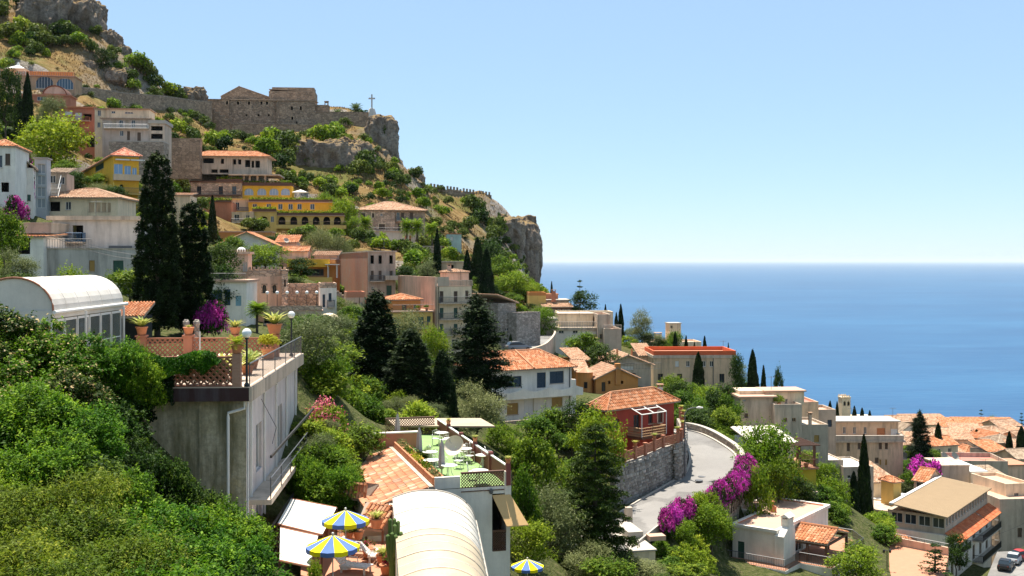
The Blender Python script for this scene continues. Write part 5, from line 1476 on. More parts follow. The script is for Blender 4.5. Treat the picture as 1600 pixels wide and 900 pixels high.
def hotel_right():
 r = bld('long_balcony_building', 'long building with a tan sheet roof, orange awning and balconied white flank', 1482, 905, 150, 'building')
 M_tan = plain('tan_roof_sheet', (.34,.245,.15), .85, 0, .15, .1, .8)
 b = Vol(r, 1482, 912, 150, 53, w=24, d=8.6, vT=838, below=4); b.walls(M_whitewall)
 for zi, z in enumerate((.4, 3.5)):
  for k in range(6): b.winm('F', 1.2+3.8*k, 2.6+3.8*k, z, z+2.2, 'shut', mat=M_brown_sh, sill=False)
 b.winm('L', 1.0, 2.2, 1.0, 2.4, 'glass'); b.winm('L', 5.5, 7.5, 3.6, 5.2, 'glass'); b.winm('L', 3.2, 4.4, 1.0, 2.4, 'shut'); b.finish()
 for z in (.3, 3.4): b.balcony('F', 12.5, 23.8, z, out=1.5, mat=M_kerb, rmat=M_black)
 b.balcony('F', .4, 8.5, 3.4, out=.9, mat=M_kerb, rmat=M_black)
 H = b.h
 t = Vol.on(b, .5, .6, H, 23.2, 7.9, 2.5); t.walls(M_grey)
 for k in range(15): t.winm('F', .5+1.52*k, 1.5+1.52*k, 1.0, 2.1, 'glass', sill=False, bars=False)
 for k in range(4): t.winm('L', .5+1.9*k, 2.1+1.9*k, .8, 2.2, 'glass', sill=False)
 t.finish()
 M = t.M; V = lambda x, y, z: M @ Vector((x, y, z))
 rf = MB(); rf.hexa([V(-.6,-.5,2.45),V(23.8,-.5,2.45),V(23.8,7.0,3.3),V(-.6,7.0,3.3),V(-.6,-.5,2.6),V(23.8,-.5,2.6),V(23.8,7.0,3.45),V(-.6,7.0,3.45)]); ro = rf.build('roof', M_tan, r)
 n = 52; rb = MB()
 for k in range(n):
  x = -.6 + 24.4*k/n; rb.hexa([V(x,-.5,2.603),V(x+.16,-.5,2.603),V(x+.16,7.0,3.453),V(x,7.0,3.453),V(x+.03,-.5,2.65),V(x+.13,-.5,2.65),V(x+.13,7.0,3.5),V(x+.03,7.0,3.5)])
 rb.build('roof_ribs', M_tan, ro, kind='stuff')
 rg = MB(); rg.hexa([V(-.65,7.0,3.3),V(23.8,7.0,3.3),V(23.8,7.5,3.3),V(-.65,7.5,3.3),V(-.65,7.0,3.6),V(23.8,7.0,3.6),V(23.8,7.5,3.6),V(-.65,7.5,3.6)]); rg.build('ridge_cap', M_white, ro)
 Vb = lambda x, y, z: b.M @ Vector((x, y, z))
 aw = tiled_slab(r, Vb(.2,-1.5,H-.9), Vb(15.8,-1.5,H-.9), Vb(15.8,.55,H+.25), Vb(.2,.55,H+.25), tilemat('orange_awning_tile', (.50,.12,.05), (.60,.17,.07), (.66,.24,.11)), .4, .5, .1, 'awning_roof')
 tiled_slab(r, Vb(16.3,-1.5,H-.9), Vb(24,-1.5,H-.9), Vb(24,.55,H+.25), Vb(16.3,.55,H+.25), MATS['orange_awning_tile'], .4, .5, .1, 'awning_roof')
 g = Vol.on(b, 2.5, 8.6, 0, 12, 8.5, H+1.6, 4); g.walls(M_grey)
 for k in range(5): g.winm('L', .6+1.55*k, 1.8+1.55*k, H-.2, H+1.2, 'glass', sill=False)
 g.finish(); g.box('roof', M_concrete, -.4, 12, 0, 8.9, g.h+.001, g.h+.25); g.box('roof_sheet', M_white, 5.5, 12, .3, 7, g.h+.26, g.h+.5)
 g.box('tank', M_concrete, 1.2, 2.8, 5.6, 7.4, g.h+.251, g.h+1.1)
 v = MB(); c = g.M @ Vector((2.2, 4.4, g.h+.25)); v.lathe(c, [(.4,0),(.4,1.1),(.3,1.2),(.3,1.9),(.5,1.9),(.5,2.3),(.1,2.5)], 10); v.build('ventilator', M_iron, r)
 e = Vol.on(b, -2.6, 4.2, 0, 2.6, 9.5, H-1.6, 4); e.walls(M_beige); e.winm('L', 1, 2.2, .4, 2.2, 'door'); e.finish(); e.hip(M_tile, 1.1, .4, .3)
hotel_right()
simple('street_side_house', 'tall grey street house in shade behind the long balcony building', 1562, 905, 168, 6, M_grey, 785, uR=1640, d=12, par=.5, wins=[('F',1590,825,1597,840,'shut',M_brown_sh),('F',1583,857,1592,877,'dark')])
def small_street():
 mb = MB(); pts = [PZ(1535, 930, 157.2), PZ(1640, 930, 157.2), PZ(1640, 868, 157.4), PZ(1558, 872, 157.4)]
 mb.add([p+Vector((0,0,.9)) for p in pts] + [p-Vector((0,0,5)) for p in pts], [(0,1,2,3), (7,6,5,4)] + [(i, i+4, 4+(i+1) % 4, (i+1) % 4) for i in range(4)])
 tag(mb.build('side_street', M_road), 'short asphalt street between the long balcony building and the grey house', 'street', kind='structure')
small_street()
def terrace_red():
 r = bld('red_tiled_terrace', 'terracotta paved terrace with a low pink wall above the balconied building', 1400, 880, 112, 'terrace')
 z = 169.6; q = [PZ(u, v, z) for u, v in ((1350,860),(1372,846),(1482,868),(1470,925),(1370,935))]
 mb = MB(); mb.add([p for p in q] + [p-Vector((0,0,4)) for p in q], [(0,1,2,3,4)[::-1], (5,6,7,8,9)] + [(i, (i+1) % 5, 5+(i+1) % 5, 5+i) for i in range(5)]); mb.build('floor', M_terrafloor, r)
 w = MB()
 a, b = q[1], q[2]; n = Vector((0,.3,0)); hi = Vector((0,0,.8)); lo = Vector((0,0,-3))
 w.hexa([a+lo, b+lo, b+n+lo, a+n+lo, a+hi, b+hi, b+n+hi, a+n+hi]); w.build('parapet', M_pink, r)
 rail_path(r, [a+hi, b+hi], .4, .8, M_iron)
 lp = PZ(1386, 892, z); l = empty('garden_lamp', lp, 'black garden lamp with two lantern heads on the terracotta terrace', 'lamp')
 mb = MB(); mb.tube([lp, lp+Vector((0,0,2))], [.05,.04], 6); mb.tube([lp+Vector((-.3,0,2)), lp+Vector((.3,0,2))], [.03,.03], 5); mb.build('pole', M_black, l)
 for sx in (-.3, .3):
  mb = MB(); mb.lathe(lp+Vector((sx,0,1.75)), [(.05,0),(.12,.1),(.12,.3),(.02,.4)], 8); mb.build('lantern', M_black, l)
terrace_red()
def yellow_terrace_house():
 r = bld('yellow_terrace_house', 'yellow house with roof terrace, dark pergola and pale awning roof', 1235, 757, 121)
 b = Vol(r, 1226, 765, 119, 10, uR=1275, d=7, vT=734); b.walls(plaster('lemon_plaster', (.55,.42,.04), .2, (.3,.2,.05)))
 b.win('F', 1240, 744, 1251, 763, 'shut', mat=M_brown_sh, sill=False); b.win('F', 1230, 745, 1236, 760, 'dark'); b.finish(); b.box('roof_terrace', M_terrafloor, -.3, b.w+.2, -.4, b.d, b.h+.001, b.h+.2)
 for x in (.3, b.w*.5, b.w-.1):
  for y in (.2, 4.5):
   mb = MB(); mb.box(b.M, x-.12, x+.12, y-.12, y+.12, b.h+.2, b.h+2.5); mb.build('post', M_wood, r)
 for k in range(12):
  y = 0 + 5.0*k/11; mb = MB(); mb.box(b.M, -.4, b.w+.5, y-.05, y+.05, b.h+2.51, b.h+2.63); mb.build('rafter', M_wood, r)
 rail_path(r, [b.M @ Vector((-.2,-.3,b.h+.2)), b.M @ Vector((b.w+.1,-.3,b.h+.2)), b.M @ Vector((b.w+.1,5,b.h+.2))], .9, .15, M_wood)
 a = Vol.on(b, -2.6, 2.0, b.h, 4.6, 6, 2.6, 3); a.walls(M_whitewall); a.winm('F', 1, 3, .2, 2.1, 'dark'); a.finish(); a.shed(plain('cream_awning', (.7,.64,.52), .8), .9, 'B', .4, .6)
 c = MB(); c.box(b.M, 2.5, b.w-.6, -1.9, -.4, -.6, .05); c.build('planter_bed', M_rockwall, r)
 potted(b.M @ Vector((b.w-1.2, -.1, b.h+.2)), .28, 'x', 'round potted shrub on the yellow house roof terrace', None, .6, crown='hedgebox')
yellow_terrace_house()
# ================================================================ the hillside on the left
def stone_villa():
 r = bld('stone_villa', 'square pinkish stone villa with pale hipped roof and palms in front', 600, 383, 290, 'villa')
 b = Vol(r, 557, 372, 287, 12, uR=617, d=13, vT=328, below=3); b.walls(M_pinkstone)
 b.win('F', 563, 333, 571, 341, 'shut', surround=M_cream); b.win('F', 581, 333, 585, 340, 'shut', surround=M_cream); b.win('F', 594.5, 333.5, 598, 337.5, 'glass'); b.win('F', 592, 350, 601.5, 358, 'shut', surround=M_cream); b.finish()
 c = Vol.on(b, b.w, .8, 0, 8.2, 11, b.h, 3); c.walls(M_pinkstone)
 for u in (622, 629, 643): c.win('F', u-2.4, 332, u+2.4, 344, 'shut' if u != 622 else 'glass', sill=False)
 for u in (624, 631, 645): c.win('F', u-2.4, 349, u+2.4, 361, 'shut', sill=False)
 c.finish(); c.balcony('F', .3, 7, c.px('F', 632, 345)[1], out=1.1)
 rf = Vol.on(b, 0, 0, 0, b.w+8.2, 12.5, b.h); rf.wallmat = M_pinkstone; rf.hip(M_tilepale, 2.6, .7, .4, course=.55, ridge=2.0)
 l = Vol(r, 572, 389, 283, 12, uR=650, d=8, vT=362, below=4); l.walls(plaster('pale_pink_render', (.55,.46,.40), .4))
 for u in (604, 634, 641): l.win('F', u-1.7, 368, u+1.7, 380, 'shut', mat=M_terra, sill=False)
 l.finish(); l.box('terrace', M_roofpink, -.2, l.w+.2, -.3, 8, l.h+.001, l.h+.2); rail_path(r, [l.M @ Vector((0,-.2,l.h+.2)), l.M @ Vector((l.w,-.2,l.h+.2))], .9, .4)
 g = Vol(r, 590, 399, 277, 10, uR=690, d=5, vT=385, below=4); g.walls(M_rockwall); g.finish()
 g.box('terrace', M_kerb, -.2, g.w+.2, -.1, 8, g.h+.001, g.h+.15)
stone_villa()
def yellow_hotel():
 r = bld('yellow_terraced_hotel', 'golden yellow terraced hotel with rows of arches and planted balconies', 430, 362, 275, 'hotel')
 def planters(b, x0, x1, z, y=-.1):
  s = MB(); s.box(b.M, x0, x1, y-.5, y, z, z+.55); s.build('planter', M_wood, r)
  g = np.random.default_rng(int(abs(x1*10+z*7))); n = int((x1-x0)*60)
  pos = np.stack([g.uniform(x0, x1, n), y-.25+g.normal(size=n)*.25, z+.55+np.abs(g.normal(size=n))*.28], -1)
  pos = np.array([tuple(b.M @ Vector(p)) for p in pos]) - np.array(r.location); nor = g.normal(size=(n, 3)); nor /= np.linalg.norm(nor, axis=1, keepdims=True)
  V, Fc = leaves_np(pos, nor, .35, .6, 3); me = mesh_np('planter_leaves', V, Fc, [L_bright], attr=g.uniform(0, 1, n)); o = link('planter_leaves', me, r); o['kind'] = 'stuff'
 a = Vol(r, 431, 375, 272, 8, uR=538, d=6, vT=337, below=4); a.walls(M_ochre)
 for k, u in enumerate((440.5, 459, 476.5, 494, 510.5, 527)): a.win('F', u-5.5, 338.5, u+5.5, 351, 'dark', arch=True, sill=False)
 for u in (455, 475, 495, 515): a.win('F', u-3.5, 360.5, u+3.5, 366, 'dark', arch=True, sill=False)
 a.finish()
 z = a.px('F', 485, 352)[1]; a.balcony('F', -.3, a.w+.5, z, out=1.4, mat=M_ochre, rmat=M_wood, step=.3, th=.9)
 a.box('roof_terrace', M_roofpink, -.2, a.w+.2, -.5, 7, a.h+.001, a.h+.2); planters(a, .2, a.w, a.h+.2, -.05)
 a2 = Vol(r, 392, 372, 270, 6, uR=432, d=6, vT=331, below=4); a2.walls(M_ochre)
 a2.win('F', 405, 338, 418, 346, 'dark', arch=True, sill=False); a2.win('F', 394, 337, 399, 345, 'glass'); a2.win('F', 423, 338, 428, 347, 'glass', sill=False); a2.finish(); a2.slab(M_roofpink, .2, .2); planters(a2, .4, a2.w, a2.h+.2, -.05)
 b = Vol(r, 388, 345, 281, 6, uR=520, d=7, vT=316, below=3); b.walls(M_yellow)
 for u in (398, 420, 438, 454, 468, 488): b.win('F', u-3.5, 318.5, u+3.5, 327, 'glass')
 b.finish(); b.box('roof_terrace', M_roofpink, -.2, b.w+.2, -.5, 7, b.h+.001, b.h+.2); planters(b, .2, b.w, b.h+.2, -.05)
 b2 = Vol(r, 348, 345, 281, 6, uR=389, d=7, vT=312, below=6); b2.walls(M_beige); b2.win('F', 359, 316, 366, 328, 'glass', sill=False); b2.win('F', 368, 316, 374, 328, 'glass', sill=False); b2.win('F', 362, 336, 370, 344, 'dark'); b2.finish(); b2.slab(M_ochre, .3, .3)
 rail_path(r, [b2.M @ Vector((.2,-.8,b2.px('F',365,330)[1])), b2.M @ Vector((b2.w,-.8,b2.px('F',365,330)[1]))], .9, .3)
 b2.balcony('F', .1, b2.w, b2.px('F', 365, 330)[1], out=1.0, mat=M_ochre)
 c = Vol(r, 377, 322, 288, 6, uR=456, d=7, vT=290, below=3); c.walls(M_yellow)
 for u in (389, 409, 428, 446): c.win('F', u-7, 294.5, u+7, 305, 'glass', arch=True, sill=False, mat=plain('curtain_glass', (.35,.42,.5), .2))
 c.finish(); c.slab(M_wood, .25, .35); planters(c, .3, c.w, c.h+.35, .4)
 d = Vol(r, 298, 322, 286, 5, uR=378, d=7, vT=285, below=3); d.walls(M_pinkstone)
 for u in (311, 345, 366): d.win('F', u-3.4, 291, u+3.4, 304, 'glass', fr=M_brown_sh, sill=False)
 d.finish(); d.slab(M_wood, .25, .45); planters(d, d.w*.5, d.w, d.h+.45, .4)
 d.balcony('F', .3, d.w, d.px('F', 340, 305)[1], out=1.2, mat=M_wood, rmat=M_wood, step=.3)
 e = Vol(r, 296, 350, 272, 5, uR=362, d=7, vT=319, below=5); e.walls(M_terra); e.finish(); e.flat(M_roofpink, .5, .2); planters(e, .3, e.w, e.h+.5, .1)
 f = Vol(r, 362, 352, 268, 5, uR=396, d=6, vT=331, below=5); f.walls(M_beige); f.win('F', 366, 335, 374, 344, 'glass'); f.win('F', 384, 336, 390, 345, 'glass'); f.finish(); f.balcony('F', 0, f.w, f.px('F', 380, 348)[1], out=1)
 u_ = empty('sun_umbrella', P(470, 308, 290), 'small white square parasol on the hotel terrace', 'umbrella')
 p = P(470, 312, 290); t = MB(); t.tube([p, p+Vector((0,0,2.3))], [.05,.05], 5); t.build('pole', M_white, u_)
 t = MB(); q = p+Vector((0,0,1.9)); t.add([q+Vector((-2,-2,0)), q+Vector((2,-2,0)), q+Vector((2,2,0)), q+Vector((-2,2,0)), q+Vector((0,0,.8))], [(0,1,4),(1,2,4),(2,3,4),(3,0,4)]); t.build('canopy', M_white, u_)
yellow_hotel()
def concrete_ruin():
 r = bld('unfinished_concrete_house', 'unfinished grey concrete house on stilts with new orange roof', 350, 280, 288)
 b = Vol(r, 299, 272, 287, 5, uR=417, d=10, vT=244, below=.0); b.walls(M_concrete)
 b.win('F', 317, 247, 334, 255, 'dark', sill=False); b.win('F', 345, 248, 350, 256, 'dark', sill=False); b.win('F', 364, 249, 369, 257, 'dark', sill=False); b.win('F', 372, 249, 377, 257, 'dark', sill=False)
 b.win('F', 383, 250, 391, 261, 'dark', sill=False); b.win('F', 393, 251, 397, 262, 'dark', sill=False); b.win('F', 399, 251, 406, 262, 'dark', sill=False)
 b.win('F', 330, 264.5, 340, 270, 'dark', sill=False); b.win('F', 343, 264.5, 357, 270, 'dark', sill=False); b.finish()
 b.hip(M_tile, 1.9, 1.0, .4, course=.55, ridge=b.w-7)
 for u in (362, 381, 390, 402, 414):
  x = b.px('F', u, 270)[0]; b.box('pillar', M_concrete, x-.25, x+.25, .1, .6, -3.2, -.001)
 b.box('floor_slab', M_concrete, b.w*.5, b.w+3.5, -1.6, b.d, -.35, -.002)
 b.box('back_wall', M_concrete, b.w*.45, b.w, 3, 3.2, -4, -.36)
concrete_ruin()
def beige_hill_house():
 r = bld('pale_hillside_house', 'pale three-storey hillside house with tiled eave bands and long balcony', 200, 245, 255)
 a = Vol(r, 148, 252, 256, 6, uR=172, d=9, vT=170, below=3); a.walls(M_cream)
 a.win('F', 152.5, 172, 157.5, 181, 'glass'); a.win('F', 152, 191, 157, 199, 'glass'); a.win('F', 161, 206, 165, 216, 'shut', sill=False); a.finish(); a.shed(M_tilepale, .6, 'B', .3, .4)
 b = Vol(r, 160, 246, 253, 6, uR=234, d=9, vT=185, below=3); b.walls(plaster('dusty_pink', (.52,.42,.35), .4))
 for u in (178, 189, 199, 208): b.win('F', u-3, 187.5, u+3, 199.5, 'shut' if u in (178, 199) else 'glass', mat=M_grey if u in (178, 199) else None, sill=False)
 b.win('F', 187, 204, 193, 212.5, 'glass'); b.win('F', 198.5, 205, 203, 219, 'shut', sill=False); b.win('F', 214.5, 207, 220, 221, 'shut', sill=False); b.finish()
 b.shed(M_tilepale, .5, 'B', .5, .4); z = b.px('F', 190, 201)[1]; b.balcony('F', .5, b.w-.2, z, out=1.3, rmat=M_white)
 t = Vol.on(b, .5, 1.8, b.h+.2, b.w-1, 6, 2.2); t.walls(M_cream); t.win('F', 174, 173.5, 180, 177, 'glass'); t.win('F', 195, 175, 208, 177.5, 'glass'); t.finish(); t.slab(M_tilepale, .3, .25)
 c = Vol(r, 234, 246, 254, 6, uR=257, d=8, vT=193, below=3); c.walls(M_concrete); c.win('F', 236, 197, 254, 204, 'dark', sill=False); c.win('F', 236, 209, 254, 217, 'dark', sill=False); c.finish(); c.slab(M_kerb, .3, .8)
 g = Vol(r, 170, 262, 248, 5, uR=256, d=5, vT=221, below=4); g.walls(M_rockwall); g.win('F', 247, 238, 250, 242, 'dark'); g.finish(); g.box('terrace', M_kerb, 0, g.w, 0, 6, g.h+.001, g.h+.2)
beige_hill_house()
def hill_retaining():
 simple('shaded_retaining_wall', 'tall brown stone retaining wall on the slope beside the concrete ruin', 256, 255, 283, 4, M_castle, 217, uR=312, d=3, roof='slab', rmat=M_castle, cat='wall', over=.05)
 r = bld('fortress_road_wall', 'long grey stone retaining wall carrying the fortress road', 110, 165, 308, 'wall')
 path = [P(100,163,303), P(150,168,314), P(200,176,326), P(255,184,340), P(305,190,358), P(330,200,366)]; top = [135, 140, 147, 151, 158, 160]
 mb = MB(); cp = MB()
 for i in range(len(path)-1):
  a, b = path[i], path[i+1]; za = CZ-(top[i]-HV)*a.y/F; zb = CZ-(top[i+1]-HV)*b.y/F; lo = Vector((0,0,-5)); n = Vector((0,1.2,0))
  A, B = Vector((a.x,a.y,za)), Vector((b.x,b.y,zb))
  mb.hexa([a+lo, b+lo, b+n+lo, a+n+lo, A, B, B+n, A+n]); e = Vector((0,0,.01)); h = Vector((0,0,.35)); o = Vector((0,-.15,0))
  cp.hexa([A+e+o, B+e+o, B+n+e, A+n+e, A+h+o, B+h+o, B+n+h, A+n+h])
 mb.build('wall', M_castle, r); cp.build('coping', M_rockwall, r)
hill_retaining()
def fortress():
 r = bld('hilltop_fortress', 'old brown stone fortress sanctuary with sloping roofs on the ridge', 420, 195, 380, 'fortress')
 a = Vol(r, 357, 206, 380, 5, uR=440, d=9, vT=156, below=5); a.walls(M_castle)
 for u in (372, 389, 408.5, 417, 436): a.win('F', u-1.8, 158.5, u+1.8, 163.5, 'dark', surround=M_beige)
 for u in (385, 404, 420): a.win('F', u-1.4, 178, u+1.4, 181.5, 'dark')
 a.finish(); a.shed(M_tilebrown, 1.6, 'B', .4, .5, .6)
 a2 = Vol(r, 317, 206, 378, 5, uR=358, d=8, vT=155, below=5); a2.walls(M_castle); a2.win('F', 353, 158, 356.5, 163, 'dark', surround=M_beige); a2.finish(); a2.shed(M_tilebrown, .9, 'B', .3, .5, .6)
 b = Vol(r, 432, 205, 380, 5, uR=492, d=11, vT=157, below=5); b.walls(M_castle)
 for u in (456, 470): b.win('F', u-1.5, 166, u+1.5, 172, 'dark')
 b.win('F', 455, 182, 458.5, 187, 'dark', surround=M_beige); b.win('F', 462, 190, 465, 194, 'dark'); b.finish(); b.shed(M_tilebrown, 1.0, 'B', .3, .5, .6)
 c = Vol(r, 420, 165, 388, 5, uR=492, d=10, vT=142, below=6); c.walls(M_castle); c.finish(); c.shed(M_castle, .7, 'L', .0, .8, 1)
 c2 = Vol(r, 425, 160, 392, 5, uR=491, d=6, vT=137, below=6); c2.walls(M_castle); c2.finish(); c2.slab(M_castle, 0, .2)
 g = Vol(r, 345, 165, 388, 5, uR=420, d=10, vT=150, below=6); g.walls(M_castle); g.finish(); g.gable(M_castle, 3.6, .1, 'y', .8, 1.0, off=.38)
 e = Vol(r, 492, 200, 383, 5, uR=513, d=6, vT=165, below=5); e.walls(M_castle); e.finish(); e.slab(M_castle, .1, .3)
 f = Vol(r, 507, 172, 385, 5, uR=513, d=1.2, vT=159, below=3); f.walls(M_castle); f.win('F', 508.4, 161, 511.4, 165.5, 'open'); f.win('B', 500, 161, 520, 165, 'open'); f.finish(); f.slab(M_castle, .1, .3)
 w = Vol(r, 488, 200, 381, 5, uR=575, d=2, vT=175.5, below=6); w.walls(M_castle); w.finish(); w.slab(M_castle, .1, .3)
 w2 = Vol(r, 345, 206, 374, 7, uR=495, d=1.0, vT=193, below=5); w2.walls(M_castle); w2.finish(); w2.slab(M_rockwall, .15, .3)
 for i in range(5):
  a_ = Vol(r, 318+8*i, 208, 372, 5, uR=327+8*i, d=1, vT=165+5.5*i, below=5); a_.walls(M_castle); a_.finish(); a_.slab(M_rockwall, .1, .3)
fortress()
def cross():
 c = P(581, 178, 384)
 r = empty('stone_cross', c, 'tall pale cross on a stone plinth at the cliff top', 'cross')
 M_cr = plain('pale_cross_stone', (.5,.47,.42), .8)
 mb = MB(); mb.tube_z([(c.x,c.y,c.z-2,1.9),(c.x,c.y,c.z+.6,1.4),(c.x,c.y,c.z+1.8,1.0),(c.x,c.y,c.z+2.0,.7)], 6); mb.build('plinth', M_cr, r)
 M = Matrix.Translation(c); mb = MB(); mb.box(M, -.24, .24, -.24, .24, 2.0, 6.9); mb.build('shaft', M_cr, r)
 mb = MB(); mb.box(M, -1.15, -.24, -.22, .22, 5.2, 5.7); mb.build('arm', M_cr, r); mb = MB(); mb.box(M, .24, 1.15, -.22, .22, 5.2, 5.7); mb.build('arm', M_cr, r)
cross()
def battlements():
 a, b = P(672, 303, 394), P(768, 320, 402)
 za, zb = CZ-(291-HV)*394/F, CZ-(305-HV)*402/F
 r = empty('battlement_wall', a, 'dark crenellated stone wall running down the ridge', 'wall')
 n = 19; mb = MB()
 for i in range(n):
  p, q = a.lerp(b, i/n), a.lerp(b, (i+1)/n); zp = za+(zb-za)*(i+.5)/n - (.5 if i % 5 == 4 else 0)
  lo = Vector((0,0,-4)); t = Vector((0,1,0))
  P0, Q0 = Vector((p.x,p.y,zp)), Vector((q.x,q.y,zp)); mb.hexa([p+lo, q+lo, q+t+lo, p+t+lo, P0, Q0, Q0+t, P0+t])
  m = MB(); q2 = P0.lerp(Q0, .58); e = Vector((0,0,.005)); h = Vector((0,0,1.1)); m.hexa([P0+e, q2+e, q2+t+e, P0+t+e, P0+h, q2+h, q2+t+h, P0+t+h]); m.build('merlon', M_castle, r)
 mb.build('wall', M_castle, r)
battlements()
M_arcade = plaster('arcade_plaster', (.50,.33,.20), .5)
def upper_restaurant():
 r = bld('arched_hill_restaurant', 'hillside restaurant terrace with glazed arches and orange screens', 60, 140, 300, 'restaurant')
 b = Vol(r, -30, 140, 298, 8, uR=117, d=8, vT=117, below=3); b.walls(M_arcade)
 b.win('F', 12, 121, 25, 133, 'glass', arch=True, sill=False); b.win('F', 56, 119, 83, 138, 'glass', arch=True, sill=False); b.win('F', 88, 122.5, 114.5, 139.5, 'glass', arch=True, sill=False, mat=plain('blue_glass', (.06,.12,.17), .1)); b.finish()
 b.box('terrace', M_roofpink, -.2, b.w+.3, -.4, 8, b.h+.001, b.h+.2); rail_path(r, [b.M @ Vector((0,-.3,b.h+.2)), b.M @ Vector((b.w,-.3,b.h+.2))], 1.0, .6, M_terra, 'balustrade', .12)
 s = Vol.on(b, b.w*.42, 6, b.h+.2, b.w*.5, .5, 2.0); s.walls(M_orange); s.finish(); s.slab(M_orange, .1, .1)
 k = Vol.on(b, b.w*.05, 4, b.h+.2, 6, 3, 2.2); k.walls(M_beige); k.winm('F', 1, 4, .6, 1.8, 'glass'); k.finish(); k.slab(M_kerb, .4, .2)
 t = empty('white_tent', b.M @ Vector((b.w*.36, 2, b.h)), 'white peaked tent on the hillside restaurant terrace', 'tent')
 M = b.M; mb = MB(); x, y, z = b.w*.36, 3, b.h+2.2; mb.add([M @ Vector(q) for q in ((x-2.4,y-2.4,z),(x+2.4,y-2.4,z),(x+2.4,y+2.4,z),(x-2.4,y+2.4,z),(x-.5,y-.5,z+1.0),(x+.5,y-.5,z+1.0),(x+.5,y+.5,z+1.0),(x-.5,y+.5,z+1.0),(x,y,z+2.2))], [(0,1,5,4),(1,2,6,5),(2,3,7,6),(3,0,4,7),(4,5,8),(5,6,8),(6,7,8),(7,4,8)]); mb.build('canopy', M_white, t)
 for sx in (-2.3, 2.3):
  for sy in (-2.3, 2.3): mb = MB(); mb.tube([M @ Vector((x+sx,y+sy,b.h+.2)), M @ Vector((x+sx,y+sy,z))], [.05,.05], 5); mb.build('pole', M_white, t)
 c = Vol(r, 20, 165, 288, 8, uR=110, d=6, vT=149, below=3); c.walls(M_terra); c.win('F', 58, 151, 72, 157, 'glass'); c.finish(); c.slab(M_terra, .3, .4)
 v = Vol(r, 68, 148, 292, 8, uR=103, d=6, vT=146, below=4); v.walls(M_terra); v.finish(); mb = MB(); n = 14; R = v.w/2
 for i in range(n):
  a0, a1 = math.pi*i/n, math.pi*(i+1)/n
  mb.hexa([v.M @ Vector(q) for q in ((R-R*math.cos(a0),0,R*.8*math.sin(a0)),(R-R*math.cos(a1),0,R*.8*math.sin(a1)),(R-R*math.cos(a1),6,R*.8*math.sin(a1)),(R-R*math.cos(a0),6,R*.8*math.sin(a0)),(R-(R+.3)*math.cos(a0),-.2,(R*.8+.3)*math.sin(a0)),(R-(R+.3)*math.cos(a1),-.2,(R*.8+.3)*math.sin(a1)),(R-(R+.3)*math.cos(a1),6,(R*.8+.3)*math.sin(a1)),(R-(R+.3)*math.cos(a0),6,(R*.8+.3)*math.sin(a0)))])
 mb.build('barrel_roof', M_wood, r)
 fc = MB(); fc.add([v.M @ Vector((R-R*math.cos(math.pi*i/n), .12, R*.8*math.sin(math.pi*i/n))) for i in range(n+1)], [tuple(range(n+1))]); fc.build('end_wall', M_grey, r)
upper_restaurant()
def terra_hill_house():
 r = bld('terracotta_hill_house', 'terracotta row house with white blinds beside the pale hillside house', 110, 205, 268)
 a = Vol(r, 92, 215, 268, 8, uR=147, d=7, vT=168, below=3); a.walls(M_terra)
 a.win('F', 101, 174, 113, 180, 'shut', mat=M_white); a.win('F', 117, 176, 128, 187, 'shut', mat=M_white); a.win('F', 109, 191, 121, 198, 'glass'); a.win('F', 130, 178, 143, 188, 'dark'); a.finish(); a.slab(M_tile, .5, .3)
 a.balcony('F', .4, a.w*.9, a.px('F', 120, 189)[1], out=1.3, rail='bars', rmat=M_terra)
 b = Vol(r, 122, 232, 262, 8, uR=160, d=7, vT=208, below=3); b.walls(M_terra); b.win('F', 136, 213, 154, 230, 'dark', sill=False); b.finish(); b.slab(M_terra, .3, .5)
terra_hill_house()
def yellow_house():
 r = bld('bright_yellow_house', 'bright yellow house with red-tiled roof, wide windows and arched lower balcony', 165, 305, 182)
 b = Vol(r, 177, 306, 180, 28, uR=217, uL=112, vT=243, below=3); b.walls(M_yellow)
 b.win('L', 148.5, 253, 162, 266, 'glass', fr=M_green_sh); b.win('L', 138.5, 253.5, 143, 265, 'shut', mat=M_brown_sh)
 b.win('F', 178, 256, 192, 272, 'glass', mat=plain('sky_glass', (.22,.36,.55), .1)); b.win('F', 194.5, 259, 205, 274, 'glass', mat=MATS['sky_glass']); b.win('F', 206.5, 262, 214, 277, 'glass', mat=MATS['sky_glass'])
 b.win('F', 171+2, 285, 179, 302, 'dark', arch=True, sill=False); b.win('F', 187, 288, 193, 303, 'dark', arch=True, sill=False); b.finish()
 b.hip(tilemat('red_tile', (.42,.12,.08), (.55,.20,.12), (.66,.36,.25)), 1.5, .5, .32)
 z = b.px('F', 195, 279)[1]; b.box('band', plaster('peach_plaster', (.68,.50,.33), .2), -.05, b.w+.2, -1.0, -.003, z-.35, z+.65)
 b.balcony('F', -.5, b.w+.5, b.px('F', 190, 303)[1], out=1.7, mat=M_ochre)
 for k in range(2): b.box('awning', M_white, .3+2.4*k, 2.5+2.4*k, -.6, -.003, b.h-.75, b.h-.55)
 l = Vol.on(b, -.2, 6.5, 0, 4, 4.5, 2.6, 3); l.walls(M_yellow); l.finish()
yellow_house()
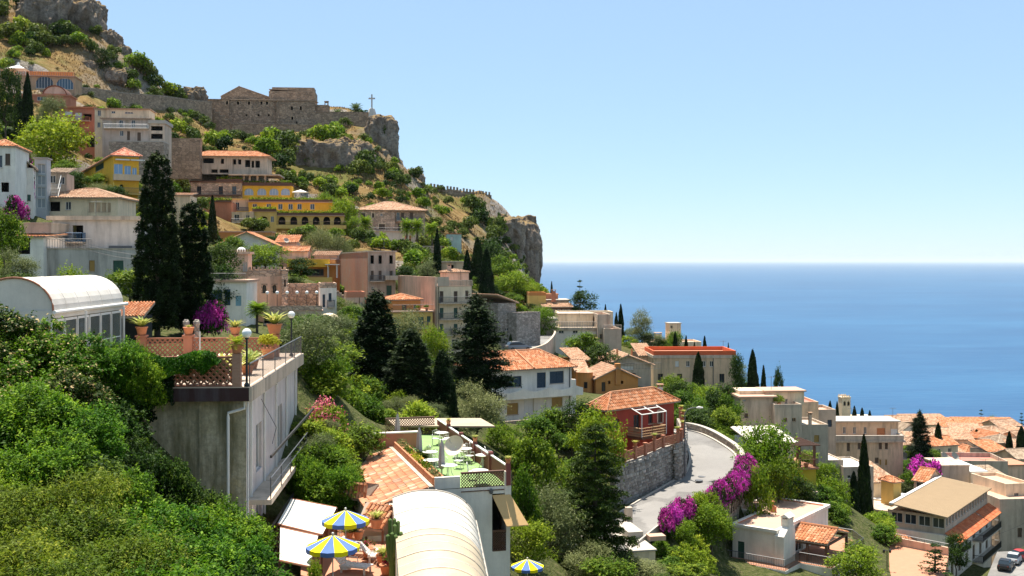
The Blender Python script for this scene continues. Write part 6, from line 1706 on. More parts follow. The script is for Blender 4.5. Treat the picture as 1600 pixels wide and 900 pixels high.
def left_houses():
 b = simple('cream_tiled_bungalow', 'cream bungalow with pale tiled hip roof above the big cypress', 66, 345, 158, 3, M_cream, 309, uR=184, d=9, roof='hip', rmat=M_tilepale, rise=1.6, over=.7, wins=[('F',71,315,94,330,'dark'),('F',102,315,111,328,'glass'),('F',139,317,147,331,'shut',M_beige),('F',150,317,157,331,'shut',M_beige),('F',159,317,166,331,'shut',M_beige),('F',168,317,173,331,'shut',M_beige)])
 r = bld('big_shabby_house', 'large shabby pale house with flat roof, blue-railed balcony and peeling lower storey', 140, 442, 113)
 b = Vol(r, 82, 392, 118, 2, uR=216, d=9, vT=344, below=1); b.walls(plaster('peeling_white', (.60,.54,.48), .4))
 b.win('F', 113, 352, 130, 376, 'dark', sill=False); b.finish(); b.slab(M_concrete, .5, .45)
 b.balcony('F', 1.0, 3.6, b.px('F', 110, 378)[1], out=1.2, rmat=plain('blue_rail', (.05,.12,.22), .5))
 b.box('vent_grille', M_iron, b.w*.66, b.w*.93, -.12, -.003, b.px('F', 190, 388)[1], b.px('F', 190, 384)[1])
 c = Vol(r, 66, 447, 112, 2, uR=216, d=8, vT=390, below=3); c.walls(plaster('stained_white', (.55,.49,.43), .7, (.16,.14,.12)))
 c.win('F', 139, 407, 148, 424, 'shut', mat=M_tan_sh); c.win('F', 176.5, 407, 193, 442, 'shut', mat=M_green_sh, sill=False); c.finish(); c.slab(M_concrete, .05, .15)
 rail_path(r, [c.M @ Vector((0,-.1,c.h+.15)), c.M @ Vector((5,-.1,c.h+.15))], .95, .25)
 d = Vol(r, 18, 447, 111, 2, uR=68, d=8, vT=370, below=3); d.walls(M_whitewall); d.win('F', 23, 371, 47, 397, 'dark', sill=False); d.finish(); d.shed(M_tile, .5, 'B', .3, .3)
 e = Vol.on(d, 0, 2.0, d.h+.4, d.w, 5, 1.0); e.walls(M_grey); e.finish(); e.slab(M_concrete, .05, .15)
 st = MB()
 for i in range(9): st.box(b.M, -1.9+.27*i, -1.6+.27*i, -.9, -.1, -2.5, -1.6+.42*i)
 st.build('brick_stair', M_brick, r)
 simple('white_slope_house', 'white house gable with green awnings under the magenta bougainvillea', 30, 325, 150, 20, M_whitewall, 262, uR=52, d=8, roof='shedL', rmat=M_tilebrown, rise=1.8, wins=[('F',32,282,40,293,'shut',M_green_sh),('F',42,304,48,314,'shut',M_green_sh)])
 simple('white_balcony_house', 'pale house with chimney and balconies at the foot of the bushy slope', -20, 330, 143, 12, M_whitewall, 228, uR=24, d=8, roof='hip', rise=1.0, wins=[('F',-8,242,4,262),('F',2,285,14,300,'dark'),('F',8,240,16,258,'shut')])
 r = bld('glass_lift_tower', 'grey metal and glass lift tower beside the brown staircase house', 62, 320, 156, 'lift tower')
 t = Vol(r, 54, 335, 156, 10, uR=73, d=2.4, vT=248, below=2); t.walls(plain('tower_metal', (.42,.43,.43), .5));
 for i in range(4): t.win('F', 58, 256+18*i, 71, 271+18*i, 'glass', mat=plain('pale_glass', (.3,.34,.36), .15), sill=False)
 t.finish(); t.slab(M_kerb, .2, .2)
 b = simple('brown_stair_house', 'brown house with a white metal outside staircase next to the lift tower', 74, 318, 160, 12, M_grey, 270, uR=104, d=6, roof='shedB', rmat=M_tilebrown, rise=1.2, wins=[('F',78,274,87,286),('F',92,276,101,288)])
 s = MB(); M = b.M
 for i in range(9): s.box(M, .4, 1.9, -2.6+.25*i, -2.32+.25*i, 1.0+.22*i, 1.06+.22*i)
 for x in (.35, 1.95): s.bar(M @ Vector((x,-2.6,2.0)), M @ Vector((x,-.3,4.2)), .05); s.bar(M @ Vector((x,-2.6,.9)), M @ Vector((x,-.3,3.0)), .06)
 s.build('outside_stair', M_white, b.root)
 simple('yellow_slope_wall', 'tall plain pale yellow house wall behind the cypresses', 262, 365, 215, 8, M_cream, 305, uR=297, d=9, roof='shedB', rmat=M_tilepale, rise=1.0)
 simple('white_gable_villa', 'white house with a broad shallow gable above the mosque-like tower', 340, 398, 200, 4, M_whitewall, 382, uR=432, d=8, roof='gable', rmat=M_tile, rise=2.3, axis='y', over=.7, wins=[('F',353,385,366,392),('F',410,384,416,391)])
 simple('orange_wall_house', 'long orange walled house behind the white gable', 342, 385, 215, 4, M_orange, 363, uR=424, d=5, roof='slab', rmat=M_roofpink, over=.1)
 simple('pink_tiled_house', 'small pink house with tiled roof and satellite dish beside the white gable', 431, 398, 205, 6, M_pink, 379, uR=464, d=7, roof='shedB', rmat=M_tile, rise=1.6, wins=[('F',436,384,441,390),('F',450,384,456,391)])
 simple('stone_garden_hut', 'small brown stone hut with flat roof below the palms', 690, 452, 215, 10, M_beige, 410, uR=725, d=6, roof='slab', rmat=M_concrete, wins=[('F',699,414,709,421,'dark')])
 simple('teal_garden_shed', 'little pale teal shed on the dry slope', 698, 382, 300, 8, plaster('teal_plaster', (.42,.55,.50), .2), 366, uR=721, d=4, roof='slab', rmat=M_tile, over=.1, wins=[('F',704,370,708,376,'shut',M_white)], cat='shed')
 simple('stone_tower_ruin', 'narrow grey stone house with little windows beside the thin cypress', 306, 402, 208, 4, M_rockwall, 368, uR=326, d=5, roof='slab', rmat=M_rockwall, over=.1, wins=[('F',313,388,317,398,'dark')])
left_houses()
def moorish():
 r = bld('moorish_castle_house', 'pink Moorish style house with domed tower, pointed windows and arcaded terrace', 440, 500, 160, 'house')
 t = Vol(r, 352, 470, 160, 6, uR=388, d=4, vT=397, below=4); t.walls(M_pink)
 for u in (381, 384.5): t.win('F', u-1.5, 409, u+1.5, 424, 'glass', arch=True)
 t.finish(); t.cornice(M_pink, t.h, .35, .3); t.box('roof', M_cream, 0, t.w, 0, t.d, t.h+.0, t.h+.3)
 for k in range(11): t.box('merlon', M_tilepale, -.3+k*.36, -.08+k*.36, -.3, -.05, t.h+.352, t.h+.7)
 dm = MB(); c = t.M @ Vector((2.1, 1.6, t.h+.3)); R = .75; dm.tube_z([(c.x, c.y, c.z+R*math.sin(a), R*math.cos(a)+.001) for a in [i*math.pi/2/6 for i in range(7)]], 14); dm.build('dome', M_white, r, smooth=True)
 b = Vol(r, 388, 478, 158, 12, uR=449, d=8, vT=432, below=4); b.walls(M_pink)
 for u in (397, 413, 429): b.win('F', u-3, 445, u+3, 458, 'glass', arch=True, surround=M_pinkstone, fr=M_brown_sh)
 b.win('F', 440, 438, 444, 449, 'glass', arch=True); b.finish(); b.flat(M_roofpink, 1.0, .25, M_pinkstone)
 for k in range(9): b.box('merlon', M_pinkstone, b.w*k/9+.05, b.w*k/9+.4, -.05, .2, b.h+1.001, b.h+1.4)
 k_ = Vol(r, 440, 478, 157, 12, uR=450, d=2, vT=424, below=4); k_.walls(M_pinkstone); k_.win('F', 444, 437, 446.5, 448, 'dark', arch=True, sill=False); k_.finish(); k_.slab(M_pinkstone, .12, .25)
 a = Vol(r, 412, 506, 153, 12, uR=503, d=8, vT=487, below=4); a.walls(M_grey)
 for u in (418, 433, 463, 484): a.win('F', u-6, 488, u+6, 505, 'dark', arch=True, sill=False)
 a.finish(); a.box('terrace_floor', M_roofpink, -.2, a.w+.2, -.3, 8, a.h+.001, a.h+.15)
 cb = MB()
 for k in range(48): x = a.w*k/48; cb.box(a.M, x, x+.1, -.35, -.05, a.h-.5, a.h-.003)
 cb.build('corbels', M_cream, r); rail = MB(); rail.box(a.M, -.2, a.w, -.36, -.16, a.h+.151, a.h+.8); rail.build('parapet', M_pinkstone, r)
 bk = Vol(r, 448, 480, 164, 10, uR=503, d=6, vT=449, below=5); bk.walls(M_pinkstone); bk.finish(); bk.flat(M_roofpink, .5)
 w = Vol(r, 500, 505, 158, 12, uR=526, d=8, vT=450, below=4); w.walls(M_whitewall); w.win('F', 513.5, 458, 518, 471, 'shut', mat=M_blue_sh); w.win('F', 504, 460, 508, 480, 'shut', mat=M_blue_sh, sill=False); w.finish(); w.flat(M_roofpink, .7, .2, M_pinkstone); w.balc('F', 511, 523, 479, out=.7)
 for i in range(6):
  p = a.M @ Vector((a.w*(.06+.17*i), .25, a.h+.15)); l = empty('terrace_lamp', p, 'small globe lamp on the Moorish house terrace', 'lamp', 'globe lamps on the Moorish terrace')
  mb = MB(); mb.tube([p, p+Vector((0,0,2.3))], [.04,.04], 5); mb.build('pole', M_black, l); mb = MB(); ball(mb, p+Vector((0,0,2.5)), .25, 8); mb.build('globe', M_globe, l, smooth=True)
  potted(a.M @ Vector((a.w*(.12+.17*i), .1, a.h+.15)), .22, 'x', 'low terracotta pot on the Moorish house terrace', 'pots on the Moorish terrace', .45)
 g = bld('blue_door_garage', 'white garage with big blue doors and a planted roof terrace', 340, 500, 148, 'garage')
 q = Vol(g, 324, 508, 146, 3, uR=385, d=8, vT=441, below=3); q.walls(M_whitewall); q.win('F', 330, 453, 347, 478, 'shut', mat=plain('steel_blue', (.04,.09,.15), .5), sill=False); q.win('F', 351, 452, 360, 477, 'shut', mat=MATS['steel_blue'], sill=False); q.win('F', 368, 462, 377, 478, 'shut', mat=plain('sky_blue_door', (.25,.42,.5), .5), sill=False); q.finish()
 q.slab(M_roofpink, .3, .3); rail_path(g, [q.M @ Vector((0,-.2,q.h+.3)), q.M @ Vector((q.w,-.2,q.h+.3))], .9, .2)
 v = empty('vaulted_shelter', P(505, 505, 140), 'beige vaulted shelter with a dark arch beside the stone arcade', 'shelter')
 o = P(487, 510, 140); mb = MB(); n = 12; R = 1.45
 for i in range(n):
  a0, a1 = math.pi*i/n, math.pi*(i+1)/n; f = lambda ang, rr, y: o + Vector((R-rr*math.cos(ang)+.2, y, rr*math.sin(ang)*.95))
  mb.hexa([f(a0,R,0), f(a1,R,0), f(a1,R,4), f(a0,R,4), f(a0,R+.18,0), f(a1,R+.18,0), f(a1,R+.18,4), f(a0,R+.18,4)])
 mb.build('vault', M_cream, v)
 mb = MB(); mb.add([o + Vector((R-R*math.cos(math.pi*i/n)+.2, 2.5, R*math.sin(math.pi*i/n)*.95)) for i in range(n+1)], [tuple(range(n+1))]); mb.build('back_wall', M_brown_sh, v)
def ball(mb, c, r, n=12):
 m = max(6, n // 2); mb.tube_z([(c.x, c.y, c.z + r*math.sin(-math.pi/2+math.pi*i/m), max(.002, r*math.cos(-math.pi/2+math.pi*i/m))) for i in range(m+1)], n)
M_globe = plain('milk_glass', (.78,.78,.76), .25, 0, .5, .03)
moorish()
# ================================================================ the foreground terraces
def lattice(root, A, B, z0, z1, mat, name='lattice', step=.28, w=.075, th=.09, frame=True, diag=True):
 """brick or wooden lattice between plan points A and B: every bar a part of its own mesh group"""
 A, B = Vector((A[0], A[1], 0)), Vector((B[0], B[1], 0)); e = B-A; L = e.length; e /= L; n = Vector((e.y, -e.x, 0))
 M = Matrix(((e.x, -n.x, 0, A.x), (e.y, -n.y, 0, A.y), (0, 0, 1, z0), (0,0,0,1))); H = z1-z0
 mb = MB()
 def bar(x0, y0, x1, y1, off):
  d = Vector((x1-x0, 0, y1-y0)); l = d.length
  if l < .05: return
  d /= l; p = Vector((-d.z, 0, d.x))*w*.5
  a = Vector((x0, 0, y0)); b = Vector((x1, 0, y1)); t = Vector((0, th*.5, 0)); o = Vector((0, off, 0))
  mb.hexa([M @ (q+o) for q in (a-p-t, b-p-t, b-p+t, a-p+t, a+p-t, b+p-t, b+p+t, a+p+t)])
 k = int((L+H)/step)+1
 for i in range(k):
  c = i*step
  x0, x1 = c, c-H     # falling from (c,0) to (c-H,H)
  a0 = max(0, min(L, x0)); a1 = max(0, min(L, x1)); bar(a0, x0-a0, a1, x0-a1, 0)
  c2 = L-c; b0 = max(0, min(L, c2)); b1 = max(0, min(L, c2+H)); bar(b0, b0-c2, b1, b1-c2, .012)
 o = mb.build(name, mat, root, kind='stuff')
 if frame:
  f = MB(); f.box(M, 0, L, -.08, .08, H, H+.09); f.box(M, 0, L, -.08, .08, -.05, 0); f.build('rail', mat, root)
 return o
M_bricklat = plain('lattice_brick', (.34,.14,.08), .85)
M_fascia = plaster('maroon_fascia', (.055,.028,.026), .3, (.2,.2,.22))
def mossy():
 m, nt, b = new_mat('mossy_wall')
 v = _coords(nt); vs = _coords(nt, (1, 1, .16)); n1 = _noise(nt, vs, .75, 6, .65); n2 = _noise(nt, v, .5, 6, .7); n3 = _noise(nt, v, 5, 5, .7)
 c = _ramp(nt, n2, [(.3, (.24,.20,.12)), (.48, (.47,.40,.26)), (.6, (.58,.50,.36)), (.75, (.50,.39,.20))])
 c = _mix(nt, _ramp(nt, n1, [(.47, 0), (.62, .85)]), c, (.12,.105,.05))
 c = _mix(nt, _ramp(nt, n3, [(.35, .5), (.55, 0)]), c, (.17,.16,.11))
 nt.links.new(c, b.inputs['Base Color']); b.inputs['Roughness'].default_value = .95; b.inputs['Specular IOR Level'].default_value = .1
 _bump(nt, b, n3, .5, .05); return m
M_stainwall = mossy()
def globe_lamp(p, label, h=2.15, r=.21):
 l = empty('globe_lamp', p, label, 'lamp')
 mb = MB(); mb.lathe(p, [(.12,0),(.12,.12),(.055,.2),(.045,h-.08),(.09,h-.06),(.09,h)], 10); mb.build('pole', M_black, l)
 mb = MB(); ball(mb, p+Vector((0,0,h+r*.92)), r, 16); mb.build('globe', M_globe, l, smooth=True)
def terrace_building():
 z = 194.5
 r = bld('terrace_building', 'mossy building carrying a brick-latticed terrace above maroon fascia', 390, 700, 47, 'building')
 C = P(397, 610, 47.2); C.z = z
 b = Vol(r, 390, 900, 47.3, 3.5, w=.1, d=17.5, h=5, z=184.0, below=2)   # right flank frame, origin at the near right corner
 M = b.M
 W = Vol.on(b, -17, .35, 0, 16.8, 16.5, z-.62-184.0, 3); W.walls(M_stainwall, 'FLB')
 W.win('F', 60, 640, 90, 680, 'dark'); W.finish()
 fl = Vol.on(b, -.2, .35, 0, .001, 16.5, z-.62-184.0, 3)
 side = Vol.on(b, -.21, .36, 0, .0, 16.4, z-.62-184.0, 3); side.walls(plaster('flank_plaster', (.62,.54,.50), .3), 'R')
 side.winm('R', 2.5, 4.0, 6.2, 8.4, 'glass', sill=False); side.winm('R', 8.5, 10.5, 6.0, 8.4, 'glass', sill=False); side.winm('R', 2.5, 4.0, 2.6, 4.9, 'glass', sill=False); side.winm('R', 8.5, 10.5, 2.4, 4.9, 'glass', sill=False); side.finish()
 for (zz, tt) in ((4.2, .05), (7.35, .06)):
  bm = MB(); bm.box(M, .78, .86, .6, 16.2, zz-tt, zz+tt); bm.build('beam', M_black, r)
 for k in range(5):
  mu = MB(); mu.box(M, -.19, -.1, 1.2+3.6*k, 1.3+3.6*k, 0, z-.63-184.0); mu.build('mullion', M_white, r)
 wr = MB(); wr.bar(M @ Vector((.0,3,9.6)), M @ Vector((.0,7.5,7.6)), .015); wr.bar(M @ Vector((.0,7.5,7.6)), M @ Vector((.0,6.2,7.0)), .015); wr.build('stay_wire', M_black, r)
 for zz in (2.3, 5.45):
  sl = MB(); sl.box(M, -.2, .85, .6, 16.2, zz-.22, zz); bo = sl.build('balcony', M_concrete, r)
  rp = MB()
  for h in (.5, .95): rp.bar(M @ Vector((.8,.7,zz+h)), M @ Vector((.8,16.1,zz+h)), .03)
  for k in range(6): rp.bar(M @ Vector((.8,.7+3.08*k,zz)), M @ Vector((.8,.7+3.08*k,zz+.95)), .03)
  rp.build('railing', M_iron, bo)
 ht = z-184.0
 s = MB(); s.box(M, -17.2, .0, -.15, 17.2, ht-.6, ht-.02); s.build('slab', M_fascia, r)
 s = MB(); s.box(M, .002, .12, -.15, 17.2, ht-.62, ht); s.build('side_fascia', M_concrete, r)
 s = MB(); s.box(M, -17.2, -.001, -.149, 17.2, ht-.019, ht+.02); s.build('terrace_floor', plain('terrace_tiles', (.55,.42,.32), .8), r)
 dp = MB(); q = lambda x, zz: M @ Vector((x, -.02+.18, zz))
 dp.tube([q(-.25,ht-.62), q(-.25,ht-.95), q(-.95,ht-1.15), q(-.95,ht-1.3), q(-.95,1)], [.065]*5, 8); dp.build('drainpipe', M_white, r)
 dp = MB(); dp.tube([q(-.1,ht-.62), q(-.1,0)], [.04,.04], 6); dp.build('downpipe', M_white, r)
 for x in (-2.2, -5.3): st = MB(); st.box(M, x-.05, x+.05, .31, .348, 0, ht-.63); st.build('wall_rib', M_stainwall, r)
 def w2(x, y): return (M @ Vector((x, y, 0))).to_2d()
 lattice(r, w2(-4.3, .05), w2(-.75, .05), z+.08, z+1.25, M_bricklat); lattice(r, w2(-9.2, .05), w2(-4.65, .05), z+.08, z+1.25, M_bricklat)
 for x in (-.55, -4.47):
  pl = MB(); pl.box(M, x-.18, x+.18, -.13, .23, ht+.02, ht+1.45); pl.build('pillar', brick('pillar_brick', (.36,.17,.10), (.42,.22,.14), (.3,.22,.17), 2.0), r)
 xs = [-8.6, -6.0, -3.4, -1.2]
 for a, c in zip(xs[:-1], xs[1:]): lattice(r, w2(a+.25, 14.6), w2(c-.25, 14.6), z+.1, z+1.05, M_bricklat)
 for x in xs:
  pl = MB(); pl.box(M, x-.25, x+.25, 14.4, 14.85, ht+.02, ht+1.2); pl.box(M, x-.31, x+.31, 14.34, 14.91, ht+1.201, ht+1.28); pl.build('pillar', M_terra, r)
 rr = MB(); Y = [.1, 3.6, 7.2, 10.8, 14.2, 17]
 for y in Y: rr.bar(M @ Vector((-.02,y,ht)), M @ Vector((-.02,y,ht+1.0)), .03)
 rr.tube([M @ Vector((-.02,Y[0],ht+1.0)), M @ Vector((-.02,Y[-1],ht+1.0))], [.035,.035], 6)
 for k in range(110): y = .2+16.7*k/110; rr.bar(M @ Vector((-.02,y,ht+.08)), M @ Vector((-.02,y,ht+.98)), .008)
 rr.build('railing', M_iron, r)
 globe_lamp(M @ Vector((-.12, -.02, ht)), 'black lamp post with white globe at the drainpipe corner of the latticed terrace')
 globe_lamp(M @ Vector((-.3, 15.0, ht)), 'black lamp post with white globe beside the potted yellow shrub', 2.2)
 p1 = M @ Vector((-1.3, 13.2, ht+.02));
 potted(p1, .42, 'x', 'square brown tub with a bright yellow-green shrub on the latticed terrace', None, .75, 'potted_shrub', 'limebush')
 potted(M @ Vector((-6.0, 14.62, ht+1.28)), .3, 'x', 'empty rounded terracotta urn on a pillar of the brick lattice wall', None, .28, 'terracotta_urn')
 potted(M @ Vector((-3.4, 14.62, ht+1.28)), .3, 'x', 'pot with a red and yellow agave on a pillar of the brick lattice wall', None, .75, 'potted_agave')
 potted(M @ Vector((-8.6, 14.62, ht+1.28)), .33, 'x', 'tall pot with a spiky agave near the glass conservatory', None, .9, 'potted_agave')
 potted(M @ Vector((-1.2, 14.62, ht+1.28)), .42, 'x', 'big clay jar with an arching dracaena at the end of the lattice wall', None, 1.1, 'potted_dracaena')
 potted(M @ Vector((-.55, .05, ht+1.45)), .26, 'x', 'pot with trailing fern on the brick corner pillar', None, .6, 'potted_fern', 'fern')
 for i, (x, y, rr_, l) in enumerate(((-1.1, 2.5, .3, 'agave pot standing just inside the iron railing by the corner lamp'), (-1.0, 5.0, .33, 'round clay jar with spiky leaves midway along the iron railing'), (-1.2, 7.6, .3, 'pot of pale leafy plant along the iron railing'), (-1.9, 3.6, .35, 'wide pot of drooping leaves behind the brick corner pillar'))):
  potted(M @ Vector((x, y, ht+.02)), rr_, 'x', l, None, rr_*3.0)
 q = M @ Vector((-3.5, 6.2, ht+.02))
 pm = empty('white_pole', q, 'thin white pole standing on the latticed terrace', 'pole'); mb = MB(); mb.tube([q, q+Vector((0,0,2.0))], [.03,.03], 6); mb.tube_z([(q.x,q.y,q.z,.2),(q.x,q.y,q.z+.06,.2)], 10); mb.build('pole', M_white, pm)
 for x in (-5.9, -6.5):
  q = M @ Vector((x, 16.2, ht)); g = empty('stone_post', q, 'short grey stone post with rounded top behind the lattice wall', 'post', 'stone posts behind the lattice wall'); mb = MB(); mb.lathe(q, [(.16,0),(.16,1.75),(.2,1.8),(.2,1.95),(.1,2.08)], 8); mb.build('shaft', M_rubble, g)
 return M, ht
mk_bush('limebush', L_lime, 1.4, 1.0, 1400, .16, 201, 9)
mk_palm('fern', .2, 1.0, 26, 202, L_bright, trunk_r=.05)
TM, THT = terrace_building()
def conservatory():
 r = bld('white_conservatory', 'white barrel-vaulted conservatory tent with glazed sides behind the hedge', 80, 530, 55, 'conservatory')
 o = Vector((-26.6, 54, 194.5)); Rx, Rz = 1.9, 1.6; L = 10.5; zg = 3.0
 rot = Matrix.Translation(o) @ Matrix.Rotation(math.radians(1.5), 4, 'Z'); W = 3.7
 M_can = plaster('tent_canvas', (.66,.61,.54), .3, (.4,.36,.3), .6)
 n = 18; sm = MB(); f = lambda a, y, k: rot @ Vector((W/2-(Rx+k)*math.cos(a), y, zg+(Rz+k)*math.sin(a)))
 segs = 6
 for j in range(segs):
  y0, y1 = L*j/segs, L*(j+1)/segs
  for i in range(n):
   a0, a1 = math.pi*i/n, math.pi*(i+1)/n; sag = lambda y: 0
   sm.hexa([f(a0,y0,0), f(a1,y0,0), f(a1,y1,0), f(a0,y1,0), f(a0,y0,.04), f(a1,y0,.04), f(a1,y1,.04), f(a0,y1,.04)])
 sm.build('canopy', M_can, r)
 for j in range(1, 6): e = MB(); e.tube([f(math.pi*i/n, L*j/6, .04) for i in range(n+1)], [.014]*(n+1), 4); e.build('seam', M_whitewall, r)
 e = MB(); e.add([f(math.pi*i/n, .05, -.01) for i in range(n+1)], [tuple(range(n+1))]); e.build('end_panel', M_can, r)
 e = MB(); e.tube([f(math.pi*i/n, -.02, .05) for i in range(n+1)], [.05]*(n+1), 6); e.build('end_hoop', M_bricklat, r)
 sk = MB(); sk.box(rot, -.05, W+.05, -.03, .03, 2.35, zg); sk.build('front_valance', M_can, r)
 sk = MB(); sk.box(rot, W+.0, W+.06, 0, L, 2.6, zg+.02); sk.build('side_valance', M_can, r)
 gt = MB(); gt.tube([rot @ Vector((W+.18,-.1,zg-.08)), rot @ Vector((W+.18,L+.4,zg-.08))], [.1,.1], 8); gt.build('gutter', M_white, r)
 m, nt, b = new_mat('clear_glass'); b.inputs['Base Color'].default_value = (.45,.5,.5,1); b.inputs['Roughness'].default_value = .05; b.inputs['Transmission Weight'].default_value = .85; b.inputs['IOR'].default_value = 1.1; MATS['clear_glass'] = m
 for k in range(6):
  y0, y1 = L*k/6+.06, L*(k+1)/6-.06
  fr = MB();
  for (a, c) in ((y0, y0+.08), (y1-.08, y1)): fr.box(rot, W-.06, W+.0, a, c, 0, 2.55)
  fr.box(rot, W-.06, W, y0+.08, y1-.08, 2.42, 2.55); fr.box(rot, W-.06, W, y0+.08, y1-.08, 0, .12); fr.box(rot, W-.05, W-.01, y0+.08, y1-.08, 1.0, 1.06)
  fo = fr.build('window_frame', M_white, r); gl = MB(); gl.box(rot, W-.04, W-.03, y0+.08, y1-.08, .12, 2.42); gl.build('pane', m, fo)
 fr = MB();
 for k in range(5): x = W*k/4; fr.box(rot, x-.04, x+.04, 0, .06, 0, 2.34)
 fr.build('front_frame', M_white, r)
 for k in range(2):
  p = MB(); p.box(rot, W+.55, W+.65, 3+6*k, 3.1+6*k, 0, 2.85); p.build('post', M_white, r)
 fl = MB(); fl.box(rot, -.2, W+1, -.2, L+.2, -.4, .01); fl.build('floor', M_terrafloor, r)
 bk = MB(); bk.box(rot, -.05, .05, .1, L, .011, 2.9); bk.box(rot, .06, W-.1, L-.1, L, .011, 2.9); bk.build('back_wall', M_cream, r)
 ws = Vol(r, 0, 0, 1, 0, w=1, d=1, h=1)
 k = bld('tiled_lean_to', 'little lean-to with orange tiled roof between conservatory and cypress', 200, 500, 74, 'shed')
 v = Vol(k, 178, 520, 72, 4, uR=222, d=2.6, vT=495, below=1); v.walls(M_dark); v.finish(); v.shed(M_tile, .85, 'B', .15, .2, .3)
conservatory()
def umbrella(c, R, label, pole=2.1, rot=0.0, tilt=0.0):
 """striped parasol: canopy rim centre at c"""
 base = c - Vector((0,0,pole)); r = empty('striped_parasol', base, label, 'umbrella')
 mb = MB(); mb.tube([base, c+Vector((0,0,.42*R))], [.025,.025], 8); mb.lathe(base, [(.26,0),(.26,.08),(.06,.12)], 10); mb.build('pole', M_white, r)
 by = [plain('parasol_blue', (.10,.17,.42), .75, 0, .1, .05), plain('parasol_yellow', (.80,.66,.01), .75, 0, .1, .05)]
 n = 12; top = c + Vector((0,0,.42*R))
 for i in range(n):
  a0, a1 = rot+2*math.pi*i/n, rot+2*math.pi*(i+1)/n; p = MB()
  q = lambda a, k, z: c + Vector((math.cos(a)*R*k, math.sin(a)*R*k, z))
  am = (a0+a1)/2; m0 = q(am, .985, -.02); mm = q(am, .5, .215*R-.03)
  p.add([top, q(a0,.5,.215*R), mm, q(a1,.5,.215*R), q(a0,1,0), m0, q(a1,1,0), q(a0,1.0,-.17), q(am,.985,-.20), q(a1,1.0,-.17)],
              [(0,1,2),(0,2,3),(1,4,5,2),(2,5,6,3),(4,7,8,5),(5,8,9,6)])
  p.build('panel', by[i % 2], r)
 mb = MB(); ball(mb, top+Vector((0,0,.05)), .05, 8); mb.build('finial', M_white, r)
 rb = MB()
 for i in range(n):
  a = rot+2*math.pi*i/n; rb.bar(top-Vector((0,0,.04)), c+Vector((math.cos(a)*R*.98, math.sin(a)*R*.98, -.03)), .008)
 rb.build('ribs', M_white, r, kind='stuff')
umbrella(P(540, 812, 47), 1.02, 'blue and yellow striped parasol beside the tiled planter roof', rot=.1)
umbrella(P(520, 853, 43), 1.06, 'blue and yellow striped parasol over the white sun loungers', rot=.22)
umbrella(P(824, 884, 66), 1.0, 'blue and yellow striped parasol half hidden in the garden below the white restaurant', rot=.15)
def round_table(c, R=.42, label=None):
 t = empty('round_table', c, label or 'round white garden table on the grass carpet terrace', 'table', 'white tables on the grass terrace')
 mb = MB(); mb.tube_z([(c.x,c.y,c.z+.70,R),(c.x,c.y,c.z+.73,R+.02),(c.x,c.y,c.z+.74,R)], 18); mb.build('table_top', M_white, t)
 for k in range(3):
  a = 2.094*k+.4; l = MB(); l.tube([c+Vector((.08*math.cos(a),.08*math.sin(a),.69)), c+Vector((.12*math.cos(a),.12*math.sin(a),.35)), c+Vector((.3*math.cos(a),.3*math.sin(a),0))], [.02,.02,.02], 5); l.build('leg', M_white, t)
def chair_parts(root):
 """white tubular garden chair, local origin on the floor, facing -y"""
 def prt(name, mb):
  me = bpy.data.meshes.new(name); me.from_pydata(mb.v, [], mb.f); me.materials.append(M_white); me.update(); link(name, me, root)
 I = Matrix.Identity(4)
 m = MB(); m.box(I, -.22, .22, -.22, .22, .42, .45); prt('seat', m)
 m = MB(); m.tube([(-.21,.21,.45),(-.21,.27,.88),(0,.29,.95),(.21,.27,.88),(.21,.21,.45)], [.016]*5, 5)
 for x in (-.1, 0, .1): m.tube([(x,.22,.45),(x,.285,.92)], [.01,.01], 4)
 prt('backrest', m)
 for x in (-.2, .2):
  for y in (-.2, .2): m = MB(); m.tube([(x,y,.43),(x*1.1,y*1.12,0)], [.016,.016], 5); prt('leg', m)
 for x in (-.23, .23): m = MB(); m.tube([(x,.24,.66),(x,-.15,.66),(x,-.2,.43)], [.015]*3, 5); prt('armrest', m)
CHAIR0 = None
def chair(c, rz, label='white metal garden chair on the grass carpet terrace', group='white chairs on the grass terrace'):
 global CHAIR0
 if CHAIR0 is None:
  CHAIR0 = empty('garden_chair', c, label, 'chair', group); CHAIR0.rotation_euler = (0,0,rz); chair_parts(CHAIR0); return CHAIR0
 o = CHAIR0.copy(); COL.objects.link(o); o.location = c; o.rotation_euler = (0,0,rz); tag(o, label, 'chair', group)
 for ch in list(CHAIR0.children):
  k = ch.copy(); COL.objects.link(k); k.parent = o
 return o
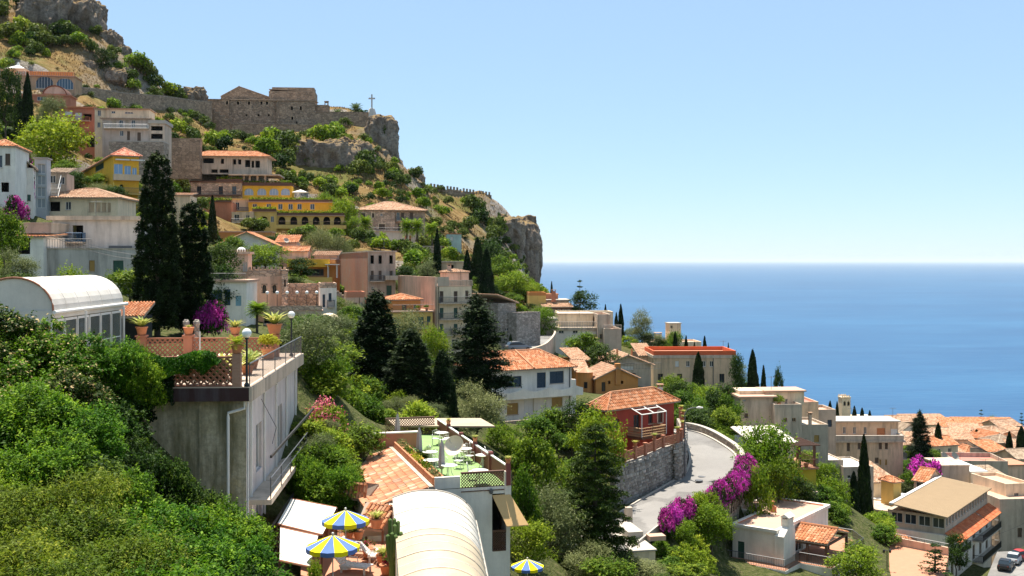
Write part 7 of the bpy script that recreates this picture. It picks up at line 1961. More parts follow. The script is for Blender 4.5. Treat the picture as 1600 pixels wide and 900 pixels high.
def restaurant():
 r = bld('terrace_restaurant', 'white restaurant with a roof terrace of artificial grass and a tiled side roof', 740, 800, 55, 'restaurant')
 z = 188.4
 b = Vol(r, 681, 870, 55, 16, uR=797, d=17.5, h=z-182.5, z=182.5, below=3); b.walls(M_whitewall)
 b.win('F', 769, 771, 791, 860, 'dark', sill=False)
 b.winm('R', 2, 3.4, 3.0, 5.0, 'glass'); b.winm('R', 7, 8.4, 3.0, 5.0, 'glass'); b.finish()
 M = b.M; H = b.h; V = lambda x, y, zz: M @ Vector((x, y, H+zz))
 m, nt, bs = new_mat('artificial_grass'); n1 = _noise(nt, _coords(nt), 1.2, 4); c = _mix(nt, n1, (.14,.25,.07), (.26,.36,.14)); nt.links.new(c, bs.inputs['Base Color']); bs.inputs['Roughness'].default_value = .95
 b.box('grass_carpet', m, .1, b.w-.1, .1, b.d-.1, H+.001, H+.03)
 xl = b.px('F', 719, 755)[0]
 s = MB(); s.box(M, -.05, xl, -.02, .16, H+.031, H+.62); s.build('parapet', M_whitewall, r)
 s = MB(); s.box(M, b.w-.28, b.w+.05, -.03, .2, H-.8, H+.75); s.build('corner_pier', M_whitewall, r)
 lattice(r, (M @ Vector((xl+.05,.05,0))).to_2d(), (M @ Vector((b.w-.32,.05,0))).to_2d(), z-.15, z+.72, M_wood, step=.15, w=.035, th=.04)
 n = 5
 for i in range(n):
  y0, y1 = b.d*i/n, b.d*(i+1)/n
  p = MB(); p.box(M, b.w-.12, b.w-.05, y0+.14, y1-.1, H+.05, H+.95); p.build('fence_panel', M_redfence, r)
  q = MB(); q.box(M, b.w-.22, b.w+.02, y0-.1+.01, y0+.13, H+.03, H+1.15); q.build('fence_post', M_redfence, r)
  tr = MB(); tr.box(M, b.w-.15, b.w-.02, y0+.14, y1-.1, H+.952, H+1.01); tr.build('fence_rail', M_white, r)
 lattice(r, (M @ Vector((.3, b.d-.1, 0))).to_2d(), (M @ Vector((b.w-.3, b.d-.1, 0))).to_2d(), z+.05, z+1.1, M_wood, step=.17, w=.04, th=.04)
 for i in range(5):
  y0 = .4+2.3*i; p = MB()
  for (x0,x1,ya,yb) in ((-.1,.0,y0,y0+2.2),(.45,.55,y0,y0+2.2),(.0,.45,y0,y0+.1),(.0,.45,y0+2.1,y0+2.2)): p.box(M, x0, x1, ya, yb, H+.032, H+.55)
  p.box(M, .0, .45, y0+.1, y0+2.1, H+.032, H+.45); o = p.build('planter', M_pot, r)
  g = np.random.default_rng(i); k = 260; pos = np.stack([g.uniform(.0,.45,k), g.uniform(y0+.1,y0+2.1,k), H+.5+np.abs(g.normal(size=k))*.13], -1); pos = np.array([tuple(M @ Vector(q)) for q in pos])-np.array(r.location)
  nor = g.normal(size=(k,3)); nor /= np.linalg.norm(nor, axis=1, keepdims=True); Vv, Ff = leaves_np(pos, nor, .14, .4, i); q = link('planter_leaves', mesh_np('planter_leaves', Vv, Ff, [[L_olive, L_green, L_lime, L_green, L_olive][i]], attr=g.uniform(0,1,k)), r); q['kind'] = 'stuff'
 s = MB(); s.box(M, -.35, -.12, -.05, 12.2, H-.6, H+.2); s.build('roof_upstand', M_concrete, r)
 s = MB(); s.box(M, -1.2, 1.5, 12.4, 12.65, H+.03, H+.95); s.build('red_low_wall', M_terra, r); s = MB(); s.box(M, -1.25, 1.55, 12.35, 12.7, H+.951, H+1.03); s.build('wall_coping', M_whitewall, r)
 a0, a1, zz0, zz1 = b.rect('F', 769, 771, 791, 860)
 aw = MB(); aw.hexa([M @ Vector(q) for q in ((a0,-.02,zz1-.1),(a1+.2,-.02,zz1-.1),(a1+.9,-1.0,zz1-1.5),(a0+.5,-1.0,zz1-1.5),(a0,-.02,zz1-.06),(a1+.2,-.02,zz1-.06),(a1+.9,-1.0,zz1-1.46),(a0+.5,-1.0,zz1-1.46))]); aw.build('awning', plain('tan_canvas', (.62,.38,.16), .8), r)
 lattice(r, (M @ Vector((a0+.02,.06,0))).to_2d(), (M @ Vector((a1-.02,.06,0))).to_2d(), 182.5+zz0+.02, 182.5+zz0+.95, M_wood, step=.13, w=.03, th=.03)
 lm = MB(); lm.lathe(b.fm('F') @ Vector((xl+1.6,-.12,H-.35)), [(.05,0),(.1,.05),(.1,.22),(.03,.28)], 8); lm.build('wall_lamp', M_iron, r)
 U0, U1 = M @ Vector((-.35, .0, H+.12)), M @ Vector((-.35, 11.6, H+.12)); L0, L1 = M @ Vector((-3.6, -.5, H-.75)), M @ Vector((-3.6, 11.4, H-.75))
 s = MB(); dn = Vector((0,0,-.12)); s.hexa([L0+dn, U0+dn, U1+dn, L1+dn, L0, U0, U1, L1]); roof = s.build('side_roof', M_eave, r)
 wl = MB(); wl.hexa([Vector((q.x,q.y,184.5)) for q in (L0*.97+U0*.03, U0, U1, L1*.97+U1*.03)] + [q+dn*1.1 for q in (L0*.97+U0*.03, U0, U1, L1*.97+U1*.03)]); wl.build('side_wall', M_whitewall, r)
 tm = MB(); I = Matrix.Identity(4); nseg = 6; w, ln = .15, .44
 pr = [(w*math.cos(math.pi*i/nseg), .085*math.sin(math.pi*i/nseg)) for i in range(nseg+1)]
 vs = []
 for (y, k) in ((0, 1.0), (ln, .8)):
  for t_ in (1.0, .8):
   vs += [(x*k*t_ if t_ < 1 else x*k, y, (zq*k*t_ if t_ < 1 else zq*k)) for x, zq in pr]
 N = nseg+1; fs = []
 for i in range(nseg):
  fs += [(i, i+1, 2*N+i+1, 2*N+i), (N+i+1, N+i, 3*N+i, 3*N+i+1), (i+1, i, N+i, N+i+1), (2*N+i, 2*N+i+1, 3*N+i+1, 3*N+i)]
 tmes = []
 for q in range(5):
  me = bpy.data.meshes.new('tile'); me.from_pydata(vs, [], fs); mt = plain('clay_tile_%d' % q, [(.46,.19,.10),(.52,.25,.14),(.40,.17,.10),(.58,.36,.24),(.34,.22,.15)][q], .9, 0, .1, .25, 6); me.materials.append(mt); me.update(); tmes.append(me)
 ex = (U0-L0); S = ex.length; ex.normalize(); ey = (L1-L0).normalized(); nz = ex.cross(ey).normalized(); nz = nz if nz.z > 0 else -nz
 rnd = random.Random(9); nr = 37; nc = 8; off = r.location
 pan = MB()
 for i in range(nr):
  yy = .16 + i*.317
  for j in range(nc):
   p = L0 + ey*(yy + rnd.uniform(-.02,.02)) + ex*(j*S/nc*.985+.0) + nz*(.035 + .012*rnd.random())
   o = link('tile', rnd.choices(tmes, (4,4,2,2,1))[0], roof)
   xa = ex.cross(nz); R3 = Matrix((xa, ex, nz)).transposed().to_4x4()
   o.matrix_basis = Matrix.Translation(p - off) @ R3 @ Matrix.Rotation(rnd.uniform(-.07,.07), 4, 'Z')
   q = L0 + ey*(yy+.158) + ex*(j*S/nc) + nz*.012; ww = ey*.09; ll = ex*(S/nc*1.02)
   pan.add([q-ww, q+ww, q+ww+ll+nz*-.004, q-ww+ll+nz*-.004], [(0,1,2,3)])
 pan.build('pan_tiles', M_tileold, roof, kind='stuff')
 TB = [(704,685),(716,696),(726,701),(755,711),(672,706),(674,719),(702,727),(750,735),(690,676)]
 for (u, v) in TB:
  c = PZ(u, v, z+.75); c.z = z+.03; round_table(c)
 for i, (u, v) in enumerate([(681,688),(742,708),(733,716),(693,690),(664,714),(760,722),(738,742),(716,724),(722,709),(690,734),(684,722),(765,715)]):
  c = PZ(u, v+8, z+.03); chair(c, i*1.3)
 for (u, v0, v1, l) in ((621,662,690,'folded grey parasol behind the cycad on the grass terrace'),(655,668,715,'folded grey parasol beside the cycad on the grass terrace'),(690,690,738,'folded grey parasol beside the satellite dish on the grass terrace')):
  c = PZ(u, v1, z+.3); c.z = z+.03; f = empty('folded_parasol', c, l, 'umbrella'); h = 2.0
  mb = MB(); mb.tube([c, c+Vector((0,0,h+.15))], [.025,.02], 6); mb.build('pole', M_iron, f)
  mb = MB(); n = 12; rings = [(.09,.45),(.17,.62),(.15,1.2),(.11,1.7),(.03,h)]
  base = []
  for (rr, zz) in rings: base.append([(c + Vector((math.cos(2*math.pi*k/n)*rr*(1+.22*(k % 2)), math.sin(2*math.pi*k/n)*rr*(1+.22*(k % 2)), zz))) for k in range(n)])
  for i in range(len(rings)-1):
   for k in range(n): mb.quad(base[i][k], base[i][(k+1) % n], base[i+1][(k+1) % n], base[i+1][k])
  mb.build('canopy', plain('grey_canvas', (.34,.31,.29), .85), f)
 c = PZ(711, 716, z+.3); c.z = z+.03; d = empty('satellite_dish', c, 'beige satellite dish on a stand among the white tables', 'satellite dish')
 mb = MB(); mb.tube([c, c+Vector((0,0,.75))], [.035,.035], 6); mb.build('mast', M_iron, d)
 mb = MB(); ax = Vector((-.35,-.8,.45)).normalized(); q = ax.orthogonal().normalized(); w_ = ax.cross(q); cc = c+Vector((0,0,.95)); rings = [[cc + ax*(.28*t*t-.1) + (q*math.cos(2*math.pi*k/20)+w_*math.sin(2*math.pi*k/20))*.6*t for k in range(20)] for t in (.05,.3,.55,.8,1.0)]
 for i in range(4):
  for k in range(20): mb.quad(rings[i][k], rings[i][(k+1) % 20], rings[i+1][(k+1) % 20], rings[i+1][k])
 mb.build('dish', plain('beige_dish', (.66,.55,.44), .6), d); mb = MB(); mb.bar(cc+ax*.0-w_*.55, cc+ax*.55, .015); mb.build('feed_arm', M_iron, d)
 for (u, v, l) in ((684,668,'clay pot on the fence post at the back of the grass terrace'),(731,690,'clay pot on the middle post of the red fence'),(786,716,'clay pot with dry plant on the corner post of the red fence')):
  y = {684: .8, 731: .4, 786: .0}[u]*b.d; potted(M @ Vector((b.w-.1, y, H+1.151)), .15, 'x', l, None, .3)
 plant('cycad', 'cycad_palm', 'dark green cycad in the terracotta planter of the grass terrace', 'palm', *(M @ Vector((.9, 7.2, 0))).to_2d(), h=1.1, z=z+.1)
 s = MB(); s.hexa([M @ Vector(q) for q in ((1.0,17.8,H+.5),(7.2,15.2,H+.6),(7.2,19,H+.6),(1.0,21.5,H+.5),(1.0,17.8,H+.6),(7.2,15.2,H+.7),(7.2,19,H+.7),(1.0,21.5,H+.6))])
 s.build('back_roof', M_tilebrown, r)
 k = empty('rolled_canopy', PZ(545, 684, 188.6), 'rolled cream canvas canopy lying on the roof edge by the oleander', 'canopy')
 a, c = PZ(527, 684, 188.8), PZ(563, 676, 189.2); mb = MB(); mb.tube([a, a.lerp(c,.05), a.lerp(c,.5)+Vector((0,0,.05)), a.lerp(c,.95), c], [.2,.34,.38,.36,.2], 12); mb.build('roll', plain('cream_canvas', (.66,.60,.50), .8), k, smooth=True)
 return b
M_redfence = plain('red_fence', (.20,.055,.045), .7)
REST = restaurant()
def barrel_hall():
 r = bld('white_barrel_hall', 'long white corrugated barrel roof sloping down beside the restaurant', 680, 850, 46, 'building')
 far = [(-5.85, 53.3, 188.35), (-4.9, 53.4, 188.62), (-3.9, 53.5, 188.66), (-3.1, 53.6, 188.5), (-2.45, 53.7, 188.15), (-2.0, 53.8, 187.65), (-1.8, 53.9, 187.1)]
 near = [(-3.85, 37.5, 188.35), (-3.0, 37.6, 188.62), (-2.2, 37.7, 188.66), (-1.6, 37.8, 188.5), (-1.05, 37.9, 188.15), (-.7, 38.0, 187.65), (-.5, 38.1, 187.1)]
 far = [tuple(p) for p in catmull(far, 4)]; near = [tuple(p) for p in catmull(near, 4)]
 def strip(t0, t1, mat, name):
  mb = MB(); n = int((t1-t0)*60)
  for j in range(n):
   a, b = t0+(t1-t0)*j/n, t0+(t1-t0)*(j+1)/n; m = (a+b)/2
   for i in range(len(far)-1):
    g = lambda i, t, h: Vector(far[i]).lerp(Vector(near[i]), t)+Vector((0,0,h))
    mb.quad(g(i,a,0), g(i+1,a,0), g(i+1,m,.035), g(i,m,.035)); mb.quad(g(i,m,.035), g(i+1,m,.035), g(i+1,b,0), g(i,b,0))
  return mb.build(name, mat, r)
 strip(0, .47, plaster('white_sheet', (.60,.55,.47), .4, (.36,.31,.25), .5), 'roof'); strip(.475, 1, plaster('cream_sheet', (.50,.40,.27), .35, (.30,.24,.17), .5), 'lower_roof')
 w = MB(); A, B, C, D = Vector(far[0]), Vector(near[0]), Vector(near[-1]), Vector(far[-1]); dn = Vector((0,0,-.15)); f = lambda p: Vector((p.x,p.y,183))
 w.quad(f(A), f(B), B+dn, A+dn); w.quad(f(B), f(C), C+dn, B+dn); w.quad(f(C), f(D), D+dn, C+dn); w.build('wall', M_whitewall, r)
 for k in range(1, 13):
  t = k/13; e = MB(); e.tube([Vector(a).lerp(Vector(b), t)+Vector((0,0,.035)) for a, b in zip(far, near)], [.016]*len(far), 4); e.build('seam', M_whitewall, r)
 e = MB(); e.tube([Vector(p)+Vector((0,0,.03)) for p in far], [.05]*len(far), 6); e.build('end_trim', M_kerb, r); e = MB(); e.tube([D, C], [.06,.06], 6); e.build('gutter', M_kerb, r)
 s = MB(); s.box(Matrix.Translation(Vector((-5.95,53.3,183))), -.1, .12, -.2, .4, 0, 5.0); s.build('parapet_wall', M_whitewall, r)
barrel_hall()
def patio():
 z = 186.55
 r = bld('sun_patio', 'small terracotta paved sun patio below the white sails', 545, 890, 44, 'terrace')
 q = [PZ(u, v, z) for u, v in ((470,850),(615,845),(625,925),(470,935))]
 mb = MB(); mb.add(q + [p-Vector((0,0,3)) for p in q], [(0,1,2,3)[::-1],(4,5,6,7)] + [(i,(i+1) % 4,4+(i+1) % 4,4+i) for i in range(4)]); mb.build('floor', M_terrafloor, r)
 w = MB(); a, b = PZ(490,842,z), PZ(617,836,z); n = Vector((0,.25,0)); hi = Vector((0,0,1.0)); w.hexa([a, b, b+n, a+n, a+hi, b+hi, b+n+hi, a+n+hi]); w.build('back_wall', M_whitewall, r)
 def lounger(c, rz, lab):
  l = empty('sun_lounger', c, lab, 'sun lounger', None); l.rotation_euler = (0,0,rz)
  def prt(name, mb):
   me = bpy.data.meshes.new(name); me.from_pydata(mb.v, [], mb.f); me.materials.append(M_white); me.update(); return link(name, me, l)
  I = Matrix.Identity(4); m = MB()
  for k in range(9): m.box(I, -.3, .3, -.95+.145*k, -.83+.145*k, .3, .34)
  prt('bed', m); m = MB()
  for k in range(6):
   t0, t1 = k/6, (k+.8)/6; f = lambda t: (.36+.6*t*.8, .33+.6*t*.75); (y0,z0),(y1,z1) = f(t0), f(t1)
   m.add([(-.3,y0,z0),(.3,y0,z0),(.3,y1,z1),(-.3,y1,z1),(-.3,y0-.03,z0+.04),(.3,y0-.03,z0+.04),(.3,y1-.03,z1+.04),(-.3,y1-.03,z1+.04)], [(3,2,1,0),(4,5,6,7),(0,1,5,4),(1,2,6,5),(2,3,7,6),(3,0,4,7)])
  prt('backrest', m)
  for x in (-.3, .3): m = MB(); m.box(I, x-.03, x+.03, -.95, .4, .26, .32); prt('side_rail', m)
  for x in (-.28, .28):
   for y in (-.8, .3): m = MB(); m.box(I, x-.03, x+.03, y-.04, y+.04, 0, .26); prt('leg', m)
   m = MB(); m.tube([(x*1.1,.3,.32),(x*1.1,.25,.55),(x*1.1,-.15,.55),(x*1.1,-.2,.32)], [.025]*4, 5); prt('armrest', m)
 lounger(PZ(560, 868, z), math.radians(80), 'white plastic sun lounger under the parasols, set across the patio')
 lounger(PZ(548, 893, z), math.radians(70), 'white plastic sun lounger with raised back beside the parasol pole')
 lounger(PZ(590, 878, z), math.radians(85), 'white plastic sun lounger next to the tall cactus')
 for nm, pts, lab in (('shade_sail', [(455,779),(526,793),(503,836),(433,819)], 'large white shade sail stretched beside the balconied flank'), ('shade_sail', [(438,824),(497,837),(484,886),(437,876)], 'smaller white shade sail below the large one')):
  c = [PZ(u, v, 188.3 - .12*(i in (2,3))) for i, (u, v) in enumerate(pts)]; s = empty(nm, Vector((c[0].x, c[0].y, 186)), lab, 'shade sail')
  mb = MB(); n = 8; g = lambda i, j: (c[0].lerp(c[1], i/n)).lerp(c[3].lerp(c[2], i/n), j/n) - Vector((0,0,.25*math.sin(math.pi*i/n)*math.sin(math.pi*j/n)))
  for i in range(n):
   for j in range(n): mb.quad(g(i,j), g(i+1,j), g(i+1,j+1), g(i,j+1))
  mb.build('cloth', plain('white_canvas', (.70,.66,.58), .6, 0, .2, .04), s, smooth=True)
  mb = MB(); mb.tube([c[3], c[2]], [.05,.05], 6); mb.build('edge_tube', M_bricklat, s); mb = MB(); mb.tube([c[0], c[1]], [.03,.03], 6); mb.build('edge_tube', M_bricklat, s)
  for p in c: mb = MB(); mb.tube([Vector((p.x,p.y,185.5)), p], [.04,.04], 6); mb.build('pole', M_wood, s)
 k = empty('overgrown_tile_canopy', PZ(530, 765, 187.5), 'narrow tiled canopy overgrown with vines above the patio', 'canopy')
 A, B, C, D = PZ(488,770,187.7), PZ(572,781,187.7), PZ(592,756,188.5), PZ(500,748,188.5)
 tiled_slab(k, A, B, C, D, M_tile, .22, .36);
 for p in (A, B): mb = MB(); mb.tube([Vector((p.x,p.y,185)), p], [.06,.06], 6); mb.build('post', M_wood, k)
 k = empty('small_tile_canopy', PZ(585, 805, 187.3), 'small tiled roof between the parasol and the barrel hall', 'canopy')
 A, B, C, D = PZ(556,822,187.2), PZ(598,828,187.2), PZ(611,790,188.1), PZ(572,784,188.1); tiled_slab(k, A, B, C, D, M_tile, .2, .34)
 for p in (A, B, C, D): mb = MB(); mb.tube([Vector((p.x,p.y,185)), p], [.06,.06], 6); mb.build('post', M_wood, k)
 k = empty('planter_tile_roof', PZ(530, 830, 187.2), 'strip of tiled roof below the upper parasol', 'canopy')
 A, B, C, D = PZ(500,842,187.0), PZ(560,842,187.0), PZ(556,822,187.5), PZ(510,820,187.5); tiled_slab(k, A, B, C, D, M_tile, .2, .34)
 for p in (A, B): mb = MB(); mb.tube([Vector((p.x,p.y,185)), p], [.06,.06], 6); mb.build('post', M_wood, k)
 for (u, v, rr, l, lr, cr) in ((576,872,.3,'clay pot of dark red flowers against the patio wall',.4,'potflower'),(560,842,.25,'clay trough with green shrub on the patio wall',.45,'hedgebox'),(545,842,.22,'clay pot with grey leaves on the patio wall',.4,'shrub'),(588,825,.3,'pot with a dry dracaena beside the barrel hall',.6,None),(598,882,.3,'pot with bright yellow grassy leaves at the foot of the cactus',.55,None),(604,898,.3,'pot of pink flowers at the patio corner',.45,'potflower')):
  zz = z if v > 850 else z+1.0; c = PZ(u, v, zz); potted(c, rr, 'x', l, None, lr, crown=cr)
 def cactus(u, v, zz, h, n, seed, lab):
  c = PZ(u, v, zz); e = empty('candelabra_cactus', c, lab, 'cactus'); rnd = random.Random(seed)
  m = MB(); m.tube([Vector((0,0,-.3)), Vector((0,0,h*.45))], [.16,.13], 8); stems = [m]
  for i in range(n):
   a = rnd.uniform(0, 6.28); q = rnd.uniform(.15, .55)*h*.3; z0 = rnd.uniform(.0, .35)*h; zt = h*rnd.uniform(.7, 1.0); m = MB()
   m.tube([Vector((0,0,z0)), Vector((q*.7*math.cos(a), q*.7*math.sin(a), z0+.18*h)), Vector((q*math.cos(a), q*math.sin(a), z0+.35*h)), Vector((q*1.1*math.cos(a), q*1.1*math.sin(a), zt-.06)), Vector((q*1.1*math.cos(a), q*1.1*math.sin(a), zt))], [.08,.095,.1,.09,.03], 5); stems.append(m)
  for m in stems:
   me = bpy.data.meshes.new('stem'); me.from_pydata(m.v, [], m.f); me.materials.append(plain('cactus_green_%d' % (seed % 2), [(.10,.16,.04),(.03,.075,.03)][seed % 2], .6, 0, .3, .3, 5)); me.update(); link('stem', me, e)
 cactus(613, 905, z, 2.6, 9, 4, 'tall yellow-green candelabra cactus beside the barrel hall')
 cactus(400, 860, 185.5, 2.6, 16, 5, 'dark candelabra cactus clump below the drainpipe wall')
 cactus(425, 895, 184.5, 2.8, 16, 7, 'dark candelabra cactus clump beside the small white sail')
 cactus(372, 845, 185.8, 2.2, 14, 9, 'dark candelabra cactus clump against the mossy wall')
mk_bush('potflower', L_green, 1.2, 1.0, 900, .14, 211, 7, .8, leafmat('petal_red', (.35,.03,.09), .3, .4), .5)
patio()
build_terrain()
# ================================================================ rocks
def mat_rock():
 m, nt, b = new_mat('cliff_rock')
 v = _coords(nt, (1, 1, .45)); n1 = _noise(nt, v, .22, 7, .7); n2 = _noise(nt, _coords(nt), 1.3, 6, .7)
 c = _ramp(nt, n1, [(.30, (.07,.052,.04)), (.45, (.22,.165,.125)), (.58, (.34,.27,.21)), (.75, (.42,.31,.21))])
 c = _mix(nt, _ramp(nt, n2, [(.35, .65), (.55, 0)]), c, (.07,.058,.048))
 geo = nt.nodes.new('ShaderNodeNewGeometry'); sp = nt.nodes.new('ShaderNodeSeparateXYZ'); nt.links.new(geo.outputs['Normal'], sp.inputs[0])
 c = _mix(nt, _ramp(nt, sp.outputs[2], [(.45, 0), (.75, .85)]), c, (.24,.165,.075))
 nt.links.new(c, b.inputs['Base Color']); b.inputs['Roughness'].default_value = 1; b.inputs['Specular IOR Level'].default_value = .05
 _bump(nt, b, n2, 1.0, .5)
 return m
M_cliff = mat_rock()
def rock(label, c, rx, ry, rz, seed, amp=.22, box=.55, name='cliff_rock', n=72):
 V = []; F4 = []; c = Vector(c); off = Vector((seed*13.1, seed*7.7, seed*3.3))
 for i in range(n+1):
  ph = -math.pi/2 + math.pi*i/n
  for j in range(2*n):
   th = math.pi*j/n
   sg = lambda x, p: math.copysign(abs(x)**p, x)
   q = Vector((rx*sg(math.cos(ph), box)*sg(math.cos(th), box), ry*sg(math.cos(ph), box)*sg(math.sin(th), box), rz*sg(math.sin(ph), box)))
   s = Vector((q.x, q.y, q.z*.5)); k = 1/ max(rx, rz)
   d = mnoise.fractal(s*k*1.7+off, .8, 2.1, 6)*.75 + (mnoise.ridged_multi_fractal(s*k*3.2+off, .9, 2.2, 5, 1.0, 2.0)-.9)*.34 - abs(mnoise.noise(Vector((s.x, s.y, s.z*.35))*k*7+off))*.35 + .22*round(2.2*mnoise.noise(s*k*4+off))/2.2
   dirv = Vector((q.x/rx, q.y/ry, .35*q.z/rz)); dirv = dirv.normalized() if dirv.length > 1e-6 else Vector((0,0,1))
   q = q + dirv*d*amp*min(rx, rz)*1.6
   V.append(tuple(q))
 w = 2*n
 for i in range(n):
  for j in range(w): F4.append((i*w+j, i*w+(j+1) % w, (i+1)*w+(j+1) % w, (i+1)*w+j))
 me = mesh_np(name, np.array(V), np.array(F4), [M_cliff], smooth=True)
 o = link(name, me, None, c); tag(o, label, 'rock'); return o
rock('tall pale crag carrying the stone cross', P(598, 240, 380), 5.6, 6, 13, 1, .26)
rock('lower shoulder of the crag below the stone cross', P(588, 268, 374), 5.2, 5, 8, 2)
rock('rugged grey end cliff dropping to the sea', P(814, 404, 412), 7.2, 8, 15.5, 3, .26)
rock('upper shoulder of the end cliff under the battlement ridge', P(790, 378, 400), 6.5, 7, 9.5, 15, .28)
rock('lower buttress of the end cliff above the sea', P(826, 430, 408), 4.0, 5, 11, 4, .24)
rock('grey rock band with a dark overhang under the fortress bushes', P(510, 252, 337), 9.5, 5, 6.2, 5, .26)
rock('smaller rock band beside the green trees below the fortress', P(552, 252, 343), 6, 5, 6.5, 6, .26)
rock('big grey rock wall on the upper mountain', P(78, 30, 349), 9, 6, 7.5, 7, .25)
rock('brown rock outcrop on the mountain shoulder above the fortress', P(132, 32, 352), 6, 6, 6.5, 8, .25)
rock('jagged rock step on the mountain ridge line', P(166, 66, 350), 4.5, 4, 3.4, 9, .3)
rock('small jagged rock at the foot of the mountain ridge', P(190, 84, 350), 3.0, 3, 2.6, 10, .3)
rock('rock outcrop beside the round dark tree on the mountain', P(132, 106, 333), 3.2, 3, 2.3, 11, .3)
rock('pale boulder below the round dark tree', P(182, 120, 333), 2.6, 2.5, 2.2, 12, .3)
rock('rock knob where the fortress road meets the fortress', P(305, 155, 366), 3.4, 4, 3.6, 13, .3)
rock('dark rock face above the battlement wall', P(640, 292, 385), 4.5, 5, 5.5, 14, .28)
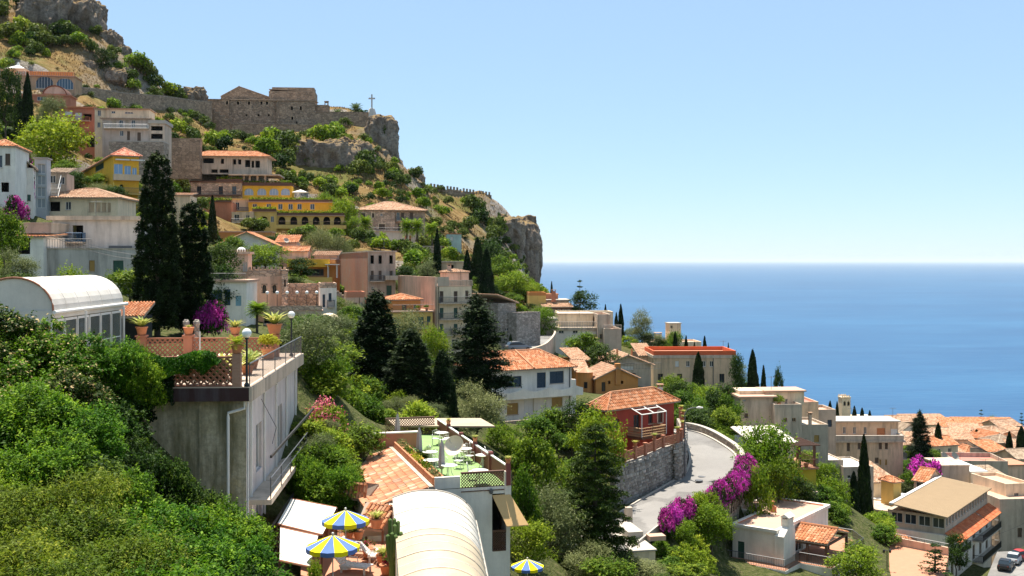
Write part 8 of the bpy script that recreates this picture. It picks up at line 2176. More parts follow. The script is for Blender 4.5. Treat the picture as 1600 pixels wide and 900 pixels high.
# ================================================================ trees named one by one
TREES = [
 ('bigcypress','cypress_tree','tallest dark cypress rising behind the latticed terrace',246,238,82,66,522),
 ('bigcypress','cypress_tree','second big dark cypress leaning on the tallest one behind the terrace',300,316,85,62,522),
 ('thin','cypress_tree','thin pointed cypress between the tower ruin and the white gable',332,308,204,14,402),
 ('conecypress','cypress_tree','broad ragged dark cypress behind the pink oleander garden',588,456,97,98,640),
 ('conecypress','cypress_tree','broad conical cypress behind the brown back roof',641,514,90,90,660),
 ('conecypress','cypress_tree','slim conical cypress beside the grey olive tree',691,548,89,58,665),
 ('conecypress','cypress_tree','small conical cypress at the foot of the slim one',708,596,87,30,668),
 ('shaggy','dark_conifer','shaggy dark conifer beside the white villa roof',744,460,112,104,628),
 ('norfolk','tiered_conifer','large dark tiered conifer standing before the stone retaining wall',930,662,84,126,915),
 ('cypress','cypress_tree','tall slim cypress in front of the beige palazzo',1350,684,148,27,840),
 ('cypress','cypress_tree','shorter cypress beside the tall slim one below the palazzo',1334,740,144,27,835),
 ('thin','cypress_tree','slim pointed cypress below the stone villa palms',683,360,214,13,436),
 ('thin','cypress_tree','slim cypress next to the stone garden hut',730,392,207,15,448),
 ('cypress','cypress_tree','dark round-headed cypress behind the apartment block roof',746,373,222,26,440),
 ('cypress','cypress_tree','full conical cypress at the edge of the apartment block roof',760,391,208,30,470),
 ('cypress','small_cypress','small cypress in front of the grey stone house',798,523,165,12,548),
 ('cypress','small_cypress','small cypress by the parking court wall',829,520,178,13,546),
 ('norfolk_open','umbrella_pine','flat-topped open pine rising above the orange seaview house',906,434,236,26,480),
 ('darktree','evergreen_tree','dense dark evergreen below the flat-topped pine',910,456,232,46,496),
 ('thin','cypress_tree','tiny cypress beside the flat-topped pine above the sea',862,441,240,6,470),
 ('cypress','cypress_tree','slim cypress pair member above the white villa terraces',970,476,232,11,520),
 ('cypress','cypress_tree','shorter slim cypress touching the cypress above the villa terraces',963,489,229,9,520),
 ('thin','cypress_tree','little cypress on the villa roof line',946,477,240,7,500),
 ('olive','pine_tree','loose grey-green pine before the sea tower house',1002,486,216,40,548),
 ('darktree','evergreen_tree','dark evergreen at the foot of the loose pine',1010,520,214,26,548),
 ('bright','broadleaf_tree','pale green tree in front of the sea tower',1054,516,246,30,548),
 ('cypress','cypress_tree','cypress on the roof line below the sea tower',1055,519,240,10,550),
 ('cypress','cypress_tree','cypress next to the sea tower against the blue water',1072,525,238,9,552),
 ('cypress','cypress_tree','low cypress tip over the red parapet roof',1085,535,236,7,552),
 ('cypress','cypress_tree','double cypress over the middle of the red parapet roof',1101,526,236,11,552),
 ('cypress','cypress_tree','last little cypress over the seaward end of the red parapet',1138,537,236,7,556),
 ('cypress','cypress_tree','full dark cypress in front of the long beige building',1091,552,178,23,605),
 ('darktree','evergreen_tree','dark evergreen at the seaward end of the long beige building',1152,556,176,30,620),
 ('cypress','dark_conifer','dark ragged conifer against the sea next to the beige building',1176,549,182,24,615),
 ('cypress','dark_conifer','lower dark conifer beside the ragged one against the sea',1193,574,186,16,615),
 ('darktree','evergreen_tree','dark tree cluster above the grey concrete house roof',1216,578,190,22,620),
 ('thin','cypress_tree','small cypress close beside the bell tower',1297,627,268,8,655),
 ('thin','cypress_tree','tiny cypress touching the bell tower',1308,628,270,6,655),
 ('thin','cypress_tree','cypress right beside the bell tower',1335,635,280,8,664),
 ('thin','cypress_tree','middle cypress above the palazzo attic roof',1347,638,280,9,668),
 ('thin','cypress_tree','last cypress above the palazzo attic roof',1359,642,280,8,668),
 ('shaggy','dark_conifer','bushy dark conifer next to the beige palazzo',1437,641,214,38,712),
 ('cypress','cypress_tree','lone cypress between the bushy conifer and the white awnings',1466,662,226,18,716),
 ('cypress','cypress_tree','broad cypress beside the little orange hipped roof',1526,672,246,20,712),
 ('thin','cypress_tree','pointed cypress above the long grey hall',1577,676,228,15,732),
 ('cypress','cypress_tree','dark cypress at the end of the long grey hall',1596,668,226,24,740),
 ('norfolk_open','seaside_pine','open tiered pine against the sea above the seaward roofs',1533,638,310,18,668),
 ('broad','broadleaf_tree','round tree crown next to the open tiered pine',1550,652,308,20,672),
 ('norfolk_open','seaside_pine','dark tiered pine at the end of the town roofs',1596,643,305,14,676),
 ('norfolk_open','young_araucaria','young open araucaria on the terracotta terrace',1461,846,106,62,930),
 ('darktree','evergreen_tree','dark rounded tree in front of the balconied flank',1494,836,128,40,905),
 ('bright','broadleaf_tree','big bright rounded tree above the yellow house',80,180,208,108,262),
 ('darktree','evergreen_tree','large dark tree above the pale edge house',8,108,232,52,215),
 ('thin','cypress_tree','thin cypress beside the large dark tree by the terracotta row house',29,122,238,12,200),
 ('cypress','cypress_tree','slim cypress next to the terracotta row house',43,116,240,20,200),
 ('olive','broadleaf_tree','yellowish green tree below the round-roofed restaurant wing',80,152,256,50,200),
 ('darktree','round_tree','round dark tree on the bare mountain slope',160,76,334,30,122),
 ('broad','broadleaf_tree','leafy tree at the corner of the big shabby house',8,338,98,64,440),
 ('olive','olive_tree','grey olive tree below the leafy tree at the shabby house',22,392,92,70,470),
 ('bright','broadleaf_tree','bright green tree just behind the conservatory vault',118,418,78,62,500),
 ('bright','broadleaf_tree','bright tree beside the Moorish tower',415,380,182,62,432),
 ('darktree','cedar_tree','dark cedar spreading in front of the Moorish tower',345,384,152,70,440),
 ('darktree','cedar_tree','lower cedar bough mass on the blue-door garage roof',352,416,148,60,445),
 ('olive','olive_tree','round grey olive below the yellow hotel',503,358,236,56,395),
 ('olive','olive_tree','grey olive beside the round one below the hotel',532,368,238,40,396),
 ('bright','broadleaf_tree','bright tree at the end of the hotel balconies',536,308,280,44,362),
 ('bright','broadleaf_tree','bright tree on the hotel upper terrace by the parasol',512,300,290,40,345),
 ('bright','broadleaf_tree','low bright tree at the foot of the hotel end wall',548,336,276,34,372),
 ('olive','olive_tree','pale feathery olive behind the ragged cypress',638,488,142,74,560),
 ('broad','broadleaf_tree','green tree beside the ragged cypress',548,500,112,52,610),
 ('bright','broadleaf_tree','bright creeper-covered tree against the ragged cypress',556,540,103,46,640),
 ('darktree','evergreen_tree','dark feathery tree behind the second globe lamp',505,500,106,54,600),
 ('bright','broadleaf_tree','bright tree between the conical cypresses and the apartment',680,510,140,50,580),
 ('olive','olive_tree','big silver olive beside the conical cypresses',742,602,95,98,700),
 ('broad','broadleaf_tree','green garden tree below the white villa',852,638,112,84,735),
 ('darktree','broadleaf_tree','dark green tree between the white villa and the red house',906,628,112,70,735),
 ('bright','broadleaf_tree','bright tree overlapping the corner of the red house',936,640,102,84,760),
 ('broad','broadleaf_tree','rounded tree in the garden hollow below the villa',832,688,94,88,790),
 ('bright','broadleaf_tree','bright tree right next to the red terrace fence',785,660,98,56,740),
 ('olive','olive_tree','silver olive in the hollow beside the tiered conifer',858,765,82,112,895),
 ('bright','broadleaf_tree','bright leafy tree beside the third parasol',824,808,72,84,895),
 ('broad','broadleaf_tree','green tree beside the white restaurant flank',816,742,80,60,840),
 ('broad','broadleaf_tree','green tree below the white terraced villa',908,520,182,62,580),
 ('darktree','broadleaf_tree','dark tree with pinkish crown beside the grey gabled house',938,540,172,56,592),
 ('bright','broadleaf_tree','bright tree shading the parking court',845,478,196,50,528),
 ('bright','broadleaf_tree','bright tree below the end cliff',800,425,240,60,478),
 ('bright','broadleaf_tree','second bright tree below the end cliff',822,440,250,44,478),
 ('broad','broadleaf_tree','green tree behind the full conical cypress',785,400,262,56,470),
 ('darktree','evergreen_tree','dark tree wrapped round the end cliff foot',770,380,300,50,450),
 ('broad','broadleaf_tree','rounded green tree behind the red house chimney',1076,612,142,66,690),
 ('darktree','broadleaf_tree','dark round tree beside the road lamp',1085,642,132,64,700),
 ('broad','broadleaf_tree','green tree below the long beige building',1050,590,165,56,650),
 ('bright','broadleaf_tree','bright tree below the beige building middle windows',1105,605,152,60,680),
 ('darktree','broadleaf_tree','dark green tree beside the grey concrete house',1135,602,155,56,690),
 ('broad','broadleaf_tree','green tree over the road parapet',1130,640,135,62,705),
 ('bright','broadleaf_tree','big bright tree beside the yellow terrace house',1196,660,116,98,770),
 ('broad','broadleaf_tree','darker tree under the big bright tree beside the yellow house',1215,712,112,66,785),
 ('shrubbright','garden_shrub','feathery shrub beside the bougainvillea hedge',1184,736,107,42,785),
 ('bright','broadleaf_tree','bright garden tree beside the white porch house',1112,784,97,66,850),
 ('bright','broadleaf_tree','bright tree below the low bougainvillea wall',1068,812,94,50,870),
 ('bright','broadleaf_tree','bright tree behind the white porch house',1296,745,122,66,830),
 ('bright','broadleaf_tree','bright rounded tree on the terracotta terrace edge',1340,852,98,84,925),
 ('bright','broadleaf_tree','bright tree next to the twin cypresses',1376,800,138,42,850),
 ('bright','broadleaf_tree','yellow-green tree under the yellow terrace house',1285,720,124,50,775),
 ('broad','broadleaf_tree','green tree beside the flowering mound near the palazzo',1420,738,182,30,778),
 ('boug','bougainvillea','round flowering mound of white and magenta blossom by the palazzo',1440,702,184,46,760),
 ('boug','bougainvillea','magenta bougainvillea on the slope above the white gable',40,228,152,32,262),
 ('boug','bougainvillea','magenta bougainvillea below the green awnings',24,298,140,44,335),
 ('boug','bougainvillea','magenta bougainvillea at the foot of the second big cypress',334,462,84,20,520),
 ('oleander','oleander_bush','large pink flowering oleander beside the side balconies',507,620,64,100,705),
 ('datepalm','date_palm','date palm at the beside the hilltop cross wall',527,166,388,22,178),
 ('datepalm','date_palm','date palm beside the stone cross',556,158,388,26,178),
 ('datepalm','date_palm','low palm in the garden next to the porch roof',1335,835,106,46,880),
 ('palm','palm_tree','fan palm beside the stone villa',571,334,282,26,374),
 ('palm','palm_tree','fan palm at the stone villa front corner',636,338,280,27,386),
 ('palm','palm_tree','fan palm beside the stone villa corner palm',652,339,280,27,386),
 ('palm','palm_tree','fan palm next to the stone villa',675,344,282,28,390),
 ('palm','palm_tree','small fan palm on the stone villa lower terrace',598,360,278,16,390),
 ('palm','palm_tree','fan palm in the garden before the arcade',402,468,96,44,522),
]
for (k, nm, lb, u, vt, Y, w, bv) in TREES:
 cat = 'palm' if 'palm' in k else ('cypress' if 'cypress' in nm else ('bush' if k in ('boug', 'oleander', 'shrubbright') else 'tree'))
 x = (u-800)*Y/F; g = gz(x, Y); zb = CZ-(bv-HV)*Y/F if bv else g
 zb = min(zb, g) if zb > g + .3 else zb            # never float above the ground
 zt = CZ-(vt-HV)*Y/F
 h_, r_ = max(.8, zt-zb+.2), w*.5*Y/F*1.04
 if k in ('boug', 'oleander') and u > 300: r_ = max(r_, h_*.38)
 plant(k, nm, lb, cat, x, Y, h=h_, r=r_, z=zb, sink=.2)
for (k, u, vt, Y, w) in [('darktree',1062,598,150,50),('broad',1090,600,158,50),('darktree',1118,612,148,56),('broad',1140,618,146,50),('darktree',1105,640,138,56),('broad',1060,640,136,40),('darktree',1145,650,140,50),('broad',1090,655,134,50),('broad',1030,620,150,40),('bright',1120,660,134,54),('broad',1150,680,130,40)]:
 plant_px(k, 'hillside_tree', {'darktree': 'dark leafy tree in the grove between the road and the beige building', 'broad': 'green leafy tree in the grove between the road and the beige building', 'bright': 'bright leafy tree in the grove above the road parapet'}[k], 'tree', u, vt, Y, w, group='grove above the road')
for (k, u, vt, Y, w) in [('shrubbright',1085,838,95,46),('shrub',1060,852,91,46),('shrubbright',1100,862,92,44),('shrub',1045,868,88,44),('shrub',1075,880,86,60),('shrubbright',1120,815,100,36),('shrub',1098,826,98,40),('shrubbright',1035,845,91,34)]:
 plant_px(k, 'garden_shrub', {'shrub': 'deep green shrub in the garden between the landing and the porch house', 'shrubbright': 'light green shrub in the garden between the landing and the porch house'}[k], 'shrub', u, vt, Y, w, group='shrubs of the lower garden')
def fill():
 g = random.Random(31)
 for i in range(34):
  if i < 14: x, y = g.uniform(-11.0, -8.9), g.uniform(51, 65)
  elif i < 26: x, y = g.uniform(-12.5, -5), g.uniform(74, 88)
  else: x, y = g.uniform(-13.5, -10.5), g.uniform(66, 76)
  k = g.choice(('shrub', 'shrubbright', 'shrubbright', 'olive')); r = g.uniform(.8, 1.5)
  plant(k, 'bank_shrub', {'shrub': 'green shrub on the bank behind the terrace building', 'shrubbright': 'light green shrub on the bank behind the terrace building', 'olive': 'grey-green shrub on the bank behind the terrace building'}[k], 'shrub', x, y, r=r, h=r*g.uniform(1.3, 2.0), group='shrubs on the bank behind the terrace building')
 for i in range(26):
  u, Y = g.uniform(1285, 1385), g.uniform(108, 142); k = g.choice(('shrub', 'shrubbright', 'shrubbright')); r = g.uniform(.9, 1.8)
  if 1314 < u < 1370: continue
  plant(k, 'slope_shrub', {'shrub': 'green shrub on the slope behind the porch house', 'shrubbright': 'light green shrub on the slope behind the porch house'}[k], 'shrub', (u-800)*Y/F, Y, r=r, h=r*1.3, group='shrubs on the slope behind the porch house')
fill()
# ---- bougainvillea hedge along the road edge
def hedge():
 for i in range(29, 62):
  if i % 2 and not (30 < i < 46): continue
  p = ROAD_R[i]; d = (p-ROAD_L[i]).normalized(); q = p + d*1.0
  if i <= 46 or 54 <= i <= 61: k, nm, lb, gp, h, r = 'boug', 'bougainvillea', ('magenta bougainvillea hedge plant along the outer road bend' if i <= 46 else 'magenta bougainvillea at the lower garden gate'), 'bougainvillea along the road', 3.4, 1.3
  else: k, nm, lb, gp, h, r = 'shrubbright', 'garden_shrub', 'yellow-green creeper on the road parapet between the bougainvilleas', 'creepers on the road parapet', 2.7, 1.15
  plant(k, nm, lb, 'bush', q.x, q.y, h=h, r=r, z=p.z-1.3, group=gp)
hedge()
# ---- hedge, vines and shrubs of the foreground
L_near = leafmat('leaf_near', (.062,.165,.005), .42, .72, (.22,.36,.02))
L_nearolive = leafmat('leaf_near_yellow', (.13,.19,.010), .42, .7, (.36,.38,.04))
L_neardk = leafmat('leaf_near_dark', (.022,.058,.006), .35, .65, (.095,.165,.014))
L_cream = leafmat('petal_cream', (.50,.40,.16), .3, .4, (.72,.62,.36))
for i in range(3): mk_sprig('near', L_near, 3.0, 2.1, 3000, 9, .125, .42, 301+i, 34)
for i in range(3): mk_sprig('nearyellow', L_nearolive, 3.0, 2.1, 3200, 9, .115, .48, 311+i, 34, .42)
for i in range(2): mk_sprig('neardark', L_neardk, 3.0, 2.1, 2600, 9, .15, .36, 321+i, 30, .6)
for i in range(2): mk_sprig('nearcream', [L_neardk, L_near][i], 3.0, 2.0, 2600, 9, .14, .36, 331+i, 30, .6, L_cream, .10)
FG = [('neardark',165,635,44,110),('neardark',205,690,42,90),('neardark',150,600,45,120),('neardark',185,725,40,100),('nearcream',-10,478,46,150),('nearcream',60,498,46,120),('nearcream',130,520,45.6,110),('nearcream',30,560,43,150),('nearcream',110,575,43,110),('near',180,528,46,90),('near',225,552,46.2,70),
 ('near',50,600,38,170),('near',-10,640,37,150),('near',120,625,38,130),('near',70,680,35,160),('near',0,720,34,150),('nearyellow',40,760,31,190),('neardark',150,720,35,140),('near',180,745,33,140),('nearyellow',150,740,32,150),
 ('nearyellow',110,800,29,210),('nearyellow',30,840,27,220),('near',230,790,31,170),('near',290,800,31,170),('near',340,790,32,150),('nearyellow',200,840,28,200),('near',300,845,28.5,200),('near',370,850,29.5,150),('neardark',230,712,38,90),('neardark',270,722,38,80),('neardark',330,772,36,90),
 ('nearyellow',120,880,25,240),('near',250,890,26,220),('neardark',380,890,28,120)]
_fl = {'nearcream': ('flowering_hedge_shrub', 'dark leafy hedge shrub with cream blossom in front of the conservatory', 'cream flowering hedge shrubs'),
       'near': ('bank_bush', 'dense fresh green shrub on the bank below the mossy wall', 'green shrubs on the bank below the terrace'),
       'nearyellow': ('bank_bush', 'yellow-green small-leaved shrub on the bank below the terrace', 'yellow-green shrubs on the bank below the terrace'),
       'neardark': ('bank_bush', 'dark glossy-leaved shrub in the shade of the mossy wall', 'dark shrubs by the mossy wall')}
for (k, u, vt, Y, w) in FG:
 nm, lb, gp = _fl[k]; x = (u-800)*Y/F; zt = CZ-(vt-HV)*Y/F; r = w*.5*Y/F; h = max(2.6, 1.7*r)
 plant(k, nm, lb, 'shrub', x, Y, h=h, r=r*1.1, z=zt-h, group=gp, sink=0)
def vine(label, M, x0, x1, y0, y1, zf0, zf1, n, leaf, mat, seed, name='climbing_vine'):
 """sheet of leaves over a wall; zf0/zf1 give lower and upper edge as functions of x"""
 g = np.random.default_rng(seed); x = g.uniform(x0, x1, n); t = g.uniform(0, 1, n)**.8
 lo = np.array([zf0(a) for a in x]); hi = np.array([zf1(a) for a in x]); z = lo+(hi-lo)*t
 y = y0+(y1-y0)*g.uniform(0, 1, n)
 w = np.array([mnoise.noise(Vector((a*.9, 0, b*1.3+seed))) for a, b in zip(x, z)]); keep = w > -.42
 pos = np.stack([x, y-.25*np.clip(w, 0, 1), z], -1)[keep]; o = M @ Vector(((x0+x1)/2, y0, 0))
 R3 = np.array(M.to_3x3()); pos = pos @ R3.T + np.array(M.translation) - np.array(o)
 nor = np.array([0,-1,.5]) @ R3.T + g.normal(size=(len(pos), 3))*.5; nor /= np.linalg.norm(nor, axis=1, keepdims=True)
 V, Fc = leaves_np(pos, nor, leaf, .55, seed); e = empty(name, o, label, 'vine'); link('leaves', mesh_np('vine_leaves', V, Fc, [mat], attr=np.clip(.5+w[keep]*.6+g.normal(size=len(pos))*.2, 0, 1)), e)
 st = MB(); st.tube([M @ Vector(((x0+x1)/2, y1, zf0((x0+x1)/2)-1)), M @ Vector(((x0+x1)/2+.3, y1, zf1((x0+x1)/2)))], [.05,.03], 5); st.build('stem', M_bark, e)
vine('green feathery vine spilling over the brick lattice of the terrace', TM, -12, -1.2, -.75, .1, lambda x: THT+(.45 if x > -5.5 else -.1)+.2*math.sin(x*3.7)+max(0, x+3)*.25, lambda x: THT+1.45+.15*math.sin(x*2.3), 26000, .12, L_near, 1)
vine('dark ivy hanging below the maroon fascia on the mossy wall', TM, -13, -3.2, -.6, .3, lambda x: THT-.9-max(0, -3.9-x)*.85+.4*math.sin(x*5), lambda x: THT+.9, 34000, .13, leafmat('leaf_ivy', (.014,.032,.008), .3, .6, (.04,.07,.012)), 2)
for i in range(9):
 p = TM @ Vector((-9.4+.98*i, .75, THT)); plant('neardark', 'terrace_shrub', 'dark clipped shrub behind the front brick lattice of the terrace', 'shrub', p.x, p.y, h=1.05, r=.55, z=p.z, group='clipped shrubs behind the lattice', sink=0)
# ---- shrubs round the restaurant and patio
for i, (k, u, vt, Y, w, lb) in enumerate([('shrubbright',480,655,62,70,'bright tall shrub between the side balconies and the tiled roof'),('shrubbright',520,672,61,70,'bright shrub spilling onto the tiled roof'),('near',500,690,59,90,'leafy green shrub beside the tiled roof'),('near',475,715,56,70,'leafy shrub at the foot of the side balconies'),('near',530,725,57,80,'vine-like shrub over the tiled canopy'),('shrub',460,590,72,50,'green shrub behind the terrace railing'),('shrubbright',540,600,78,60,'bright shrub above the pink oleander'),('shrub',575,612,80,60,'green shrub beside the conical cypress'),('shrubbright',610,640,82,40,'bright small shrub under the conical cypress'),('shrubbright',675,640,84,36,'bright small shrub between the conical cypresses'),('shrub',760,800,70,50,'green shrub against the restaurant awning'),('olive',770,860,58,70,'grey shrub at the bottom of the white restaurant wall'),('shrubbright',490,880,41,34,'young pale shrub at the corner of the small sail'),('olive',990,870,82,90,'silver shrub beneath the tiered conifer'),('shrubbright',1075,850,89,50,'light shrub beside the garden steps')]):
 plant_px(k, 'garden_shrub', lb, 'shrub', u, vt, Y, w)
# ================================================================ scrub of the slopes
def inside_building(x, y, pad=.6):
 for Mi, w, d, _z, _b in FOOT:
  q = Mi @ Vector((x, y, 0))
  if -pad < q.x < w+pad and -pad-1.2 < q.y < d+pad: return True
 return False
CL = [(5,48,342,40,'scrub'),(35,60,338,40,'scrubbright'),(15,78,328,44,'scrub'),(45,80,328,40,'scrubdark'),(70,84,330,40,'scrub'),(110,72,340,34,'scrub'),(120,88,336,34,'scrubbright'),(95,66,342,36,'scrubbright'),(140,92,336,30,'scrub'),(150,75,345,24,'scrub'),(225,118,346,40,'scrub'),(260,130,352,36,'scrubbright'),(280,142,356,34,'scrub'),(240,140,346,30,'scrubdark'),(210,140,336,30,'scrubbright'),(295,155,358,26,'scrub'),(0,30,346,30,'scrubdark'),(60,70,336,44,'scrub'),(85,75,338,40,'scrubdark'),(100,86,334,30,'scrub'),(30,85,325,40,'scrubbright'),(55,92,322,34,'scrub'),(75,95,324,24,'scrubbright'),(10,60,335,30,'scrubbright'),(28,8,350,30,'scrubdark'),
 (215,112,345,44,'scrubbright'),(235,108,350,30,'scrub'),(205,128,338,30,'scrub'),(245,128,350,30,'scrub'),(270,135,354,36,'scrub'),(290,148,358,24,'scrubdark'),(180,100,342,26,'scrub'),
 (280,200,318,40,'scrubbright'),(300,208,316,36,'scrub'),(335,205,322,44,'scrubbright'),(350,215,322,40,'scrubdark'),(385,188,348,28,'scrubdark'),(420,205,340,60,'scrubbright'),(415,225,330,50,'scrubbright'),(450,215,338,60,'scrub'),(465,225,336,40,'scrub'),(440,240,326,44,'scrub'),(430,248,322,40,'scrubdark'),
 (500,205,358,44,'scrubbright'),(525,200,362,50,'scrubbright'),(545,222,352,50,'scrub'),(540,210,356,40,'scrub'),(560,245,340,44,'scrubdark'),(575,262,335,50,'scrub'),(560,278,326,44,'scrub'),(590,180,380,30,'scrubdark'),(588,188,378,36,'scrub'),
 (610,285,345,30,'scrub'),(615,300,335,30,'scrubdark'),(650,285,372,30,'scrub'),(655,305,350,34,'scrubdark'),(630,310,345,26,'scrub'),(590,300,322,24,'scrubbright'),(740,312,385,44,'scrub'),(755,325,378,44,'scrubdark'),(735,345,360,36,'scrub'),(775,335,385,44,'scrub'),(770,355,368,40,'scrub'),(790,345,385,24,'scrubdark'),(700,308,378,20,'scrub'),(690,325,358,16,'scrubbright'),(785,390,345,44,'scrub'),(760,380,335,50,'scrubdark'),(800,400,340,36,'scrub'),
 (815,385,400,16,'scrub'),(822,395,398,14,'scrub'),(480,290,312,30,'scrub'),(460,262,318,24,'scrubbright'),(505,300,300,30,'scrubbright'),(600,420,220,40,'scrubbright'),(650,412,225,60,'scrubbright'),(640,425,222,40,'scrub'),(570,385,270,30,'scrub'),(630,392,262,30,'scrub'),(655,395,265,24,'scrubdark'),(600,392,262,30,'scrubbright'),(700,395,270,40,'scrubbright'),(720,400,270,30,'scrub')]
for (u, v, Y, w, k) in CL:
 x = (u-800)*Y/F; r = w*.5*Y/F
 plant(k, 'scrub_bush', {'scrub': 'mid green scrub bush on the dry hillside', 'scrubbright': 'bright green scrub bush on the dry hillside', 'scrubdark': 'dark green scrub bush on the dry hillside'}[k], 'bush', x, Y, h=r*1.7, r=r, group={'scrub': 'mid green hillside scrub', 'scrubbright': 'bright green hillside scrub', 'scrubdark': 'dark green hillside scrub'}[k], sink=.4)
CLEAR = [(1314,684,1368,800,147),(548,455,728,660,98),(690,460,790,630,112),(200,235,340,520,88),(1128,775,1320,900,112),(960,685,1160,825,128),(1085,850,1140,900,98),(1345,840,1490,900,140),(1380,745,1600,905,160),(775,540,905,650,142),(925,605,1060,720,122),(612,430,740,548,180),(1228,690,1285,765,125),(1300,655,1420,740,192),(330,390,530,505,165),(525,392,622,470,190),(975,830,1045,880,92),(1020,545,1155,600,200),(1155,612,1300,690,160),(900,555,1020,612,182),(300,280,545,370,290),(555,315,665,388,292),(70,295,220,445,170),(805,500,875,550,205),(865,488,975,552,210)]
def scatter():
 g = random.Random(17); cnt = {}; found = []
 tries = 0
 while tries < 22000:
  tries += 1
  u = g.uniform(-60, 850); Y = g.uniform(215, 400); x = (u-800)*Y/F
  if Y > np.interp(u, _EU, _EY)-2: continue
  if mnoise.noise(Vector((x*.035, Y*.035, 9))) + g.uniform(-.3, .3) < -.08: continue
  k = g.choices(('scrub','scrubbright','scrubdark','drybush'), (4, 3.5, 2, 4))[0]
  if cnt.get(k, 0) >= {'scrub': 330, 'scrubbright': 320, 'scrubdark': 170, 'drybush': 160}[k]: continue
  if inside_building(x, Y): continue
  cnt[k] = cnt.get(k, 0)+1; r = g.uniform(1.0, 3.0) if k != 'drybush' else g.uniform(.7, 1.6)
  found.append((r/Y, k, x, Y, r))
 found.sort(reverse=True); rest = []; ns = 0
 LB = {'scrub': ('mid green scrub bush on the dry hillside', 'mid green hillside scrub'), 'scrubbright': ('bright green scrub bush on the dry hillside', 'bright green hillside scrub'), 'scrubdark': ('dark green scrub bush on the dry hillside', 'dark green hillside scrub')}
 for (_q, k, x, Y, r) in found:
  if k == 'drybush': plant(k, 'dry_bush', 'straw coloured dry bush on the hillside', 'bush', x, Y, r=r, h=r*.9, group='dry hillside bushes', sink=.3)
  elif ns < 225: ns += 1; plant(k, 'scrub_bush', LB[k][0], 'bush', x, Y, h=r*1.5, r=r, group=LB[k][1], sink=.35)
  else: rest.append((k, x, Y, r))
 for kk in ('scrub', 'scrubbright', 'scrubdark'):      # the many smaller ones, too many to count, as undergrowth
  VV, FF, TT, nb = [], [], [], 0
  for (k, x, Y, r) in rest:
   if k != kk: continue
   tr, cr, H, R, _ = KINDS[k][g.randrange(len(KINDS[k]))]; nv = len(cr.vertices); co = np.empty(nv*3, np.float32); cr.vertices.foreach_get('co', co); co = co.reshape(-1, 4, 3)[::2].reshape(-1, 3); nv = len(co)
   tv = np.empty(len(cr.polygons), np.float32); cr.attributes['tv'].data.foreach_get('value', tv); tv = tv[::2]; a = g.uniform(0, 6.28); c, s_ = math.cos(a)*r/R, math.sin(a)*r/R
   VV.append(np.stack([co[:, 0]*c-co[:, 1]*s_+x, co[:, 0]*s_+co[:, 1]*c+Y, co[:, 2]*r*1.5/H+gz(x, Y)-.35], -1)); FF.append(np.arange(nv).reshape(-1, 4)+nb); TT.append(tv); nb += nv
  if VV: tag(link('undergrowth', mesh_np('undergrowth', np.vstack(VV), np.vstack(FF), [KINDS[kk][0][1].materials[0]], attr=np.concatenate(TT))), {'scrub': 'mid green low undergrowth spread over the hillside', 'scrubbright': 'bright green low undergrowth spread over the hillside', 'scrubdark': 'dark green low undergrowth spread over the hillside'}[kk], 'undergrowth', kind='stuff')
 cnt = {}; tries = 0
 while tries < 9000:
  tries += 1
  u = g.uniform(-40, 1620); Y = g.uniform(62, 235); x = (u-800)*Y/F
  if u > 860 and Y > np.interp(u, _EU, _EY)-12: continue
  if inside_building(x, Y, 1.4): continue
  if any((Vector((x, Y))-p.lerp(q, t).to_2d()).length < 2.4 for p, q in zip(ROAD_L[::3], ROAD_R[::3]) for t in (0, .5, 1)): continue
  if -10 < x < 2 and Y < 75: continue
  k = g.choices(('shrub','shrubbright','broad','darktree','olive'), (5, 5, 3, 2, 2))[0]
  if cnt.get(k, 0) >= {'shrub': 130, 'shrubbright': 130, 'broad': 90, 'darktree': 60, 'olive': 70}[k]: continue
  z = gz(x, Y); v = HV+(CZ-z)*F/Y
  if v > 960: continue
  rr = 1.6*F/Y; vt_ = v-2.6*F/Y
  if any(u+rr > a and u-rr < c and v > b and vt_ < d and Y < m for a, b, c, d, m in CLEAR): continue
  cnt[k] = cnt.get(k, 0)+1
  if k in ('shrub', 'shrubbright'): r = g.uniform(.8, 1.9); plant(k, 'garden_shrub', {'shrub': 'green garden shrub on the slope between the houses', 'shrubbright': 'light green garden shrub on the slope between the houses'}[k], 'shrub', x, Y, r=r, h=r*1.35, group={'shrub': 'green garden shrubs', 'shrubbright': 'light green garden shrubs'}[k])
  else: r = g.uniform(1.3, 2.6); plant(k, 'garden_tree', {'broad': 'small green garden tree between the houses', 'darktree': 'small dark garden tree between the houses', 'olive': 'small olive tree between the houses'}[k], 'tree', x, Y, r=r, h=r*1.7, group={'broad': 'small green garden trees', 'darktree': 'small dark garden trees', 'olive': 'small olive trees'}[k])
scatter()
def dry_grass():
 g = np.random.default_rng(5); n = 90000
 u = g.uniform(-80, 846, n); Y = g.uniform(225, 412, n); x = (u-800)*Y/F
 ok = Y < np.interp(u, _EU, _EY)+1; u, Y, x = u[ok], Y[ok], x[ok]
 w = np.array([mnoise.noise(Vector((a*.09, b*.09, 1.3))) for a, b in zip(x, Y)]); ok = w > -.12; x, Y = x[ok], Y[ok]
 z = tz_arr(x, Y)
 n = len(x); pos = np.stack([x, Y, z+.1], -1); nor = g.normal(size=(n, 3)); nor[:, 2] *= .3; nor /= np.linalg.norm(nor, axis=1, keepdims=True)
 V, Fc = leaves_np(pos, nor, .75, .35, 8, updir=.7)
 tag(link('dry_grass', mesh_np('dry_grass', V, Fc, [leafmat('grass_blades', (.24,.165,.065), .3, .4, (.34,.26,.12))], attr=g.uniform(0, 1, n))), 'straw coloured dry grass over the hillside', 'grass', kind='stuff')
dry_grass()
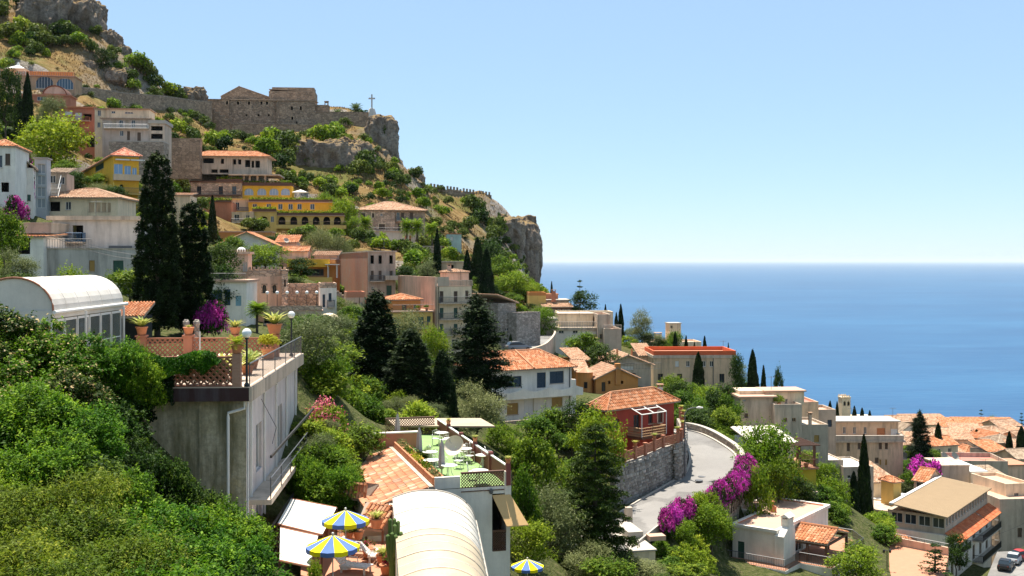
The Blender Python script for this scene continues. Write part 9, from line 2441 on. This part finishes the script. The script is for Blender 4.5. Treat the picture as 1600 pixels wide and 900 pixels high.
# ================================================================ cars
def car(p, rz, col, label, group=None):
 """small hatchback: body shell, glasshouse, wheels, lamps. Local x = forward"""
 c = empty('parked_car', p, label, 'car', group); c.rotation_euler = (0, 0, rz)
 def prt(name, mb, mat, par=None, smooth=False):
  me = bpy.data.meshes.new(name); me.from_pydata(mb.v, [], [f for f in mb.f]); me.materials.append(mat)
  if smooth: me.polygons.foreach_set('use_smooth', [True]*len(mb.f))
  me.update(); return link(name, me, par or c)
 def loft(secs):
  """secs: list of (x, halfwidth, z0, z1)"""
  m = MB(); R = []
  for (x, w, z0, z1) in secs: R.append([(x,-w,z0),(x,-w*1.02,(z0+z1)/2),(x,-w*.9,z1),(x,w*.9,z1),(x,w*1.02,(z0+z1)/2),(x,w,z0)])
  for r in R: m.v.extend(r)
  for i in range(len(R)-1):
   for k in range(6): a = i*6+k; b = i*6+(k+1) % 6; m.f.append((a, b, b+6, a+6))
  m.f.append(tuple(range(6))); m.f.append(tuple((len(R)-1)*6+k for k in range(6))[::-1]); return m
 paint = plain('car_paint_'+col[0], col[1], .3, .2, .6, .04)
 body = prt('body', loft([(-1.95,.62,.38,.72),(-1.85,.78,.28,.88),(-1.2,.82,.25,.92),(.6,.82,.25,.92),(1.3,.80,.27,.82),(1.85,.74,.3,.68),(1.98,.6,.36,.58)]), paint)
 prt('windows', loft([(-1.72,.66,.90,.93),(-1.35,.70,.90,1.34),(-.2,.70,.90,1.38),(.95,.70,.90,.93)]), M_glass, body)
 prt('roof', loft([(-1.35,.62,1.335,1.38),(-.7,.63,1.36,1.44),(-.05,.62,1.33,1.385)]), paint, body)
 for x in (-1.2, 1.2):
  for y in (-.78, .78):
   m = MB(); m.tube([(x, y-.09, .3), (x, y+.09, .3)], [.3, .3], 14); w = prt('wheel', m, M_black)
   m = MB(); m.tube([(x, y-.1, .3), (x, y+.1, .3)], [.17, .17], 10); prt('hubcap', m, M_iron, w)
 for y in (-.55, .55):
  m = MB(); m.box(Matrix.Identity(4), 1.86, 1.97, y-.14, y+.14, .55, .66); prt('headlight', m, M_white)
  m = MB(); m.box(Matrix.Identity(4), -1.95, -1.87, y-.1, y+.1, .62, .76); prt('tail_light', m, M_red)
SIL, BLK, RED = ('silver', (.5,.5,.5)), ('black', (.02,.02,.022)), ('red', (.45,.03,.02))
def on_street(u, v, z): p = PZ(u, v, z); p.z = z; return p
car(on_street(862, 515, 186.72), math.radians(100), SIL, 'silver hatchback parked in the court beside the bright tree')
car(on_street(810, 548, 186.5), math.radians(20), ('grey', (.2,.2,.21)), 'dark grey car behind the white villa roof')
car(on_street(1572, 888, 158.25), math.radians(55), BLK, 'black car parked at the foot of the balconied flank')
car(on_street(1585, 878, 158.25), math.radians(55), SIL, 'silver car parked behind the black car in the side street')
car(on_street(1600, 874, 158.25), math.radians(20), RED, 'red car parked against the grey street house')
for (u, Y, lab, col) in ((230, 283, 'pale blue car on the lane beside the unfinished house', ('blue', (.3,.4,.5))), (304, 285, 'white car parked below the unfinished house', ('white', (.7,.7,.68))), (335, 286, 'grey car parked above the yellow hotel', ('grey', (.2,.2,.21)))):
 x = (u-800)*Y/F; car(Vector((x, Y, gz(x, Y)+.05)), .1, col, lab)
# ================================================================ small things on roofs and wires
def antenna(u, v, Y, h, lab):
 p = P(u, v, Y); e = empty('roof_antenna', p, lab, 'antenna', 'television antennas on the roofs')
 mb = MB(); mb.tube([p-Vector((0,0,.6)), p+Vector((0,0,h))], [.035,.03], 5); mb.build('mast', M_iron, e)
 mb = MB(); mb.bar(p+Vector((-.6,0,h-.15)), p+Vector((.6,.1,h-.15)), .02)
 for k in range(6): x = -.5+.2*k; mb.bar(p+Vector((x,-.3,h-.15)), p+Vector((x,.3,h-.15)), .012)
 mb.build('dipoles', M_iron, e)
for (u, v, Y, h) in ((1130,553,194,2.4),(1205,612,153,2.2),(1395,659,192,2.5),(1330,657,191,2.2),(1500,727,186,2.4),(1560,720,208,2.2),(905,491,206,2.2),(720,446,172,2.4),(600,392,190,2.2),(470,403,200,2.2),(150,338,121,1.8),(1290,722,163,1.8),(1540,735,190,2.0)):
 antenna(u, v, Y, h, 'thin television antenna on a town roof')
def dish(u, v, Y, r, lab):
 p = P(u, v, Y); e = empty('satellite_dish', p, lab, 'satellite dish'); ax = Vector((.5,-.7,.5)).normalized(); q = ax.orthogonal().normalized(); w = ax.cross(q)
 mb = MB(); mb.tube([p-Vector((0,0,.8)), p], [.04,.04], 5); mb.build('mast', M_iron, e)
 mb = MB(); rings = [[p + ax*(.35*r*t*t) + (q*math.cos(2*math.pi*k/16)+w*math.sin(2*math.pi*k/16))*r*t for k in range(16)] for t in (.05,.4,.75,1.0)]
 for i in range(3):
  for k in range(16): mb.quad(rings[i][k], rings[i][(k+1) % 16], rings[i+1][(k+1) % 16], rings[i+1][k])
 mb.build('dish', M_kerb, e)
dish(1475, 714, 205, .9, 'large pale satellite dish on the roof by the flowering mound')
dish(1491, 715, 203, 1.0, 'larger pale satellite dish beside the first on the grey roofs')
dish(447, 376, 203, .5, 'grey satellite dish on the small pink house roof')
def cable(a, b, sag, lab):
 e = empty('overhead_cable', a, lab, 'cable'); mb = MB()
 pts = [a.lerp(b, i/14) - Vector((0,0,sag*4*(i/14)*(1-i/14))) for i in range(15)]; mb.tube(pts, [.018]*15, 4); mb.build('wire', M_black, e)
cable(P(66, 362, 108), P(214, 405, 110), .5, 'thin overhead cable sagging across the big shabby house')
cable(P(85, 366, 108), P(214, 398, 109), .3, 'second overhead cable crossing the shabby house wall')
cable(P(1500, 846, 140), P(1610, 812, 150), .6, 'overhead cable crossing the side street')
# ================================================================ summer haze over the sea
def haze():
 mb = MB(); R = 200000.0
 mb.box(Matrix.Identity(4), -R, R, -R, R, -8.0, 335.0)
 m = bpy.data.materials.new('haze_air'); m.use_nodes = True; nt = m.node_tree
 nt.nodes.remove(nt.nodes['Principled BSDF'])
 v = nt.nodes.new('ShaderNodeVolumePrincipled')
 v.inputs['Color'].default_value = (.86, .95, 1.0, 1); v.inputs['Density'].default_value = 1.5e-5; v.inputs['Anisotropy'].default_value = 0.0
 nt.links.new(v.outputs[0], nt.nodes['Material Output'].inputs['Volume'])
 tag(mb.build('haze', m), 'thin summer haze over land and sea', 'haze', kind='stuff')
haze()
